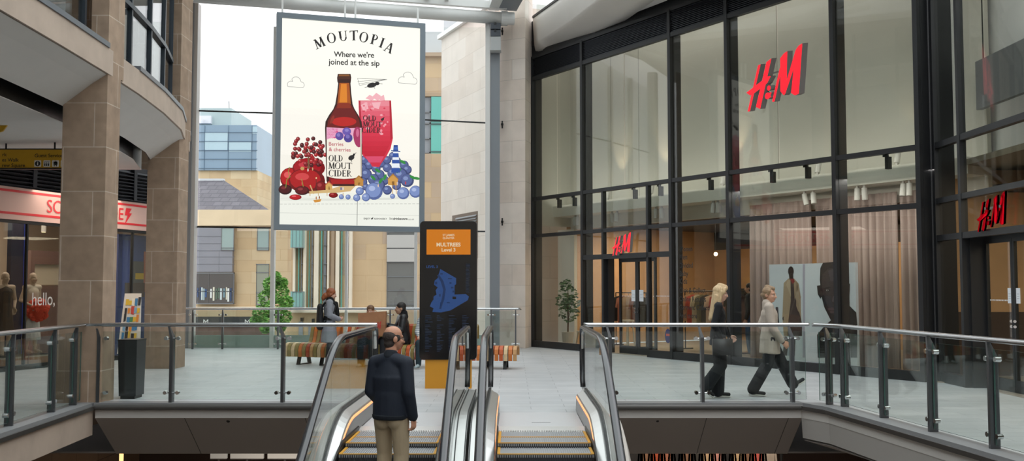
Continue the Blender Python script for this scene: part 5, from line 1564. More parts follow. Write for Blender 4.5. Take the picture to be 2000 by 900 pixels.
# paper notices on the doors
M_PAPER = mat('white_paper', '#dfe3e8', 0.8)
def notice(label, M, u, z, w, h, v):
    t = MB(M); t.box(u, v - .003, z, u + w, v, z + h); t.cur = 1
    for k in range(3): t.box(u + w * .2, v - .0035, z + h * (.3 + .15 * k), u + w * .8, v - .002, z + h * (.33 + .15 * k))
    o = t.build('paper_notice', [M_PAPER, mat('grey_print', '#9aa0a6', .8)]); tag(o, label, 'notice', 'white notices on the shop doors')
uc = (ud1 - .1 + ud2 - .04) / 2
zn = FQ(1235, 588, .25).z
notice('white notice on the left leaf of the far double door', MF, uc - .22, zn, .15, .27, .243)
notice('white notice on the right leaf of the far double door', MF, uc + .07, zn, .15, .27, .243)
zn = RQ(1972, 592, .3).z
notice('white notice on the left leaf of the nearer double door at the right edge', MR, um - .19, zn, .11, .23, .293)
notice('white notice on the right leaf of the nearer double door at the right edge', MR, um + .06, zn, .12, .23, .293)
def dots(name, label, M, u0, u1_, z, v, n):
    mb = MB(M)
    for k in range(n):
        u = u0 + (u1_ - u0) * (k + .5) / n; mb.box(u - .011, v - .002, z - .011, u + .011, v, z + .011)
    tag(mb.build(name, M_PAPER), label, 'marking')
dots('glass_manifestation', 'row of small white safety dots across the far double door glass', MF, ud1 - .02, ud2 - .1, FQ(1235, 578, .25).z, .241, 20)
dots('glass_manifestation', 'row of small white safety dots across the nearer double door glass', MR, u1 + .2, um - .1, RQ(1950, 586, .3).z, .291, 14)
dots('glass_manifestation', 'row of small white safety dots on the pane right of the far double door', MF, ud2 + .25, MU[2] - .1, FQ(1290, 578).z, -.002, 9)
q = FQ(1305, 656)
mb = MB(MF); mb.prism([(q.x + .1 * math.cos(a), -.004, q.z + .16 * math.sin(a)) for a in [2 * PI * k / 20 for k in range(20)]], MF.to_3x3() @ V((0, -.003, 0))); mb.cur = 1
mb.box(q.x - .06, -.009, q.z + .0, q.x + .06, -.007, q.z + .05)
tag(mb.build('round_sticker', [mat('navy_sticker', '#2a2f63', .5), mat('orange_sticker_flash', '#c65a4a', .5)]), 'small oval navy sticker on the glass right of the far double door', 'sticker')

# ---- curtains in the big shop windows
M_CUR = mat('dusty_pink_curtain', '#a8948b', 0.85, noise=0.05, nscale=3)
def curtain(label, M, u0, u1_, z0, z1, v, seed):
    r = random.Random(seed); n = int((u1_ - u0) / 0.016); P = []
    ph = r.uniform(0, 6)
    for i in range(n + 1):
        u = u0 + (u1_ - u0) * i / n
        P.append((u, .055 * math.sin(u * 34 + ph + 1.2 * math.sin(u * 5.1 + ph)) + .02 * math.sin(u * 81)))
    zs_ = [z0, z0 + .5, (z0 + z1) / 2, z1 - .22, z1 - .2, z1 - .1, z1]; am_ = [1.2, 1.1, 1, .75, .45, .5, .45]
    root = thing('curtain', label, 'curtain', M @ V(((u0 + u1_) / 2, v, z0)), 'curtains behind the shop glass')
    for nm, a, b in (('drop', 0, 4), ('heading', 3, 7)):
        mb = MB(M)
        R = []
        for z, k in list(zip(zs_, am_))[a:b]:
            R.append([(u, v + w * k, z) for u, w in P] + [(u, v + w * k + .012, z) for u, w in P[::-1]])
        mb.rings(R); mb.build(nm, M_CUR, root, smooth=True)
CZ = 3.4
ca = [FUx(1471, 1.35), FUx(1590, 1.35), FUx(1597, 1.35), FUx(1760, 1.35), FUx(1765, 1.35), FUx(1815, 1.35) + .2]
curtain('dusty pink curtain, leftmost of three, behind the model poster', MF, ca[0], ca[1], .06, CZ, 1.3, 1)
curtain('dusty pink curtain, middle of three, behind the face poster', MF, ca[2], ca[3], .06, CZ, 1.3, 2)
curtain('narrow dusty pink curtain, rightmost of three, beside the dark corner post', MF, ca[4], ca[5], .06, CZ, 1.3, 3)

# ---- double poster stand with a standing figure and a face
u0 = FUx(1504, .55, 640); u1_ = FUx(1673, .55, 640); zt_p = FQ(1600, 514, .55).z
t = thing('poster_stand', 'tall pale poster board with a coat figure and a large face, behind the window', 'poster', MF @ V((u0, .55, 0)))
MB(MF).box(u0, .55, .12, u1_, .62, zt_p).build('board', [mat('pale_blue_grey_board', '#dde4ec', .55)], t)
MB(MF).box(u0 + .1, .5, 0.015, u1_ - .1, .7, .12).build('foot', M_BLACK, t)
Pm = MB(MF); PMc = {}
PMl = []
def ppoly(pts, c, l):
    if c not in PMc:
        PMc[c] = len(PMl); PMl.append(mat('poster_' + c[1:], c, .55))
    Pm.cur = PMc[c]
    Pm.poly([(FQ(x, y, .55).x, .55 - .0015 * l, FQ(x, y, .55).z) for x, y in pts][::-1])
def pell(cx, cy, rx, ry, c, l, n=18): ppoly([(cx + rx * math.cos(a), cy + ry * math.sin(a)) for a in [2 * PI * k / n for k in range(n)]], c, l)
sc_ = lambda P, ox=1490, oy=490, k=3.914: [(ox + x / k, oy + y / k) for x, y in P]
ppoly(sc_([(305, 100), (322, 100), (322, 815), (305, 815)]), '#b9b4c4', 1)
ppoly(sc_([(165, 665), (250, 665), (245, 800), (150, 800)]), '#54504f', 1); ppoly(sc_([(200, 650), (212, 650), (212, 800), (185, 800)]), '#aab4c0', 2)
ppoly(sc_([(196, 210), (160, 245), (150, 500), (160, 650), (300, 650), (292, 450), (290, 350), (275, 250), (240, 210)]), '#b39c82', 2)
ppoly(sc_([(205, 215), (235, 215), (245, 340), (280, 470), (302, 560), (300, 650), (190, 650), (195, 540), (215, 380)]), '#4a3b3a', 3)
ppoly(sc_([(190, 225), (212, 215), (216, 350), (180, 260)]), '#c3ae94', 4); ppoly(sc_([(236, 220), (265, 240), (276, 265), (244, 370)]), '#a58e75', 4)
ppoly(sc_([(208, 212), (238, 212), (246, 235), (228, 252)]), '#8e2a2e', 5)
ppoly(sc_([(200, 180), (232, 180), (235, 222), (205, 222)]), '#3a2c2a', 4); pell(1490 + 216 / 3.914, 490 + 155 / 3.914, 5.6, 9.6, '#362927', 5)
ppoly(sc_([(150, 510), (160, 500), (160, 530), (152, 530)]), '#362927', 3)
ppoly(sc_([(260, 240), (292, 350), (275, 470), (256, 420)]), '#a89078', 4)
# face
ppoly(sc_([(460, 90), (560, 82), (640, 120), (648, 250), (645, 400), (715, 470), (722, 560), (722, 815), (420, 815), (415, 640), (470, 575), (520, 530), (470, 430), (447, 340), (436, 220), (440, 130)]), '#201c22', 2)
ppoly(sc_([(414, 265), (440, 262), (452, 345), (440, 365), (420, 330)]), '#231e22', 2); ppoly(sc_([(645, 262), (668, 248), (664, 330), (645, 350)]), '#231e22', 2)
ppoly(sc_([(455, 180), (510, 130), (600, 140), (625, 250), (600, 400), (560, 500), (520, 470), (475, 380), (452, 270)]), '#3c3339', 3)
ppoly(sc_([(500, 150), (545, 135), (560, 215), (520, 235)]), '#4d464e', 4); ppoly(sc_([(470, 300), (500, 288), (520, 300), (500, 314)]), '#171418', 5); pell(1490 + 495 / 3.914, 490 + 300 / 3.914, 2.4, 1.5, '#b9bcc2', 6, 10); pell(1490 + 496 / 3.914, 490 + 300 / 3.914, 1.3, 1.4, '#1a1718', 7, 10)
ppoly(sc_([(536, 350), (548, 340), (552, 390), (530, 385)]), '#5a5159', 5); ppoly(sc_([(495, 440), (530, 430), (560, 440), (560, 470), (520, 475)]), '#574049', 5); ppoly(sc_([(500, 455), (560, 455), (560, 459), (500, 459)]), '#221c20', 6)
ppoly(sc_([(465, 285), (510, 272), (520, 280), (468, 292)]), '#171418', 5)
Pm.build('print', PMl, t)

# ---- track spotlights under the beam, and uplights on the transom
M_SPOT = mat('white_spotlight_body', '#bdbab2', .45)
M_LENS = mat('lit_spot_lens', '#ffd9a8', .4, emit=3.0)
def spotlight(label, u, v, z, tilt, grp, side=0.0, up=False):
    t = thing('spotlight', label, 'spotlight', MF @ V((u, v, z)), grp)
    s = 1 if up else -1
    MB(MF).box(u - .02, v - .02, z - s * .02, u + .02, v + .02, z + s * .07).build('bracket', M_SPOT, t)
    c0 = V((u, v, z + s * .08)); d = V((side, tilt, s)).normalized()
    mb = MB(MF); mb.cyl(c0 - d * .03, c0 + d * .2, .055, seg=16); mb.build('lamp_head', M_SPOT, t, smooth=False)
    MB(MF).cyl(c0 + d * .19, c0 + d * .203, .042, seg=12).build('lens', M_LENS if up else M_SPOT, t)
sp_px = [1123, 1128, 1195, 1205, 1281, 1292, 1393, 1402, 1571, 1588, 1674, 1688, 1764, 1776]
nm_ = ['leftmost pair', 'second pair from left', 'third pair from left', 'fourth pair from left', 'pair above the coat figure', 'pair left of the last curtain gap', 'rightmost pair']
for k, px in enumerate(sp_px):
    spotlight('white track spotlight under the beam, %s of the %s' % ('left' if k % 2 == 0 else 'right', nm_[k // 2]), FUx(px, 1.0, 350), 1.0, 3.55, -.15 + .1 * ((k * 7) % 3), 'track spotlights under the shop beam', side=.2 if k in (8, 9) else 0)
for k, px in enumerate((1180, 1265, 1405, 1590, 1745)):
    uu = FUx(px, .9, 330)
    if k in (0, 1, 2, 4): lamp('uplight_beam', 'SPOT', MF @ V((uu, 1.1, 4.08)), 55 if k < 3 else 12, (1, .78, .52), .04, rot=(math.radians(180 - 12), 0, math.atan2(FU.y, FU.x)), spot=.75)
    spotlight('white uplight standing on the beam, %s of five along the upper glass' % ('leftmost', 'second', 'third', 'fourth', 'rightmost')[k], uu, 1.0, 3.85, .25, 'uplights on the shop beam', up=True)
for k, px in enumerate((1092, 1122, 1240, 1290, 1388, 1509, 1578, 1735)):
    u = FUx(px, .1, 350)
    mb = MB(MF); mb.box(u - .035, .06, W1 - .3, u + .035, .16, W1 - .08); mb.box(u - .08, .06, W1 - .08, u + .02, .1, W1 - .04)
    tag(mb.build('black_control_box', M_BLACK), 'small black box under the transom, ' + ('leftmost of eight', 'second of eight', 'third of eight', 'fourth of eight', 'fifth of eight', 'sixth of eight', 'seventh of eight', 'rightmost of eight')[k], 'box', 'black boxes under the transom')

# ---- sales floor: rails of clothes, plant, stools
GCOL = [('coral', '#b8594e'), ('sand', '#b59a78'), ('charcoal', '#35332f'), ('clay', '#96604a'), ('cream', '#d4c5a8'), ('black', '#1f1e1e'), ('rose', '#b98478'), ('navy', '#2c3444'), ('khaki', '#7d7250'), ('rust', '#a04a2c'), ('stone', '#9d9184'), ('print', '#7a5a44')]
GM = {n: mat('cloth_' + n, c, .9, noise=.12, nscale=9) for n, c in GCOL}
def garment_mesh(name, M, u, v, zt, ln, w, m, th=.05, ax='v'):
    """hanging top: shoulders, sleeves, body, seen with the hanger hook"""
    t = MB(M)
    out = [(-.02, 0), (.02, 0), (w * .5, -.06), (w * .62, -.4 * min(1, ln)), (w * .5, -.42 * min(1, ln)), (w * .42, -.16), (w * .45, -ln), (-w * .45, -ln), (-w * .42, -.16), (-w * .5, -.42 * min(1, ln)), (-w * .62, -.4 * min(1, ln)), (-w * .5, -.06)]
    A3 = M.to_3x3()
    if ax == 'v': t.prism([(u - th / 2, v + a, zt + b) for a, b in out], A3 @ V((th, 0, 0)))
    else: t.prism([(u + a, v - th / 2, zt + b) for a, b in out], A3 @ V((0, th, 0)))
    return t
def rail_of(M, label, u0, u1_, v, z, seq, ln, glabel, grp, rng):
    root = thing('clothes_rail', label, 'clothes rail', M @ V(((u0 + u1_) / 2, v, 0)))
    mb = MB(M); mb.cyl((u0, v, z), (u1_, v, z), .015, seg=8); mb.build('bar', M_BLACK, root)
    for u in (u0, u1_):
        mb = MB(M); mb.cyl((u, v, 0.015), (u, v, z), .015, seg=8); mb.box(u - .02, v - .25, .015, u + .02, v + .25, .04); mb.build('upright', M_BLACK, root)
    n = len(seq)
    for i, c in enumerate(seq):
        u = u0 + .08 + (u1_ - u0 - .16) * (i + .5) / n
        g = garment_mesh('hanging_garment', M, u, v, z - .09, ln * rng.uniform(.85, 1.1), .42, None, th=min(.06, (u1_ - u0) / n * .7))
        o = g.build('hanging_garment', GM[c]); tag(o, glabel % (c, ORD[i]), 'garment', grp)
        h = MB(M); h.tube([(u, v, z - .09), (u, v, z - .03), (u, v + .02, z + .018), (u, v - .0, z + .02)], .005, 6); h.build('hanger_hook', M_STEEL, o)
ORD = ['first from left', 'second from left', 'third from left', 'fourth from left', 'fifth from left', 'sixth from left', 'seventh from left', 'eighth from left', 'ninth from left', 'tenth from left', 'eleventh from left', 'twelfth from left']
rng = random.Random(21)
ur = FUx(1400, 3.0, 600)
rail_of(MF, 'black clothes rail with coral tops seen beside the blonde woman in black', FUx(1338, 2.6), FUx(1440, 2.6), 2.6, 1.5, ['sand', 'coral', 'cream', 'khaki', 'charcoal', 'cream', 'coral', 'coral', 'rose', 'charcoal'], .75, '%s top on the rail behind the department list, %s', 'tops on the rail behind the department list', rng)
rail_of(MF, 'black clothes rail just inside the far double door', FUx(1203, 2.2), FUx(1262, 2.2), 2.2, 1.45, ['black', 'clay', 'sand', 'sand', 'clay', 'charcoal'], .8, '%s top on the rail inside the far door, %s', 'tops on the rail inside the far door', rng)
rail_of(MR, 'black clothes rail inside the nearer double door', u1 + .3, u1 + 2.4, 3.0, 1.45, ['clay', 'print', 'black', 'sand', 'rust', 'charcoal', 'cream'], .8, '%s top on the rail inside the nearer door, %s', 'tops on the rail inside the nearer door', rng)
# shelf of folded stock on the warm wall
t = thing('wall_shelf', 'dark shelf with folded clothes on the warm rear wall of the shop', 'shelf', MF @ V((FUx(1330, 6.7), 6.7, 1.3)))
MB(MF).box(FUx(1290, 6.7), 6.6, 1.32, FUx(1480, 6.7), 7.0, 1.36).build('board', M_BLACK, t)
mb = MB(MF); mb.box(FUx(1290, 6.7), 6.9, .2, FUx(1480, 6.7), 7.0, 1.3); mb.build('back_panel', mat('dark_brown_panel', '#4b3d35', .7), t)
for k, px in enumerate((1355, 1368, 1424, 1446)):
    u = FUx(px, 6.7); mb = MB(MF)
    for j in range(3): mb.hexa([(u - .2, 6.62, 1.36 + j * .07), (u + .2, 6.65, 1.36 + j * .07), (u + .2, 6.9, 1.36 + j * .07), (u - .2, 6.9, 1.36 + j * .07), (u - .18, 6.66, 1.425 + j * .07), (u + .19, 6.66, 1.425 + j * .07), (u + .19, 6.89, 1.425 + j * .07), (u - .18, 6.89, 1.425 + j * .07)])
    tag(mb.build('folded_clothes', GM['charcoal']), 'dark folded clothes on the rear shelf, %s' % ('leftmost pile', 'second pile', 'third pile', 'rightmost pile')[k], 'clothes', 'folded piles on the rear shelf')
# warm hanging bulb
q = GP(1398, 496, FA + FI * 3.0, FI)
t = thing('pendant_lamp', 'small bare glowing pendant bulb inside the shop, right of the department list', 'lamp', q)
MB().ell(q, .05).build('bulb', mat('glowing_bulb', '#ffe2b8', .4, emit=9.0), t, smooth=True)
MB().cyl(q + V((0, 0, .05)), V((q.x, q.y, 3.3)), .006, seg=6).build('cord', M_BLACK, t)
# plant in the left window, with low stool
q = FQ(1112, 655, .8); pu, pv = q.x, .75
t = thing('potted_tree', 'slim indoor tree in a pale pot behind the leftmost shop window', 'plant', MF @ V((pu, pv, .015)))
mb = MB(MF); mb.cyl((pu, pv, .015), (pu, pv, .4), .13, .17, 18); mb.build('pot', mat('pale_plant_pot', '#b9b2a6', .6), t)
mb = MB(MF); mb.tube([(pu, pv, .35), (pu + .02, pv, .9), (pu - .02, pv + .02, 1.5)], [.025, .02, .008]); mb.tube([(pu + .01, pv, .7), (pu + .2, pv, 1.2)], [.012, .005], 6); mb.tube([(pu, pv, .8), (pu - .2, pv + .1, 1.25)], [.012, .005], 6); mb.build('trunk', M_BARK, t)
mb = MB(); leafy(mb, [(MF @ V((pu + a, pv + b, z)), r) for a, b, z, r in ((0, 0, 1.4, .28), (.2, 0, 1.15, .25), (-.22, .05, 1.2, .24), (.05, 0, .95, .3), (-.1, 0, 1.65, .16))], 420, .06, rng)
tag(mb.build('foliage', [mat('dull_green_leaf', '#5d7a52', .6), mat('dark_green_leaf', '#46603f', .6)], t), kind='stuff')
def stool(label, M, u, v, h, w, c):
    t = thing('stool', label, 'stool', M @ V((u, v, .015)))
    mb = MB(M); mb.prism([(u + w * math.cos(a), v + w * math.sin(a), h - .04) for a in [2 * PI * k / 20 for k in range(20)]], (0, 0, .04)); mb.build('seat', c, t)
    for k in range(4):
        a = PI / 4 + PI / 2 * k; mb = MB(M); mb.cyl((u + w * 1.1 * math.cos(a), v + w * 1.1 * math.sin(a), .015), (u + w * .7 * math.cos(a), v + w * .7 * math.sin(a), h - .03), .018, .022, 8); mb.build('leg', c, t)
MW = mat('pale_wood', '#c9bfae', .6)
stool('low pale stool beside the indoor tree in the leftmost shop window', MF, FUx(1130, 1.15, 650) + .12, 1.2, .42, .17, MW)
stool('tall pale wooden stool inside the far double door', MF, FUx(1226, 1.5, 650), 1.5, .75, .17, MW)
# loudspeaker-like camera brackets on the pier edge
for k, (px, py) in enumerate(((981, 61), (981, 243), (981, 433))):
    p = G(px, py, 26.45); mb = MB(); mb.cyl(p, p + V((0, .35, 0)), .02, seg=8); mb.ell(p + V((0, -.02, 0)), (.035, .08, .05)); mb.box(p.x - .02, p.y + .0, p.z - .1, p.x + .02, p.y + .04, p.z + .1)
    tag(mb.build('security_camera', M_BLACK), ('small black camera at the top of the pale pier by the roof tube', 'small black camera halfway up the pale pier', 'small black camera on the pale pier above the totem')[k], 'camera', 'cameras on the pale pier')
# boxes at the head of the right grey column
p0 = G(958, 46, 26.1); p1 = G(978, 73, 26.1); p2 = G(977, 100, 26.1)
for k, (za, zb3) in enumerate(((G(960, 59, 26.1).z, p0.z), (p1.z, G(960, 60, 26.1).z))):
    mb = MB(); mb.box(p0.x, 25.95, za, p1.x, 26.24, zb3 - .02); mb.cur = 1; mb.box(p0.x + .1, 25.94, (za + zb3) / 2 + .02, p0.x + .16, 25.95, (za + zb3) / 2 + .08)
    tag(mb.build('floodlight_box', [mat('slate_box', '#4b5058', .5), M_BLACK]), ('upper', 'lower')[k] + ' dark box at the head of the right grey column', 'box', 'boxes on the right grey column')
mb = MB(); mb.box(p0.x, 25.93, p2.z, p1.x, 26.24, p1.z - .02); mb.box(p0.x - .01, 25.92, p2.z - .015, p1.x + .01, 26.24, p2.z)
tag(mb.build('junction_box', mat('pale_grey_box', '#b7b9b9', .5)), 'pale grey box under the two dark boxes on the right grey column', 'box')

# ================================================================== LEFT SHOP
# fascia writing
mb = MB(ML); MREDL = mat('red_fascia_lettering', '#dd1f30', .5)
t = thing('shop_sign', 'red lettering with lightning bolt on the pale pink fascia, partly behind a column', 'sign', ML @ V((LQ(91, 405).x, 0, 3)))
x0, x1, y0, y1 = text_width('SCAMP&DUDE', bold=-.0)
qa, qb = LQ(91, 416).x, LQ(240, 436).x
zc0 = zb + (zt - zb) * .19; ht = (zt - zb) * .62
for nm, body, ua in (('lettering', 'SCAMP&DUDE', qa),):
    s = (qb - qa) / (x1 - x0); put_text(mb, body, lambda a, b: (ua + a * s, -.02, zc0 + b / s * 0 + b / .73 * ht / 1.0 * (1 / s) * s / 1.0), s) if False else None
    V2, F2 = text_geo('SCAMP&DUDE', 1.0)
    n = mb.pts([(qa + (a - x0) * s, -.012, zc0 + (b / .72) * ht) for a, b in V2])
    for f in F2: mb.face([n + i for i in f])
mb.build('lettering', MREDL, t)
bq = LQ(248, 424).x; bz = zc0
mb = MB(ML); A3 = ML.to_3x3() @ V((0, -.015, 0)); w = .14
mb.prism([(bq - w * .3, -.008, bz + ht), (bq + w * .9, -.008, bz + ht), (bq + w * .3, -.008, bz + ht * .6), (bq + w, -.008, bz + ht * .6), (bq - w * .5, -.008, bz - ht * .25), (bq + w * .1, -.008, bz + ht * .4), (bq - w * .6, -.008, bz + ht * .4)], A3)
mb.build('lightning_bolt', MREDL, t)
t = thing('window_lettering', 'large white greeting lettering on the left shop glass', 'lettering', ML @ V((LQ(65, 590).x, 0, 1.2)))
x0, x1, y0, y1 = text_width('hello,'); qa, qb = LQ(66, 595).x, LQ(110, 597).x; s = (qb - qa) / (x1 - x0); zq = LQ(80, 596).z
mb = MB(ML); V2, F2 = text_geo('hello,', 1.0); hk = (LQ(80, 570).z - zq) / .72
n = mb.pts([(qa + (a - x0) * s, .04, zq + b * hk) for a, b in V2])
for f in F2: mb.face([n + i for i in f])
mb.build('lettering', mat('white_vinyl', '#d8d6d2', .6), t)
# hanging yellow direction sign
YS_ = 16.2
def SX(px): return (px - 1000) / FPX * YS_
sz = lambda py: G(60, py, YS_).z
t = thing('hanging_sign', 'yellow hanging direction sign with guest services icons, behind the nearest column', 'sign', (SX(60), YS_, sz(328)))
MS = mat('mustard_sign_panel', '#c29410', .5)
mb = MB(); mb.box(SX(-40), YS_, sz(328), SX(150), YS_ + .08, sz(292)); mb.build('panel', MS, t)
mb = MB(); mb.box(SX(-40), YS_ - .004, sz(330), SX(150), YS_ + .084, sz(327.5)); mb.box(SX(-40), YS_ - .004, sz(292), SX(150), YS_ + .084, sz(290)); mb.build('edge_trim', M_BLACK, t)
for px in (3, 99): MB().cyl((SX(px), YS_ + .04, sz(291)), (SX(px), YS_ + .04, 4.3), .015, seg=8).build('hanger_rod', M_BLACK, t)
mb = MB(); T = mb
def stext(body, px, py, h, c, bold=.012, M_=None):
    s = (sz(py - h) - sz(py)) / .72; mb.cur = c
    put_text(mb, body, lambda a, b: (SX(px) + a, YS_ - .005, sz(py) + b), s, bold=bold)
SM = [mat('dark_sign_writing', '#2a2410', .6), mat('pale_icon_square', '#d9d6cc', .5), mat('black_icon', '#1a1a1a', .5)]
SM = SM
for w_, px, py in (('rk', -1.5, 305), ('es Walk', -1.5, 315.5), ('rew Square', -1.5, 326), ('Guest Services', 62, 307)):
    mb = MB(); stext(w_, px, py, 7, 0); mb.build('lettering', SM, t)
for k, px in enumerate((62, 80, 97, 114)):
    mb = MB(); mb.cur = 1; x0_, x1_ = SX(px), SX(px + 13.5); z0_, z1_ = sz(326), sz(313)
    P = rrect(x0_, z0_, x1_, z1_, .012, 3); mb.poly([V((x, YS_ - .006, z)) for x, z in P]); mb.cur = 2
    def c_(x, z, w, h): mb.poly([V((x0_ + (x1_ - x0_) * x, YS_ - .008, z0_ + (z1_ - z0_) * z)), V((x0_ + (x1_ - x0_) * (x + w), YS_ - .008, z0_ + (z1_ - z0_) * z)), V((x0_ + (x1_ - x0_) * (x + w), YS_ - .008, z0_ + (z1_ - z0_) * (z + h))), V((x0_ + (x1_ - x0_) * x, YS_ - .008, z0_ + (z1_ - z0_) * (z + h)))])
    if k == 0:
        mb.poly([V((x0_ + (x1_ - x0_) * (.5 + .4 * math.cos(a)), YS_ - .007, z0_ + (z1_ - z0_) * (.5 + .4 * math.sin(a)))) for a in [2 * PI * q / 18 for q in range(18)]]); mb.cur = 1; c_(.44, .25, .14, .34); c_(.44, .66, .14, .12)
    elif k == 1:
        for q in range(3): c_(.14 + q * .27, .15, .17, .38); c_(.17 + q * .27, .58, .11, .12)
        c_(.1, .75, .8, .05)
    elif k == 2:
        c_(.22, .3, .56, .5); c_(.28, .1, .12, .16); c_(.6, .1, .12, .16); c_(.38, .83, .24, .07); mb.cur = 1; c_(.3, .55, .4, .18); c_(.28, .36, .1, .08); c_(.62, .36, .1, .08)
    else:
        mb.cur = 0; c_(.3, .15, .14, .7); c_(.3, .72, .38, .12); c_(.3, .42, .38, .12); c_(.58, .42, .14, .42)
    mb.build('icon', SM, t)
p = [GP(-14, 232, V((0, 14.5, 0)), V((0, 1, 0))), GP(23, 232, V((0, 14.5, 0)), V((0, 1, 0))), GP(5, 256, V((0, 14.5, 0)), V((0, 1, 0))), GP(-14, 262, V((0, 14.5, 0)), V((0, 1, 0)))]
mb = MB(); mb.prism(p, (0, .03, 0)); mb.cur = 1; mb.cyl(p[0] + V((.1, .015, 0)), p[0] + V((.1, .015, .5)), .01, seg=6)
tag(mb.build('hanging_pennant', [MS, M_BLACK]), 'small yellow hanging pennant high at the left edge', 'sign')
# easel board with collage between the columns
q = G(252, 700, 21.0); 
bl_, br_ = G(232, 700, 21.2).x, G(272, 700, 21.2).x
t = thing('display_board', 'white leaning board with a colourful collage between the two stone columns', 'display board', (q.x, 21.2, 0))
z0_, z1_ = G(250, 690, 21.2).z, G(250, 573, 21.2).z
mb = MB(); mb.hexa([(bl_, 21.1, z0_), (br_ + .04, 21.1, z0_), (br_ + .04, 21.14, z0_), (bl_, 21.14, z0_), (bl_, 21.45, z1_), (br_ - .09, 21.45, z1_), (br_ - .09, 21.49, z1_), (bl_, 21.49, z1_)]); mb.build('board', mat('white_display_board', '#d9d4ca', .6), t)
for x in (bl_ + .03, br_ - .02): MB().hexa([(x, 21.12, 0), (x + .03, 21.12, 0), (x + .03, 21.15, 0), (x, 21.15, 0), (x, 21.17, z0_ + .05), (x + .03, 21.17, z0_ + .05), (x + .03, 21.2, z0_ + .05), (x, 21.2, z0_ + .05)]).build('leg', MW, t)
MB().hexa([(bl_ + .2, 21.9, 0), (bl_ + .23, 21.9, 0), (bl_ + .23, 21.93, 0), (bl_ + .2, 21.93, 0), (bl_ + .2, 21.49, z1_ - .2), (bl_ + .23, 21.49, z1_ - .2), (bl_ + .23, 21.52, z1_ - .2), (bl_ + .2, 21.52, z1_ - .2)]).build('leg', MW, t)
mb = MB(); rr = random.Random(9); cs = ['#3f7fae', '#d9b53a', '#c2453a', '#4d8a5a', '#e8e2d0', '#7aa6c4', '#2c2c30', '#d98a3a']
for i in range(5):
    for j in range(6):
        a0 = .12 + i * .16; b0 = .1 + j * .14; mb.cur = rr.randrange(8); w, h = rr.uniform(.1, .17), rr.uniform(.08, .14)
        f = lambda a, b: V((bl_ + a * (br_ - .02 - bl_), 21.1 + .35 * b - .006 - .0004 * (i + j), z0_ + b * (z1_ - z0_)))
        mb.poly([f(a0, b0), f(a0 + w, b0 + rr.uniform(-.02, .02)), f(a0 + w, b0 + h), f(a0 - .01, b0 + h)])
mb.build('collage', [mat('collage_' + c[1:], c, .6) for c in cs], t)
# room contents of the left shop
MBL = mat('lit_blue_column', '#4a5fd0', .5, emit=.25); 
qa = LQ(45, 550, .95).x; qb = LQ(50.5, 550, .95).x; qc = LQ(20, 550, .95).x
t = thing('display_wall', 'dark blue display panel with a glowing blue edge inside the left shop', 'display panel', ML @ V((qa, .95, 0)))
MB(ML).box(qc, .95, 0.0, qa, 1.05, 2.9).build('panel', mat('dark_navy_panel', '#23253a', .6), t)
MB(ML).box(qa, .93, 0.0, qb, 1.05, 2.9).build('lit_edge', MBL, t)
qa = LQ(60, 520, 1.6).x; qb = LQ(135, 520, 1.6).x
t = thing('display_wall', 'brown framed partition with a bright opening inside the left shop', 'display panel', ML @ V((qa, 1.6, 0)))
mb = MB(ML); zA, zB, zC = LQ(90, 490, 1.6).z, LQ(90, 516, 1.6).z, LQ(90, 556, 1.6).z
uo = LQ(68, 520, 1.6).x
mb.box(qa, 1.6, zB, qb + .3, 1.7, zA); mb.box(qa, 1.6, 0, uo, 1.7, zB); mb.box(uo, 1.6, 0, qb + .3, 1.7, zC - .02); mb.build('partition', mat('mauve_brown_partition', '#7d6259', .7), t)
mb = MB(ML); mb.box(uo, 1.68, zC, qb + .3, 1.72, zB); mb.build('bright_panel', mat('cream_panel', '#d9cbb2', .7), t)
qa = LQ(236, 530, .4).x; qb = LQ(300, 530, .4).x
t = thing('display_wall', 'blue printed backdrop with a yellow square, seen between the two stone columns', 'display panel', ML @ V((qa, 1.6, 0)))
MB(ML).box(qa - .1, .4, 0, min(qb, LU1 - .05), .48, 2.8).build('panel', mat('blue_backdrop', '#4a5688', .6, noise=.1, nscale=2), t)
mb = MB(ML)
for k, (a0, a1, y0, y1, l) in enumerate(((238, 252, 470, 600, 1), (258, 286, 510, 570, 2), (264, 280, 533, 545, 3), (280, 288, 490, 570, 3), (244, 282, 552, 580, 4))):
    mb.cur = k; A0, A1 = LQ(a0, 530, .4), LQ(a1, 530, .4); mb.box(A0.x, .4 - .004 * l, LQ(260, y1, .4).z, min(A1.x, LU1 - .06), .4, LQ(260, y0, .4).z)
mb.build('print', [mat('print_' + c[1:], c, .6) for c in ('#3d4f9a', '#5d5a58', '#c9a53a', '#b0705e', '#56463f')], t)
q = LQ(85, 460, 1.5)
spp = ML @ V((q.x, 1.5, 2.8))
t = thing('spotlight', 'small ceiling spotlight glowing inside the left shop', 'spotlight', spp)
MB().cyl(spp, spp + V((0, 0, .16)), .05, seg=14).build('lamp_head', M_SPOT, t); MB().cyl(spp + V((0, 0, .16)), V((spp.x, spp.y, 3.55)), .01, seg=6).build('stem', M_SPOT, t); MB().cyl(spp - V((0, 0, .006)), spp + V((0, 0, .002)), .04, seg=12).build('lens', M_LENS, t)
# low plinths with shoes and display things
for k, (px, w, h) in enumerate(((62, .8, .24), (6, .6, .24))):
    q = LQ(px, 700, .55); mb = MB(ML); mb.box(q.x - w / 2, .25, 0, q.x + w / 2, .85, h); mb.cur = 1; mb.box(q.x - w / 2 - .01, .24, h - .03, q.x + w / 2 + .01, .86, h)
    tag(mb.build('display_plinth', [mat('peach_plinth', '#b98a6c', .6), mat('pale_plinth_top', '#cfc1b2', .6)]), ('low peach plinth under the mannequin with the orange bag', 'low peach plinth under the leftmost mannequin')[k], 'plinth')

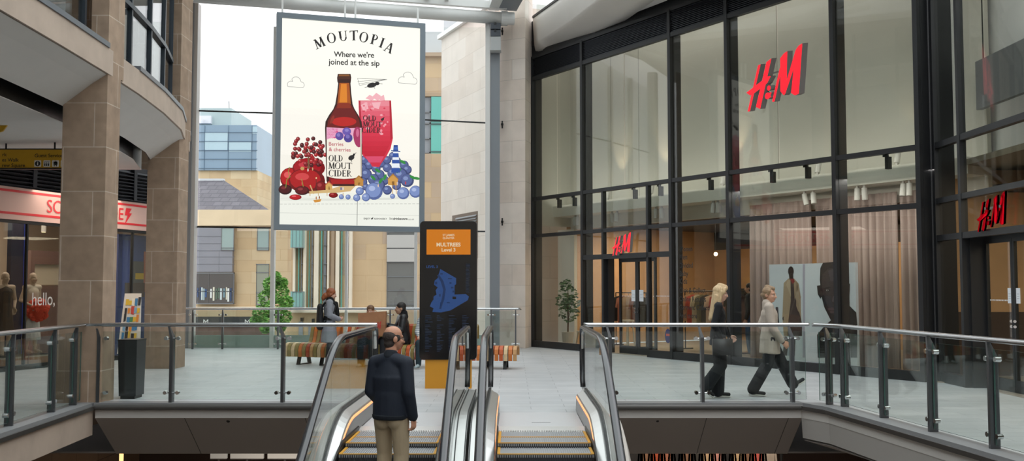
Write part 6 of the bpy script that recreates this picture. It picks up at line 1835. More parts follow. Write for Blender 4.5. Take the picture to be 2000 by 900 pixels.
# ================================================================== STOREY BELOW: glimpses under the landing
rng = random.Random(4)
YL = 17.0
ux = lambda px: (px - 1000) / FPX * YL
t = thing('clothes_rail', 'long clothes rail on the storey below, seen under the right landing', 'clothes rail', (ux(1380), YL, -5))
zr = G(1300, 882, YL).z + .25
MB().cyl((ux(1228), YL, zr), (ux(1520), YL, zr), .02, seg=8).build('bar', M_BLACK, t)
for x in (ux(1228), ux(1520)): MB().cyl((x, YL, -5), (x, YL, zr), .025, seg=8).build('upright', M_BLACK, t)
seq = ['black', 'print', 'rust', 'clay', 'black', 'print', 'charcoal', 'sand', 'rose', 'black', 'sand', 'print', 'coral', 'stone']
for i, c in enumerate(seq):
    u = ux(1240 + i * 19.5)
    g = garment_mesh('hanging_garment', Matrix.Identity(4), u, YL, zr - .07, 1.1, .26, None, th=.06, ax='u')
    o = g.build('hanging_garment', GM[c]); tag(o, '%s garment on the rail below the right landing, %s' % (c, (ORD + ['thirteenth from left', 'fourteenth from left'])[i]), 'garment', 'garments below the right landing')
    MB().tube([(u, YL, zr - .07), (u, YL, zr), (u, YL + .02, zr + .02), (u, YL, zr + .025)], .006, 6).build('hanger_hook', M_STEEL, o)
for k, (a, b) in enumerate(((383, 417), (424, 492), (500, 570))):
    mb = MB(); mb.box(ux(a), YL + 1, G(400, 915, YL).z, ux(b), YL + 1.05, G(400, 878, YL).z); mb.cur = 1; mb.box(ux(a), YL + .99, G(400, 917, YL).z, ux(b), YL + 1.06, G(400, 915, YL).z); mb.box(ux((a + b) / 2) - .02, YL + 1.02, -5, ux((a + b) / 2) + .02, YL + 1.05, G(400, 915, YL).z)
    tag(mb.build('white_sign_board', [mat('white_board', '#d8d8d4', .6, emit=.12), M_STEEL]), 'white board on the storey below the left landing, %s of three' % ('leftmost', 'middle', 'rightmost')[k], 'board', 'white boards below the left landing')
p = G(237, 893, YL); t = thing('lamp_tube', 'small golden glowing tube lamp below the left landing', 'lamp', (p.x, YL, -5))
MB().cyl((p.x, YL, -5), (p.x, YL, p.z - .15), .02, seg=8).build('stand', M_BLACK, t); MB().cyl((p.x, YL, p.z - .15), (p.x, YL, p.z + .3), .035, seg=12).build('tube', mat('golden_glow', '#ffcf8a', .4, emit=1.5), t)
for k, (px, py, Y) in enumerate(((446, 819, 13.86), (1284, 818, 13.86))):
    p = G(px, py, Y); mb = MB(); mb.cyl(p + V((0, -.02, .05)), p + V((0, .1, .05)), .03, seg=12); mb.ell(p, (.033, .033, .045))
    tag(mb.build('security_camera', M_BLACK), ('small black camera under the left landing edge', 'small black camera under the right landing edge')[k], 'camera', 'cameras under the landing edge')

# grey panel added behind the upper right glass as the advert screen's reflection
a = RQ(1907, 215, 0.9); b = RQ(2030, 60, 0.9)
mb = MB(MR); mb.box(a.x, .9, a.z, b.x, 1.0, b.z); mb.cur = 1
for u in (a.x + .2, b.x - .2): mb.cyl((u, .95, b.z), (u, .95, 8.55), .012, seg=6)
tag(mb.build('reflected_screen_panel', [mat('grey_reflection_panel', '#7f8082', .6), M_BLACK]), 'large grey panel added as a reflection of the advert screen in the upper right glass', 'panel')

# ================================================================== PEOPLE
def rotz(a): return Matrix.Rotation(math.radians(a), 3, 'Z')
def rotx(a): return Matrix.Rotation(math.radians(a), 3, 'X')
SKIN = lambda n, c: mat('skin_' + n, c, .55, noise=.04, nscale=30)
def cloth(n, c, rough=.85, bump=.25, ns=14): return mat('cloth_' + n, c, rough, noise=.1, nscale=ns, bump=bump)
class Fig:
    """one figure: joints in metres for a 1.70 m body, x to its right, y ahead, z up"""
    def __init__(s, name, label, cat, loc, th, h, skin, group=None):
        s.k = h / 1.70
        s.M = Matrix.Translation(V(loc)) @ Matrix.Rotation(math.radians(th), 4, 'Z') @ Matrix.Scale(s.k, 4)
        s.loc = V(loc); s.skin = skin; s.name = name; s.label = label; s.cat = cat; s.group = group
        s.J = dict(pelvis=(0, 0, .93), waist=(0, 0, 1.06), chest=(0, .005, 1.27), neck=(0, -.015, 1.42), head=(0, .012, 1.575),
                   shL=(-.165, -.01, 1.385), shR=(.165, -.01, 1.385), elL=(-.21, -.04, 1.1), elR=(.21, -.04, 1.1), wrL=(-.22, .03, .86), wrR=(.22, .03, .86),
                   hipL=(-.09, 0, .9), hipR=(.09, 0, .9), knL=(-.1, .02, .49), knR=(.1, .02, .49), anL=(-.1, -.02, .085), anR=(.1, -.02, .085),
                   toeL=(-.12, .15, .03), toeR=(.12, .15, .03))
        s.HR = Matrix.Identity(3); s.hand = {'L': ((0, .1, -1), (.3, .2, 0)), 'R': ((0, .1, -1), (-.3, .2, 0))}
        s.curl = {'L': .35, 'R': .35}; s.hk = .94
    def j(s, n): return V(s.J[n])
    def hp(s, x, y, z): return s.j('head') + s.HR @ (V((x, y, z)) * s.hk)
    def mb(s): return MB(s.M)
    def body(s, voxel=.009, female=False, legs=True, face=True, fingers=True):
        b = s.mb(); j = s.j; k = s.hk
        R = s.HR; E = lambda p, r: b.ell(s.hp(*p), [q * k for q in r], R)
        E((0, -.01, .035), (.077, .097, .088)); E((0, .022, -.035), (.062, .076, .086)); E((0, .042, -.085), (.043, .046, .036))
        E((0, .072, .022), (.05, .028, .016)); E((.03, .074, -.03), (.026, .024, .022)); E((-.03, .074, -.03), (.026, .024, .022))
        b.limb(s.hp(0, .096, .006), s.hp(0, .113, -.034), .011, .016); E((.012, .1, -.036), (.011, .012, .009)); E((-.012, .1, -.036), (.011, .012, .009))
        for q in (-1, 1):
            E((q * .079, -.012, -.012), (.012, .026, .034))
        E((0, .088, -.064), (.024, .014, .007)); E((0, .086, -.075), (.02, .014, .007))
        b.limb(j('neck') - V((0, 0, .03)), s.hp(0, -.018, -.07), .058, .054)
        f = .92 if female else 1
        b.limb(j('pelvis'), j('waist'), .14, .115 * f, .72, (0, 1, 0)); b.limb(j('waist'), j('chest'), .115 * f, .145 * f, .66, (0, 1, 0)); b.limb(j('chest'), j('neck'), .13 * f, .06, .7, (0, 1, 0))
        b.limb(j('shL'), j('shR'), .055, .055)
        for q in 'LR':
            b.limb(j('sh' + q), j('el' + q), .047 * f, .038 * f); b.limb(j('el' + q), j('wr' + q), .038 * f, .027 * f)
            s.hand_geo(b, q, fingers)
            if legs:
                b.limb(j('hip' + q), j('kn' + q), .08, .052); b.limb(j('kn' + q), j('an' + q), .05, .034)
                if not face: b.limb(j('an' + q), j('toe' + q) + V((0, 0, .02)), .038, .03)
        o = b.build(s.name, s.skin, loc=s.loc)
        remesh(o, voxel * s.k, 3)
        o.name = s.name
        WLOC[o.name] = s.loc
        tag(o, s.label, s.cat, s.group); s.o = o
        if face:
            for q in (-1, 1):
                m = s.mb(); m.ell(s.hp(q * .031, .089, -.004), (.0125 * k, .008 * k, .0075 * k), R); m.build('eye', mat('eye_white', '#d8d4cf', .3), o, smooth=True)
                e = s.mb(); e.ell(s.hp(q * .031, .0955, -.004), (.006 * k, .004 * k, .006 * k), R); e.build('iris', mat('dark_iris', '#2a1c14', .3), o, smooth=True)
                m = s.mb(); m.limb(s.hp(q * .016, .099, .02), s.hp(q * .05, .085, .021), .0045, .003); m.build('eyebrow', mat('brow_hair', '#4a3424', .8), o, smooth=True)
            m = s.mb(); m.limb(s.hp(-.021, .094, -.066), s.hp(.021, .094, -.066), .006, .006, .7, (0, 0, 1)); m.build('mouth', mat('lips', '#a8615a', .5), o, smooth=True)
        return o
    def hand_geo(s, b, q, fingers=True):
        d = V(s.hand[q][0]).normalized(); n = V(s.hand[q][1]); n = (n - d * n.dot(d)).normalized()     # n: palm faces this way
        w = s.j('wr' + q); l = d.cross(n).normalized()
        tl = l if (l.y > 0) else -l                                          # thumb side: ahead
        if abs(l.y) < .2: tl = l if q == 'R' else -l
        b.limb(w, w + d * .03, .027, .03, .7, n); b.limb(w + d * .035, w + d * .08, .038, .04, .42, n)
        c = s.curl[q]
        for i, (o_, ln) in enumerate(((.031, .07), (.0105, .08), (-.0105, .076), (-.031, .06))):
            p = w + d * .088 + tl * o_; r = .0092
            a1 = c * .8; d1 = (d * math.cos(a1) + n * math.sin(a1)); p1 = p + d1 * ln * .45
            a2 = c * 2.0; d2 = (d * math.cos(a2) + n * math.sin(a2)); p2 = p1 + d2 * ln * .32
            a3 = c * 2.8; d3 = (d * math.cos(a3) + n * math.sin(a3)); p3 = p2 + d3 * ln * .25
            b.limb(p - d * .02, p1, r * 1.1, r, seg=8); b.limb(p1, p2, r, r * .92, seg=8); b.limb(p2, p3, r * .92, r * .75, seg=8)
        t0 = w + d * .03 + tl * .028; t1 = w + d * .062 + tl * .052 + n * .012; t2 = w + d * .092 + tl * .056 + n * .022
        b.limb(t0, t1, .0145, .012, seg=8); b.limb(t1, t2, .0115, .009, seg=8)
    def part(s, name, m, fn, voxel=.01, sm=4, parent=None):
        b = s.mb(); fn(b)
        o = b.build(name, m, parent or s.o, smooth=True)
        if voxel: remesh(o, voxel * s.k, sm)
        return o
    def sleeves(s, b, r0, r1, r2, to=.93):
        for q in 'LR':
            b.limb(s.j('sh' + q), s.j('el' + q), r0, r1); b.limb(s.j('el' + q), s.j('el' + q).lerp(s.j('wr' + q), to), r1, r2)
    def trunk(s, b, rp=.16, rw=.15, rc=.175, sh=.07, z0=None, flat=.7):
        j = s.j; d = j('pelvis') - j('waist')
        p = j('pelvis') if z0 is None else j('waist') + d * z0
        b.limb(p, j('waist'), rp, rw, flat, (0, 1, 0)); b.limb(j('waist'), j('chest'), rw, rc, flat * .96, (0, 1, 0))
        b.limb(j('chest'), j('neck') - V((0, 0, .06)), rc * .92, .1, flat, (0, 1, 0)); b.limb(j('shL'), j('shR'), sh, sh)
    def legs_(s, b, r0, r1, r2, to=.97, rp=.15):
        j = s.j
        b.ell(j('pelvis') - V((0, .005, .03)), (rp, rp * .8, .13))
        for q in 'LR':
            b.limb(j('hip' + q), j('kn' + q), r0, r1); b.limb(j('kn' + q), j('kn' + q).lerp(j('an' + q), to), r1, r2)
    def shoes(s, m, sole=None, r=.043, name='shoe'):
        for q in 'LR':
            a, t = s.j('an' + q), s.j('toe' + q); d = (t - a); fwd = V((d.x, d.y, d.z)).normalized()
            heel = a - V((fwd.x, fwd.y, 0)) * .03 - V((0, 0, .035)); 
            def f(b):
                b.limb(heel + V((0, 0, .012)), t + V((0, 0, .018)), r * .82, r * .84, .75, (0, 0, 1)); b.limb(a, heel.lerp(t, .45) + V((0, 0, .02)), r * .95, r * .8); b.limb(a + V((0, 0, .0)), a - V((0, 0, .03)), r * .9, r * .9)
            o = s.part(name, m, f, .008)
            if sole:
                u = (t - heel).normalized(); dn = V((0, 0, 1)) - u * u.z; dn.normalize()
                s.part('sole', sole, lambda b: b.limb(heel - dn * .022 - u * .004, t - dn * .014 + u * .006, r * .86, r * .86, .32, dn), .007, parent=o)

# ---- man on the left escalator
man = Fig('person', 'man in navy jacket and beige trousers, seen from behind, riding the left escalator', 'person', (-1.11, 9.22, -.415), -20, 1.65, SKIN('ruddy', '#bd8a70'))
man.HR = rotz(-40) @ rotx(-4)
man.J.update(shL=(-.158, -.015, 1.345), shR=(.158, -.015, 1.345), elR=(.205, -.05, 1.08), wrR=(.222, .015, .84), elL=(-.2, -.03, 1.08), wrL=(-.2, .17, .95), knL=(-.1, .07, .49), anL=(-.11, .04, .085), toeL=(-.13, .2, .03), head=(.01, .02, 1.578))
man.curl['R'] = .75; man.hand['R'] = ((.05, .12, -1), (-.9, .1, 0)); man.hand['L'] = ((.1, .5, -.8), (.9, .1, 0))
man.body(.0065)
man.part('hair', mat('dark_grey_brown_hair', '#3a312d', .8, bump=.4, nscale=60), lambda b: (b.ell(man.hp(0, -.036, .016), (.0785, .0745, .07), man.HR), b.ell(man.hp(.056, -.005, .008), (.024, .056, .044), man.HR), b.ell(man.hp(-.056, -.005, .008), (.024, .056, .044), man.HR), b.ell(man.hp(0, -.042, -.055), (.066, .052, .055), man.HR)), .006)
def glasses_(b):
    b.tube([man.hp(.078, -.01, .0), man.hp(.072, .06, .002), man.hp(.055, .1, .0)], +.0018, 6); b.tube([man.hp(.055, .1, .01), man.hp(.012, .115, .008), man.hp(.012, .113, -.022), man.hp(.052, .1, -.022), man.hp(.055, .1, .01)], +.0018, 6)
    b.tube([man.hp(-.055, .1, .01), man.hp(-.012, .115, .008), man.hp(-.012, .113, -.022), man.hp(-.052, .1, -.022), man.hp(-.055, .1, .01)], +.0018, 6); b.tube([man.hp(-.012, .115, .006), man.hp(.012, .115, .006)], +.0018, 6)
man.part('spectacles', M_BLACK, glasses_, 0)
NAVY = mat('navy_jacket_cloth', '#131c2b', .75, noise=.12, nscale=7, bump=.5, stretch=(1, 1, .5))
def jk(b):
    j = man.j
    b.limb((0, -.008, .845), (0, -.008, 1.06), .18, .176, .76, (0, 1, 0), cap=(.12, 1)); b.limb((0, -.008, 1.06), (0, -.014, 1.22), .176, .182, .72, (0, 1, 0), cap=(1, .2)); b.limb((0, -.014, 1.2), j('neck') - V((0, .012, .02)), .183, .085, .72, (0, 1, 0), cap=(.2, 1))
    for q in 'LR':
        b.limb(j('neck') - V((0, .01, .03)), j('sh' + q), .07, .072)
    man.sleeves(b, .075, .062, .052, .95)
man.part('jacket', NAVY, jk, .009, 16)
man.part('jacket_hem', mat('navy_ribbed_hem', '#111822', .85), lambda b: (b.limb((0, -.008, .825), (0, -.008, .865), .18, .185, .78, (0, 1, 0), cap=(.1, .1))), .009)
man.part('jacket_collar', mat('navy_ribbed_hem', '#111822', .85), lambda b: b.limb(man.j('neck') + V((0, -.004, -.015)), man.j('neck') + V((0, .0, .012)), .078, .07, .98, (0, 1, 0)), .008)
for q in 'R': man.part('cuff', mat('navy_ribbed_hem', '#111822', .85), lambda b: b.limb(man.j('elR').lerp(man.j('wrR'), .9), man.j('elR').lerp(man.j('wrR'), .97), .05, .047), .008)
CHINO = mat('beige_chino_cloth', '#a8977c', .85, noise=.08, nscale=9, bump=.5, stretch=(1, 1, .35))
def tr(b):
    man.legs_(b, .094, .074, .064, .96, .14)
    for q in (-1, 1): b.ell((q * .066, -.045, .82), (.08, .07, .1))
man.part('trousers', CHINO, tr, .009, 5)
man.part('belt', mat('dark_leather', '#2a211c', .5), lambda b: b.limb((0, -.004, .935), (0, -.004, .95), .145, .143, .8, (0, 1, 0)), .009)
man.shoes(mat('brown_leather_shoe', '#4a3426', .5))

# ---- blonde woman in black walking right
wa = Fig('person', 'woman with long blonde hair in black top and wide dark trousers, behind the right balustrade', 'person', (2.97, 14.42, 0), -92, 1.62, SKIN('fair', '#d0a48e'))
wa.HR = rotx(-6)
wa.J.update(head=(0, .045, 1.572), neck=(0, .005, 1.42), knL=(-.08, .03, .49), anL=(-.085, .0, .085), toeL=(-.09, .17, .03), knR=(.08, .03, .5), anR=(.08, -.21, .17), toeR=(.08, -.1, .04), hipL=(-.085, .01, .9), hipR=(.085, .0, .9),
            elR=(.2, -.09, 1.1), wrR=(.17, .02, .9), elL=(-.2, .06, 1.1), wrL=(-.17, .2, .93))
wa.hand['R'] = ((-.1, .5, -.7), (-1, 0, -.2)); wa.hand['L'] = ((.1, .6, -.6), (1, 0, -.2)); wa.curl = {'L': .7, 'R': .7}
wa.body(.0075, True)
HB = mat('blonde_hair', '#c9ae86', .55, noise=.22, nscale=24, bump=.5, stretch=(3, 3, .4))
def hair_long(f, ln=.42):
    def g(b):
        b.ell(f.hp(0, -.022, .045), (.09, .104, .09), f.HR); b.ell(f.hp(0, -.05, -.03), (.088, .075, .1), f.HR)
        for q in (-1, 1):
            b.limb(f.hp(q * .068, .0, .03), f.hp(q * .075, -.03, -.16), .034, .032); b.limb(f.hp(q * .05, -.07, -.05), f.hp(q * .075, -.095, -.16 - ln * .55), .055, .04, .8, (0, 1, 0))
            b.limb(f.hp(q * .06, .06, .085), f.hp(q * .074, .04, .01), .022, .018)
        b.limb(f.hp(0, -.085, 0), f.hp(0, -.115, -.16 - ln * .6), .07, .06, .6, (0, 1, 0)); b.limb(f.hp(0, .06, .1), f.hp(0, -.02, .12), .05, .05)
    return g
wa.part('hair', HB, hair_long(wa), .0075)
BLK = mat('black_knit_top', '#15161a', .85, noise=.2, nscale=10, bump=.4)
def top(b):
    wa.trunk(b, .155, .14, .16, .062, z0=1.0, flat=.72); wa.sleeves(b, .06, .052, .042, .95); b.limb((0, -.005, .8), (0, 0, .98), .168, .155, .75, (0, 1, 0), cap=(.12, 1)); b.limb(wa.j('neck') - V((0, 0, .03)), wa.j('neck') + V((0, 0, .02)), .068, .062)
wa.part('top', BLK, top, .009)
def wtr(b, f=wa):
    f.legs_(b, .1, .09, .1, .95, .148)
wa.part('trousers', mat('charcoal_wide_trousers', '#1d1f25', .85, noise=.15, nscale=8, bump=.4, stretch=(1, 1, .4)), wtr, .009)
wa.shoes(mat('black_canvas_shoe', '#1b1b1e', .7), mat('white_sole', '#cfccc6', .6))
wa.part('handbag', mat('dark_leather_bag', '#1a1715', .45), lambda b: (b.box(.19, -.12, .66, .27, .17, .9),), 0)
wa.part('bag_strap', mat('dark_leather_bag', '#1a1715', .45), lambda b: b.tube([(.23, -.1, .89), (.225, -.08, 1.2), (.16, -.03, 1.45), (.2, .06, 1.3), (.23, .15, .89)], .009, 6), 0)

# ---- woman in pale blazer, long stride
wbz = Fig('person', 'woman in pale blazer and black trousers striding right, face turned towards the viewer', 'person', (3.80, 14.72, 0), -90, 1.66, SKIN('warm', '#c99a80'))
wbz.HR = rotz(-42) @ rotx(-3)
wbz.J = {k: (v[0], v[1], v[2] - .05) for k, v in wbz.J.items()}
wbz.J.update(head=(0, .0, 1.515), neck=(0, -.03, 1.365), chest=(0, -.01, 1.215), shL=(-.16, .03, 1.33), shR=(.16, -.05, 1.33),
             hipL=(-.085, .01, .86), hipR=(.085, .0, .86), knR=(.085, -.07, .48), anR=(.085, -.3, .09), toeR=(.1, -.13, .03),
             knL=(-.085, .19, .49), anL=(-.085, .36, .16), toeL=(-.09, .51, .22), elR=(.215, -.02, 1.03), wrR=(.2, .13, .82), elL=(-.2, -.08, 1.06), wrL=(-.19, .06, .88))
wbz.hand['R'] = ((-.05, .75, -.7), (-1, 0, -.2)); wbz.curl = {'L': .6, 'R': .6}
wbz.body(.007, True)
HD = mat('tied_dark_blonde_hair', '#8d7458', .6, noise=.2, nscale=26, bump=.4)
wbz.part('hair', HD, lambda b: (b.ell(wbz.hp(0, -.026, .042), (.083, .096, .088), wbz.HR), b.ell(wbz.hp(0, -.05, -.01), (.082, .07, .075), wbz.HR), b.ell(wbz.hp(0, -.115, -.01), (.04, .04, .04), wbz.HR), b.limb(wbz.hp(.0, .055, .1), wbz.hp(.0, -.05, .12), .035, .04), b.limb(wbz.hp(.062, .03, .06), wbz.hp(.075, .0, .0), .02, .016), b.limb(wbz.hp(-.062, .03, .06), wbz.hp(-.075, .0, .0), .02, .016)), .0075)
BLZ = mat('oatmeal_blazer_cloth', '#b3a79a', .8, noise=.06, nscale=9, bump=.35)
def blz(b):
    wbz.trunk(b, .165, .152, .172, .072, z0=1.0, flat=.75); wbz.sleeves(b, .07, .06, .052, .9)
    b.limb((0, -.01, .64), (0, -.005, .85), .205, .185, .76, (0, 1, 0), cap=(.1, 1)); b.limb((0, -.01, .85), (0, -.005, 1.0), .185, .16, .76, (0, 1, 0)); b.limb(wbz.j('neck') - V((0, .0, .05)), wbz.j('neck') + V((0, -.015, .02)), .085, .07)
wbz.part('blazer', BLZ, blz, .009)
wbz.part('cuff', BLK, lambda b: b.limb(wbz.j('elR').lerp(wbz.j('wrR'), .86), wbz.j('elR').lerp(wbz.j('wrR'), .98), .046, .04), .008)
wbz.part('lapel', mat('dark_inner_top', '#2a2526', .8), lambda b: b.prism([(-.035, .118, 1.33), (.035, .118, 1.33), (.01, .135, 1.08), (-.01, .135, 1.08)], (0, -.02, 0)), 0)
wbz.part('trousers', mat('black_tailored_trousers', '#17181d', .8, noise=.15, nscale=8, bump=.4, stretch=(1, 1, .4)), lambda b: wbz.legs_(b, .1, .088, .088, .95, .148), .009)
wbz.shoes(mat('black_canvas_shoe', '#1b1b1e', .7), mat('white_sole', '#cfccc6', .6))

# ---- standing woman in the grey coat by the bench
wc = Fig('person', 'auburn-haired woman in grey coat, black scarf and backpack standing at the bench', 'person', (-3.66, 20.02, 0), -74, 1.58, SKIN('fair', '#d0a48e'))
wc.HR = rotx(-12)
wc.J.update(head=(0, .04, 1.57), elR=(.22, -.02, 1.12), wrR=(.1, .2, 1.02), elL=(-.22, -.02, 1.12), wrL=(-.08, .22, 1.03))
wc.hand['R'] = ((-.7, .5, 0), (0, -1, .1)); wc.hand['L'] = ((.7, .5, .1), (0, -1, .1))
wc.body(.009, True)
wc.part('hair', mat('auburn_hair', '#8a4a26', .55, noise=.2, nscale=24, bump=.4), lambda b: (b.ell(wc.hp(0, -.024, .042), (.09, .105, .092), wc.HR), b.ell(wc.hp(0, -.05, -.02), (.085, .075, .085), wc.HR), b.ell(wc.hp(0, -.13, -.07), (.06, .06, .07), wc.HR), b.ell(wc.hp(0, -.16, -.12), (.05, .05, .07), wc.HR), b.limb(wc.hp(.06, .03, .05), wc.hp(.08, .0, -.02), .022, .02), b.limb(wc.hp(-.06, .03, .05), wc.hp(-.08, .0, -.02), .022, .02)), .009)
GC = mat('grey_marl_coat', '#878a92', .9, noise=.1, nscale=12, bump=.35)
wc.part('coat', GC, lambda b: (wc.trunk(b, .165, .15, .175, .076, flat=.78), wc.sleeves(b, .075, .066, .056, .92), b.limb((0, 0, .66), (0, 0, 1.02), .215, .155, .8, (0, 1, 0)), b.limb((0, 0, .54), (0, 0, .75), .225, .205, .8, (0, 1, 0), cap=(.08, 1))), .011)
wc.part('coat_belt', mat('black_belt', '#1b1b1d', .6), lambda b: b.limb((0, 0, 1.02), (0, 0, 1.05), .162, .16, .8, (0, 1, 0)), .01)
wc.part('scarf', mat('black_knit_scarf', '#121214', .95, bump=.6, nscale=30), lambda b: (b.limb((0, .02, 1.37), (0, .01, 1.45), .12, .095, .9, (0, 1, 0)), b.limb((.03, .13, 1.36), (.05, .17, 1.12), .055, .045), b.limb((-.03, .13, 1.36), (-.05, .17, 1.16), .05, .04)), .01)
wc.part('backpack', mat('black_backpack', '#17171a', .75), lambda b: (b.limb((0, -.2, .9), (0, -.2, 1.28), .15, .12, .55, (0, 1, 0)),), .01)
for q in (-1, 1): wc.part('backpack_strap', mat('black_backpack', '#17171a', .75), lambda b: b.tube([(q * .1, -.15, 1.3), (q * .12, -.02, 1.475), (q * .12, .13, 1.34), (q * .14, .05, 1.05), (q * .1, -.14, .95)], .018, 6), 0)
wc.part('trousers', mat('charcoal_wide_trousers', '#1d1f25', .85), lambda b: wc.legs_(b, .09, .065, .055, .97, .14), .011)
wc.shoes(mat('pale_grey_trainer', '#9fb0b4', .6))

# ---- seated figures
def seat_pose(f, lean=.0, hd=0):
    f.J.update(pelvis=(0, 0, .545), waist=(0, .0 + lean * .1, .67), chest=(0, .01 + lean * .3, .87), neck=(0, -.01 + lean * .45, 1.02), head=(0, .02 + lean * .55, 1.165),
               shL=(-.165, lean * .42, .985), shR=(.165, lean * .42, .985), elL=(-.23, .05 + lean * .4, .74), elR=(.23, .05 + lean * .4, .74), wrL=(-.14, .27, .67), wrR=(.14, .27, .67),
               hipL=(-.09, .02, .535), hipR=(.09, .02, .535), knL=(-.12, .44, .53), knR=(.12, .44, .53), anL=(-.12, .45, .085), anR=(.12, .45, .085), toeL=(-.14, .62, .03), toeR=(.14, .62, .03))
    f.hand['L'] = ((.3, .8, -.4), (0, 0, -1)); f.hand['R'] = ((-.3, .8, -.4), (0, 0, -1))
def seated_clothes(f, jm, tm, sm, jn='jacket', puff=1.0):
    f.part(jn, jm, lambda b: (f.trunk(b, .175 * puff, .165 * puff, .19 * puff, .082 * puff, flat=.74), f.sleeves(b, .082 * puff, .07 * puff, .055, .93), b.limb(f.j('neck') - V((0, 0, .04)), f.j('neck') + V((0, 0, .03)), .085, .075)), .012)
    f.part('trousers', tm, lambda b: f.legs_(b, .095, .075, .06, .96, .16), .012)
    f.shoes(sm)
se = Fig('person', 'dark-haired man in black leather jacket sitting on the bench, facing left', 'person', (-2.16, 20.1, 0), 104, 1.7, SKIN('olive', '#b58a70'))
seat_pose(se, .12); se.J.update(wrR=(.1, .36, .84), elR=(.24, .12, .76), wrL=(-.2, .33, .8)); se.body(.01)
se.part('hair', mat('near_black_hair', '#1c1715', .6, bump=.4, nscale=50), lambda b: (b.ell(se.hp(0, -.02, .052), (.083, .1, .086), se.HR), b.ell(se.hp(0, -.048, 0), (.08, .068, .075), se.HR)), .009)
seated_clothes(se, mat('black_leather', '#17181b', .38, bump=.5, nscale=16), mat('black_denim', '#1b1d22', .85), mat('black_leather_shoe', '#19181a', .5))
se.part('hood', mat('black_knit_scarf', '#121214', .95, bump=.6, nscale=30), lambda b: b.limb(se.j('neck') - V((0, .02, .01)), se.j('neck') + V((0, -.02, .05)), .1, .085), .011)
sf = Fig('person', 'person with brown hair sitting on the bench behind the big paper bag', 'person', (-2.86, 20.24, 0), 176, 1.62, SKIN('fair', '#d0a48e'))
seat_pose(sf, .05); sf.J.update(wrL=(-.2, .26, .8), wrR=(.2, .26, .8)); sf.body(.011)
sf.part('hair', mat('mid_brown_hair', '#6b4c33', .6, bump=.4, nscale=40), lambda b: (b.ell(sf.hp(0, -.015, .055), (.086, .1, .085), sf.HR), b.ell(sf.hp(0, -.04, -.02), (.085, .07, .08), sf.HR)), .01)
seated_clothes(sf, mat('red_jumper', '#a33a34', .85), mat('dark_teal_denim', '#22343c', .85), mat('pale_grey_trainer', '#9fb0b4', .6), 'jumper')
sg = Fig('person', 'person in white striped top sitting on the bench, mostly hidden behind the totem', 'person', (-1.66, 20.0, 0), 172, 1.6, SKIN('fair', '#d0a48e'))
seat_pose(sg, .05); sg.body(.011)
sg.part('hair', mat('mid_brown_hair', '#6b4c33', .6), lambda b: (b.ell(sg.hp(0, -.015, .055), (.086, .1, .085), sg.HR), b.ell(sg.hp(0, -.04, -.02), (.085, .07, .08), sg.HR)), .01)
STR = blocks('white_striped_cloth', '#dcdcda', '#dcdcda', '#8d9298', 5, .035, .012, noise=.03)
seated_clothes(sg, STR, mat('dark_teal_denim', '#22343c', .85), mat('pale_grey_trainer', '#9fb0b4', .6), 'top')

# paper carrier bag on the lap
bgx0, bgx1 = -3.05, -2.50; bz0, bz1 = .635, 1.12; by = 19.72
t = thing('paper_bag', 'big brown paper carrier bag with red lettering, held on a lap at the bench', 'bag', ((bgx0 + bgx1) / 2, by + .1, bz0))
mb = MB(); KR = mat('brown_kraft_paper', '#9a6b4a', .8, noise=.08, nscale=6, bump=.25)
mb.rings([[V((bgx0 + .03, by + .02, bz0)), V((bgx1 - .01, by + .02, bz0)), V((bgx1 - .01, by + .19, bz0)), V((bgx0 + .03, by + .19, bz0))],
          [V((bgx0 + .02, by, bz0 + .2)), V((bgx1, by - .01, bz0 + .22)), V((bgx1, by + .2, bz0 + .2)), V((bgx0 + .02, by + .2, bz0 + .2))],
          [V((bgx0, by + .03, bz1 - .04)), V((bgx1 + .01, by + .02, bz1)), V((bgx1 + .01, by + .17, bz1)), V((bgx0, by + .16, bz1 - .04))]])
mb.build('body', KR, t)
for yy in (by + .045, by + .145):
    MB().tube([V(((bgx0 + bgx1) / 2 - .09, yy, bz1 - .03)), V(((bgx0 + bgx1) / 2 - .07, yy, bz1 + .01)), V(((bgx0 + bgx1) / 2 + .07, yy, bz1 + .012)), V(((bgx0 + bgx1) / 2 + .09, yy, bz1 - .03))], .006, 6).build('handle', KR, t)
mb = MB()
for k in ('H', 'amp', 'M'):
    for pl in LOGO[k]:
        mb.poly([V((bgx0 + .27 + (x - 120) / 528 * .2, by - .004 - .012 * 0 + ((779 - y) / 670 - .5) * .012, bz0 + .12 + (779 - y) / 670 * .17)) for x, y in pl])
for v_ in range(len(mb.v)): mb.v[v_].y = by - .014 + max(0, (mb.v[v_].z - bz0 - .2)) * .15
mb.build('lettering', mat('red_bag_print', '#b82a2c', .6), t)

# shop assistant deep in the big shop
q = GP(1466, 690, FA + FI * 2.3, FI)
sh = Fig('person', 'shop visitor in dark top and blue jeans inside, left of the curtains', 'person', (q.x, q.y, .015), 60, 1.68, SKIN('olive', '#b58a70'))
sh.body(.012, face=False)
sh.part('hair', mat('near_black_hair', '#1c1715', .6), lambda b: (b.ell(sh.hp(0, -.02, .05), (.085, .1, .086), sh.HR), b.ell(sh.hp(0, -.045, -.02), (.082, .068, .08), sh.HR)), .011)
sh.part('top', mat('dark_olive_top', '#35332c', .85), lambda b: (sh.trunk(b, .165, .155, .18, .074), sh.sleeves(b, .07, .06, .05)), .013)
sh.part('trousers', mat('blue_jeans', '#34506e', .85), lambda b: sh.legs_(b, .095, .07, .06), .013)
sh.shoes(mat('brown_leather_shoe', '#4a3426', .5))

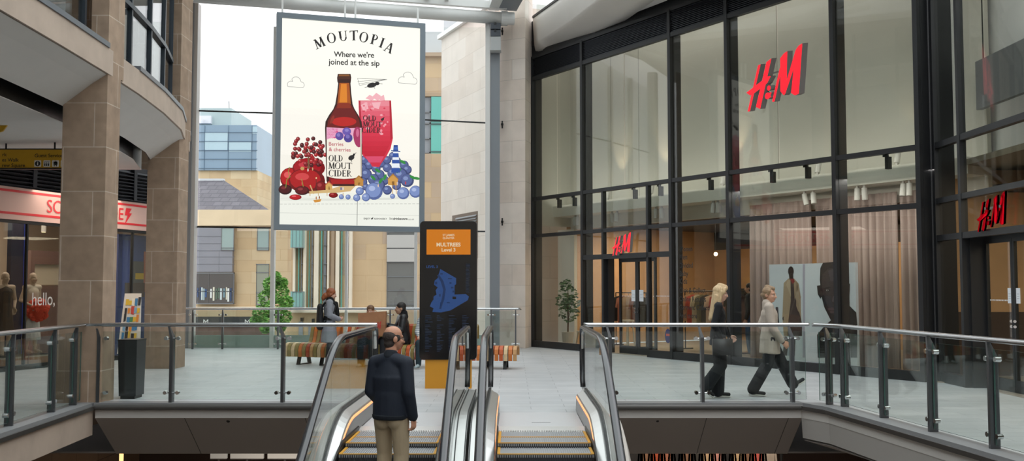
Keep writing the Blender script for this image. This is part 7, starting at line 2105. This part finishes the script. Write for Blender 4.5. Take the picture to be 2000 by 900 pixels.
# ---- mannequins in the left shop
MQ = mat('beige_mannequin', '#b8a08a', .45)
for px, lab, dark in ((60, 'beige mannequin with pale pleated skirt and orange bag in the left shop window', 0), (6, 'beige mannequin in dark dress at the left edge of the shop window', 1)):
    q = ML @ V((LQ(px, 690, .55).x, .55, .24))
    f = Fig('mannequin', lab, 'mannequin', q, 245 if not dark else 235, 1.66, MQ)
    f.J.update(elL=(-.25, -.06, 1.12), wrL=(-.17, .06, .98)) if dark else f.J.update(elR=(.24, -.05, 1.12), wrR=(.15, .2, 1.0))
    f.body(.01, True, face=False)
    if dark:
        f.part('dress', mat('black_dress', '#2a2624', .8), lambda b: (f.trunk(b, .15, .13, .155, .05, flat=.75), b.limb((0, 0, .5), (0, 0, 1.0), .2, .14, .85, (0, 1, 0), cap=(.08, 1))), .012)
    else:
        f.part('blouse', mat('sheer_pale_blouse', '#c4b5a5', .7), lambda b: (f.trunk(b, .14, .125, .15, .06, flat=.75),), .012)
        f.part('skirt', mat('pale_pleated_skirt', '#c9c6c2', .8, noise=.15, nscale=30, stretch=(3, 3, .1)), lambda b: (b.limb((0, 0, .3), (0, 0, 1.0), .2, .13, .85, (0, 1, 0), cap=(.08, 1)),), .012)
        c = f.M @ V((.05, .24, .92)); mb = MB(); rr = random.Random(2)
        for k in range(60):
            d = V((rr.gauss(0, 1), rr.gauss(0, .6), rr.gauss(0, 1))).normalized(); mb.ell(c + V((d.x * .2, d.y * .1, d.z * .2)), (.055, .05, .05), seg=8, rg=6)
        mb.ell(c, (.21, .11, .21))
        tag(mb.build('frilled_bag', mat('orange_red_frill', '#d2452a', .7, bump=.5, nscale=20)), 'round frilled orange-red bag held by the mannequin in the left shop window', 'bag')

# ================================================================== ROOM LAMPS AND ADDED FILLS
az = math.atan2(FI.y, FI.x)
lamp('shop_ceiling_glow', 'AREA', MF @ V((5, 4.6, 3.2)), 110, (1, .82, .62), 9, 3)
lamp('shop_upper_fill', 'AREA', MF @ V((6, .35, 8.0)), 50, (1, .97, .92), .3, 12, rot=(0, -math.radians(62), az))  # unseen lamp added for the daylight on the upper shop wall
lamp('shop_beam_fill', 'AREA', MF @ V((6, .7, 3.9)), 32, (1, .96, .9), .15, 12, rot=(0, -math.radians(150), az))  # unseen strip added to lift the lower part of that wall
lamp('near_shop_upper_fill', 'AREA', (RX + .25, 12.5, 8.4), 150, (1, .99, .97), .3, 8, rot=(0, -math.radians(62), 0))  # unseen lamp added so the white wall looks like mirrored sky
lamp('near_shop_glow', 'AREA', (RX + 3, 12.5, 3.6), 260, (1, .8, .58), 5, 5)
lamp('left_shop_glow', 'AREA', ML @ V((1.6, 1.5, 3.5)), 170, (1, .86, .74), 6, 2.5)
lamp('lower_storey_glow', 'AREA', (0, 16.4, -.85), 160, (1, .85, .7), 10, 2)
lamp('curtain_fill', 'AREA', MF @ V((9.6, .35, 3.6)), 60, (1, .94, .9), 5, .3, rot=(0, 0, math.atan2(FU.y, FU.x)))  # unseen lamp added to brighten the curtains
lamp('door_inside_fill', 'AREA', MF @ V((1.6, 3.2, 3.25)), 80, (1, .82, .62), 2, 2)  # unseen lamp added to brighten the timber wall behind the far door
lamp('rear_wall_glow', 'AREA', MF @ V((7, 6.2, 2.9)), 60, (1, .8, .58), 8, .6)
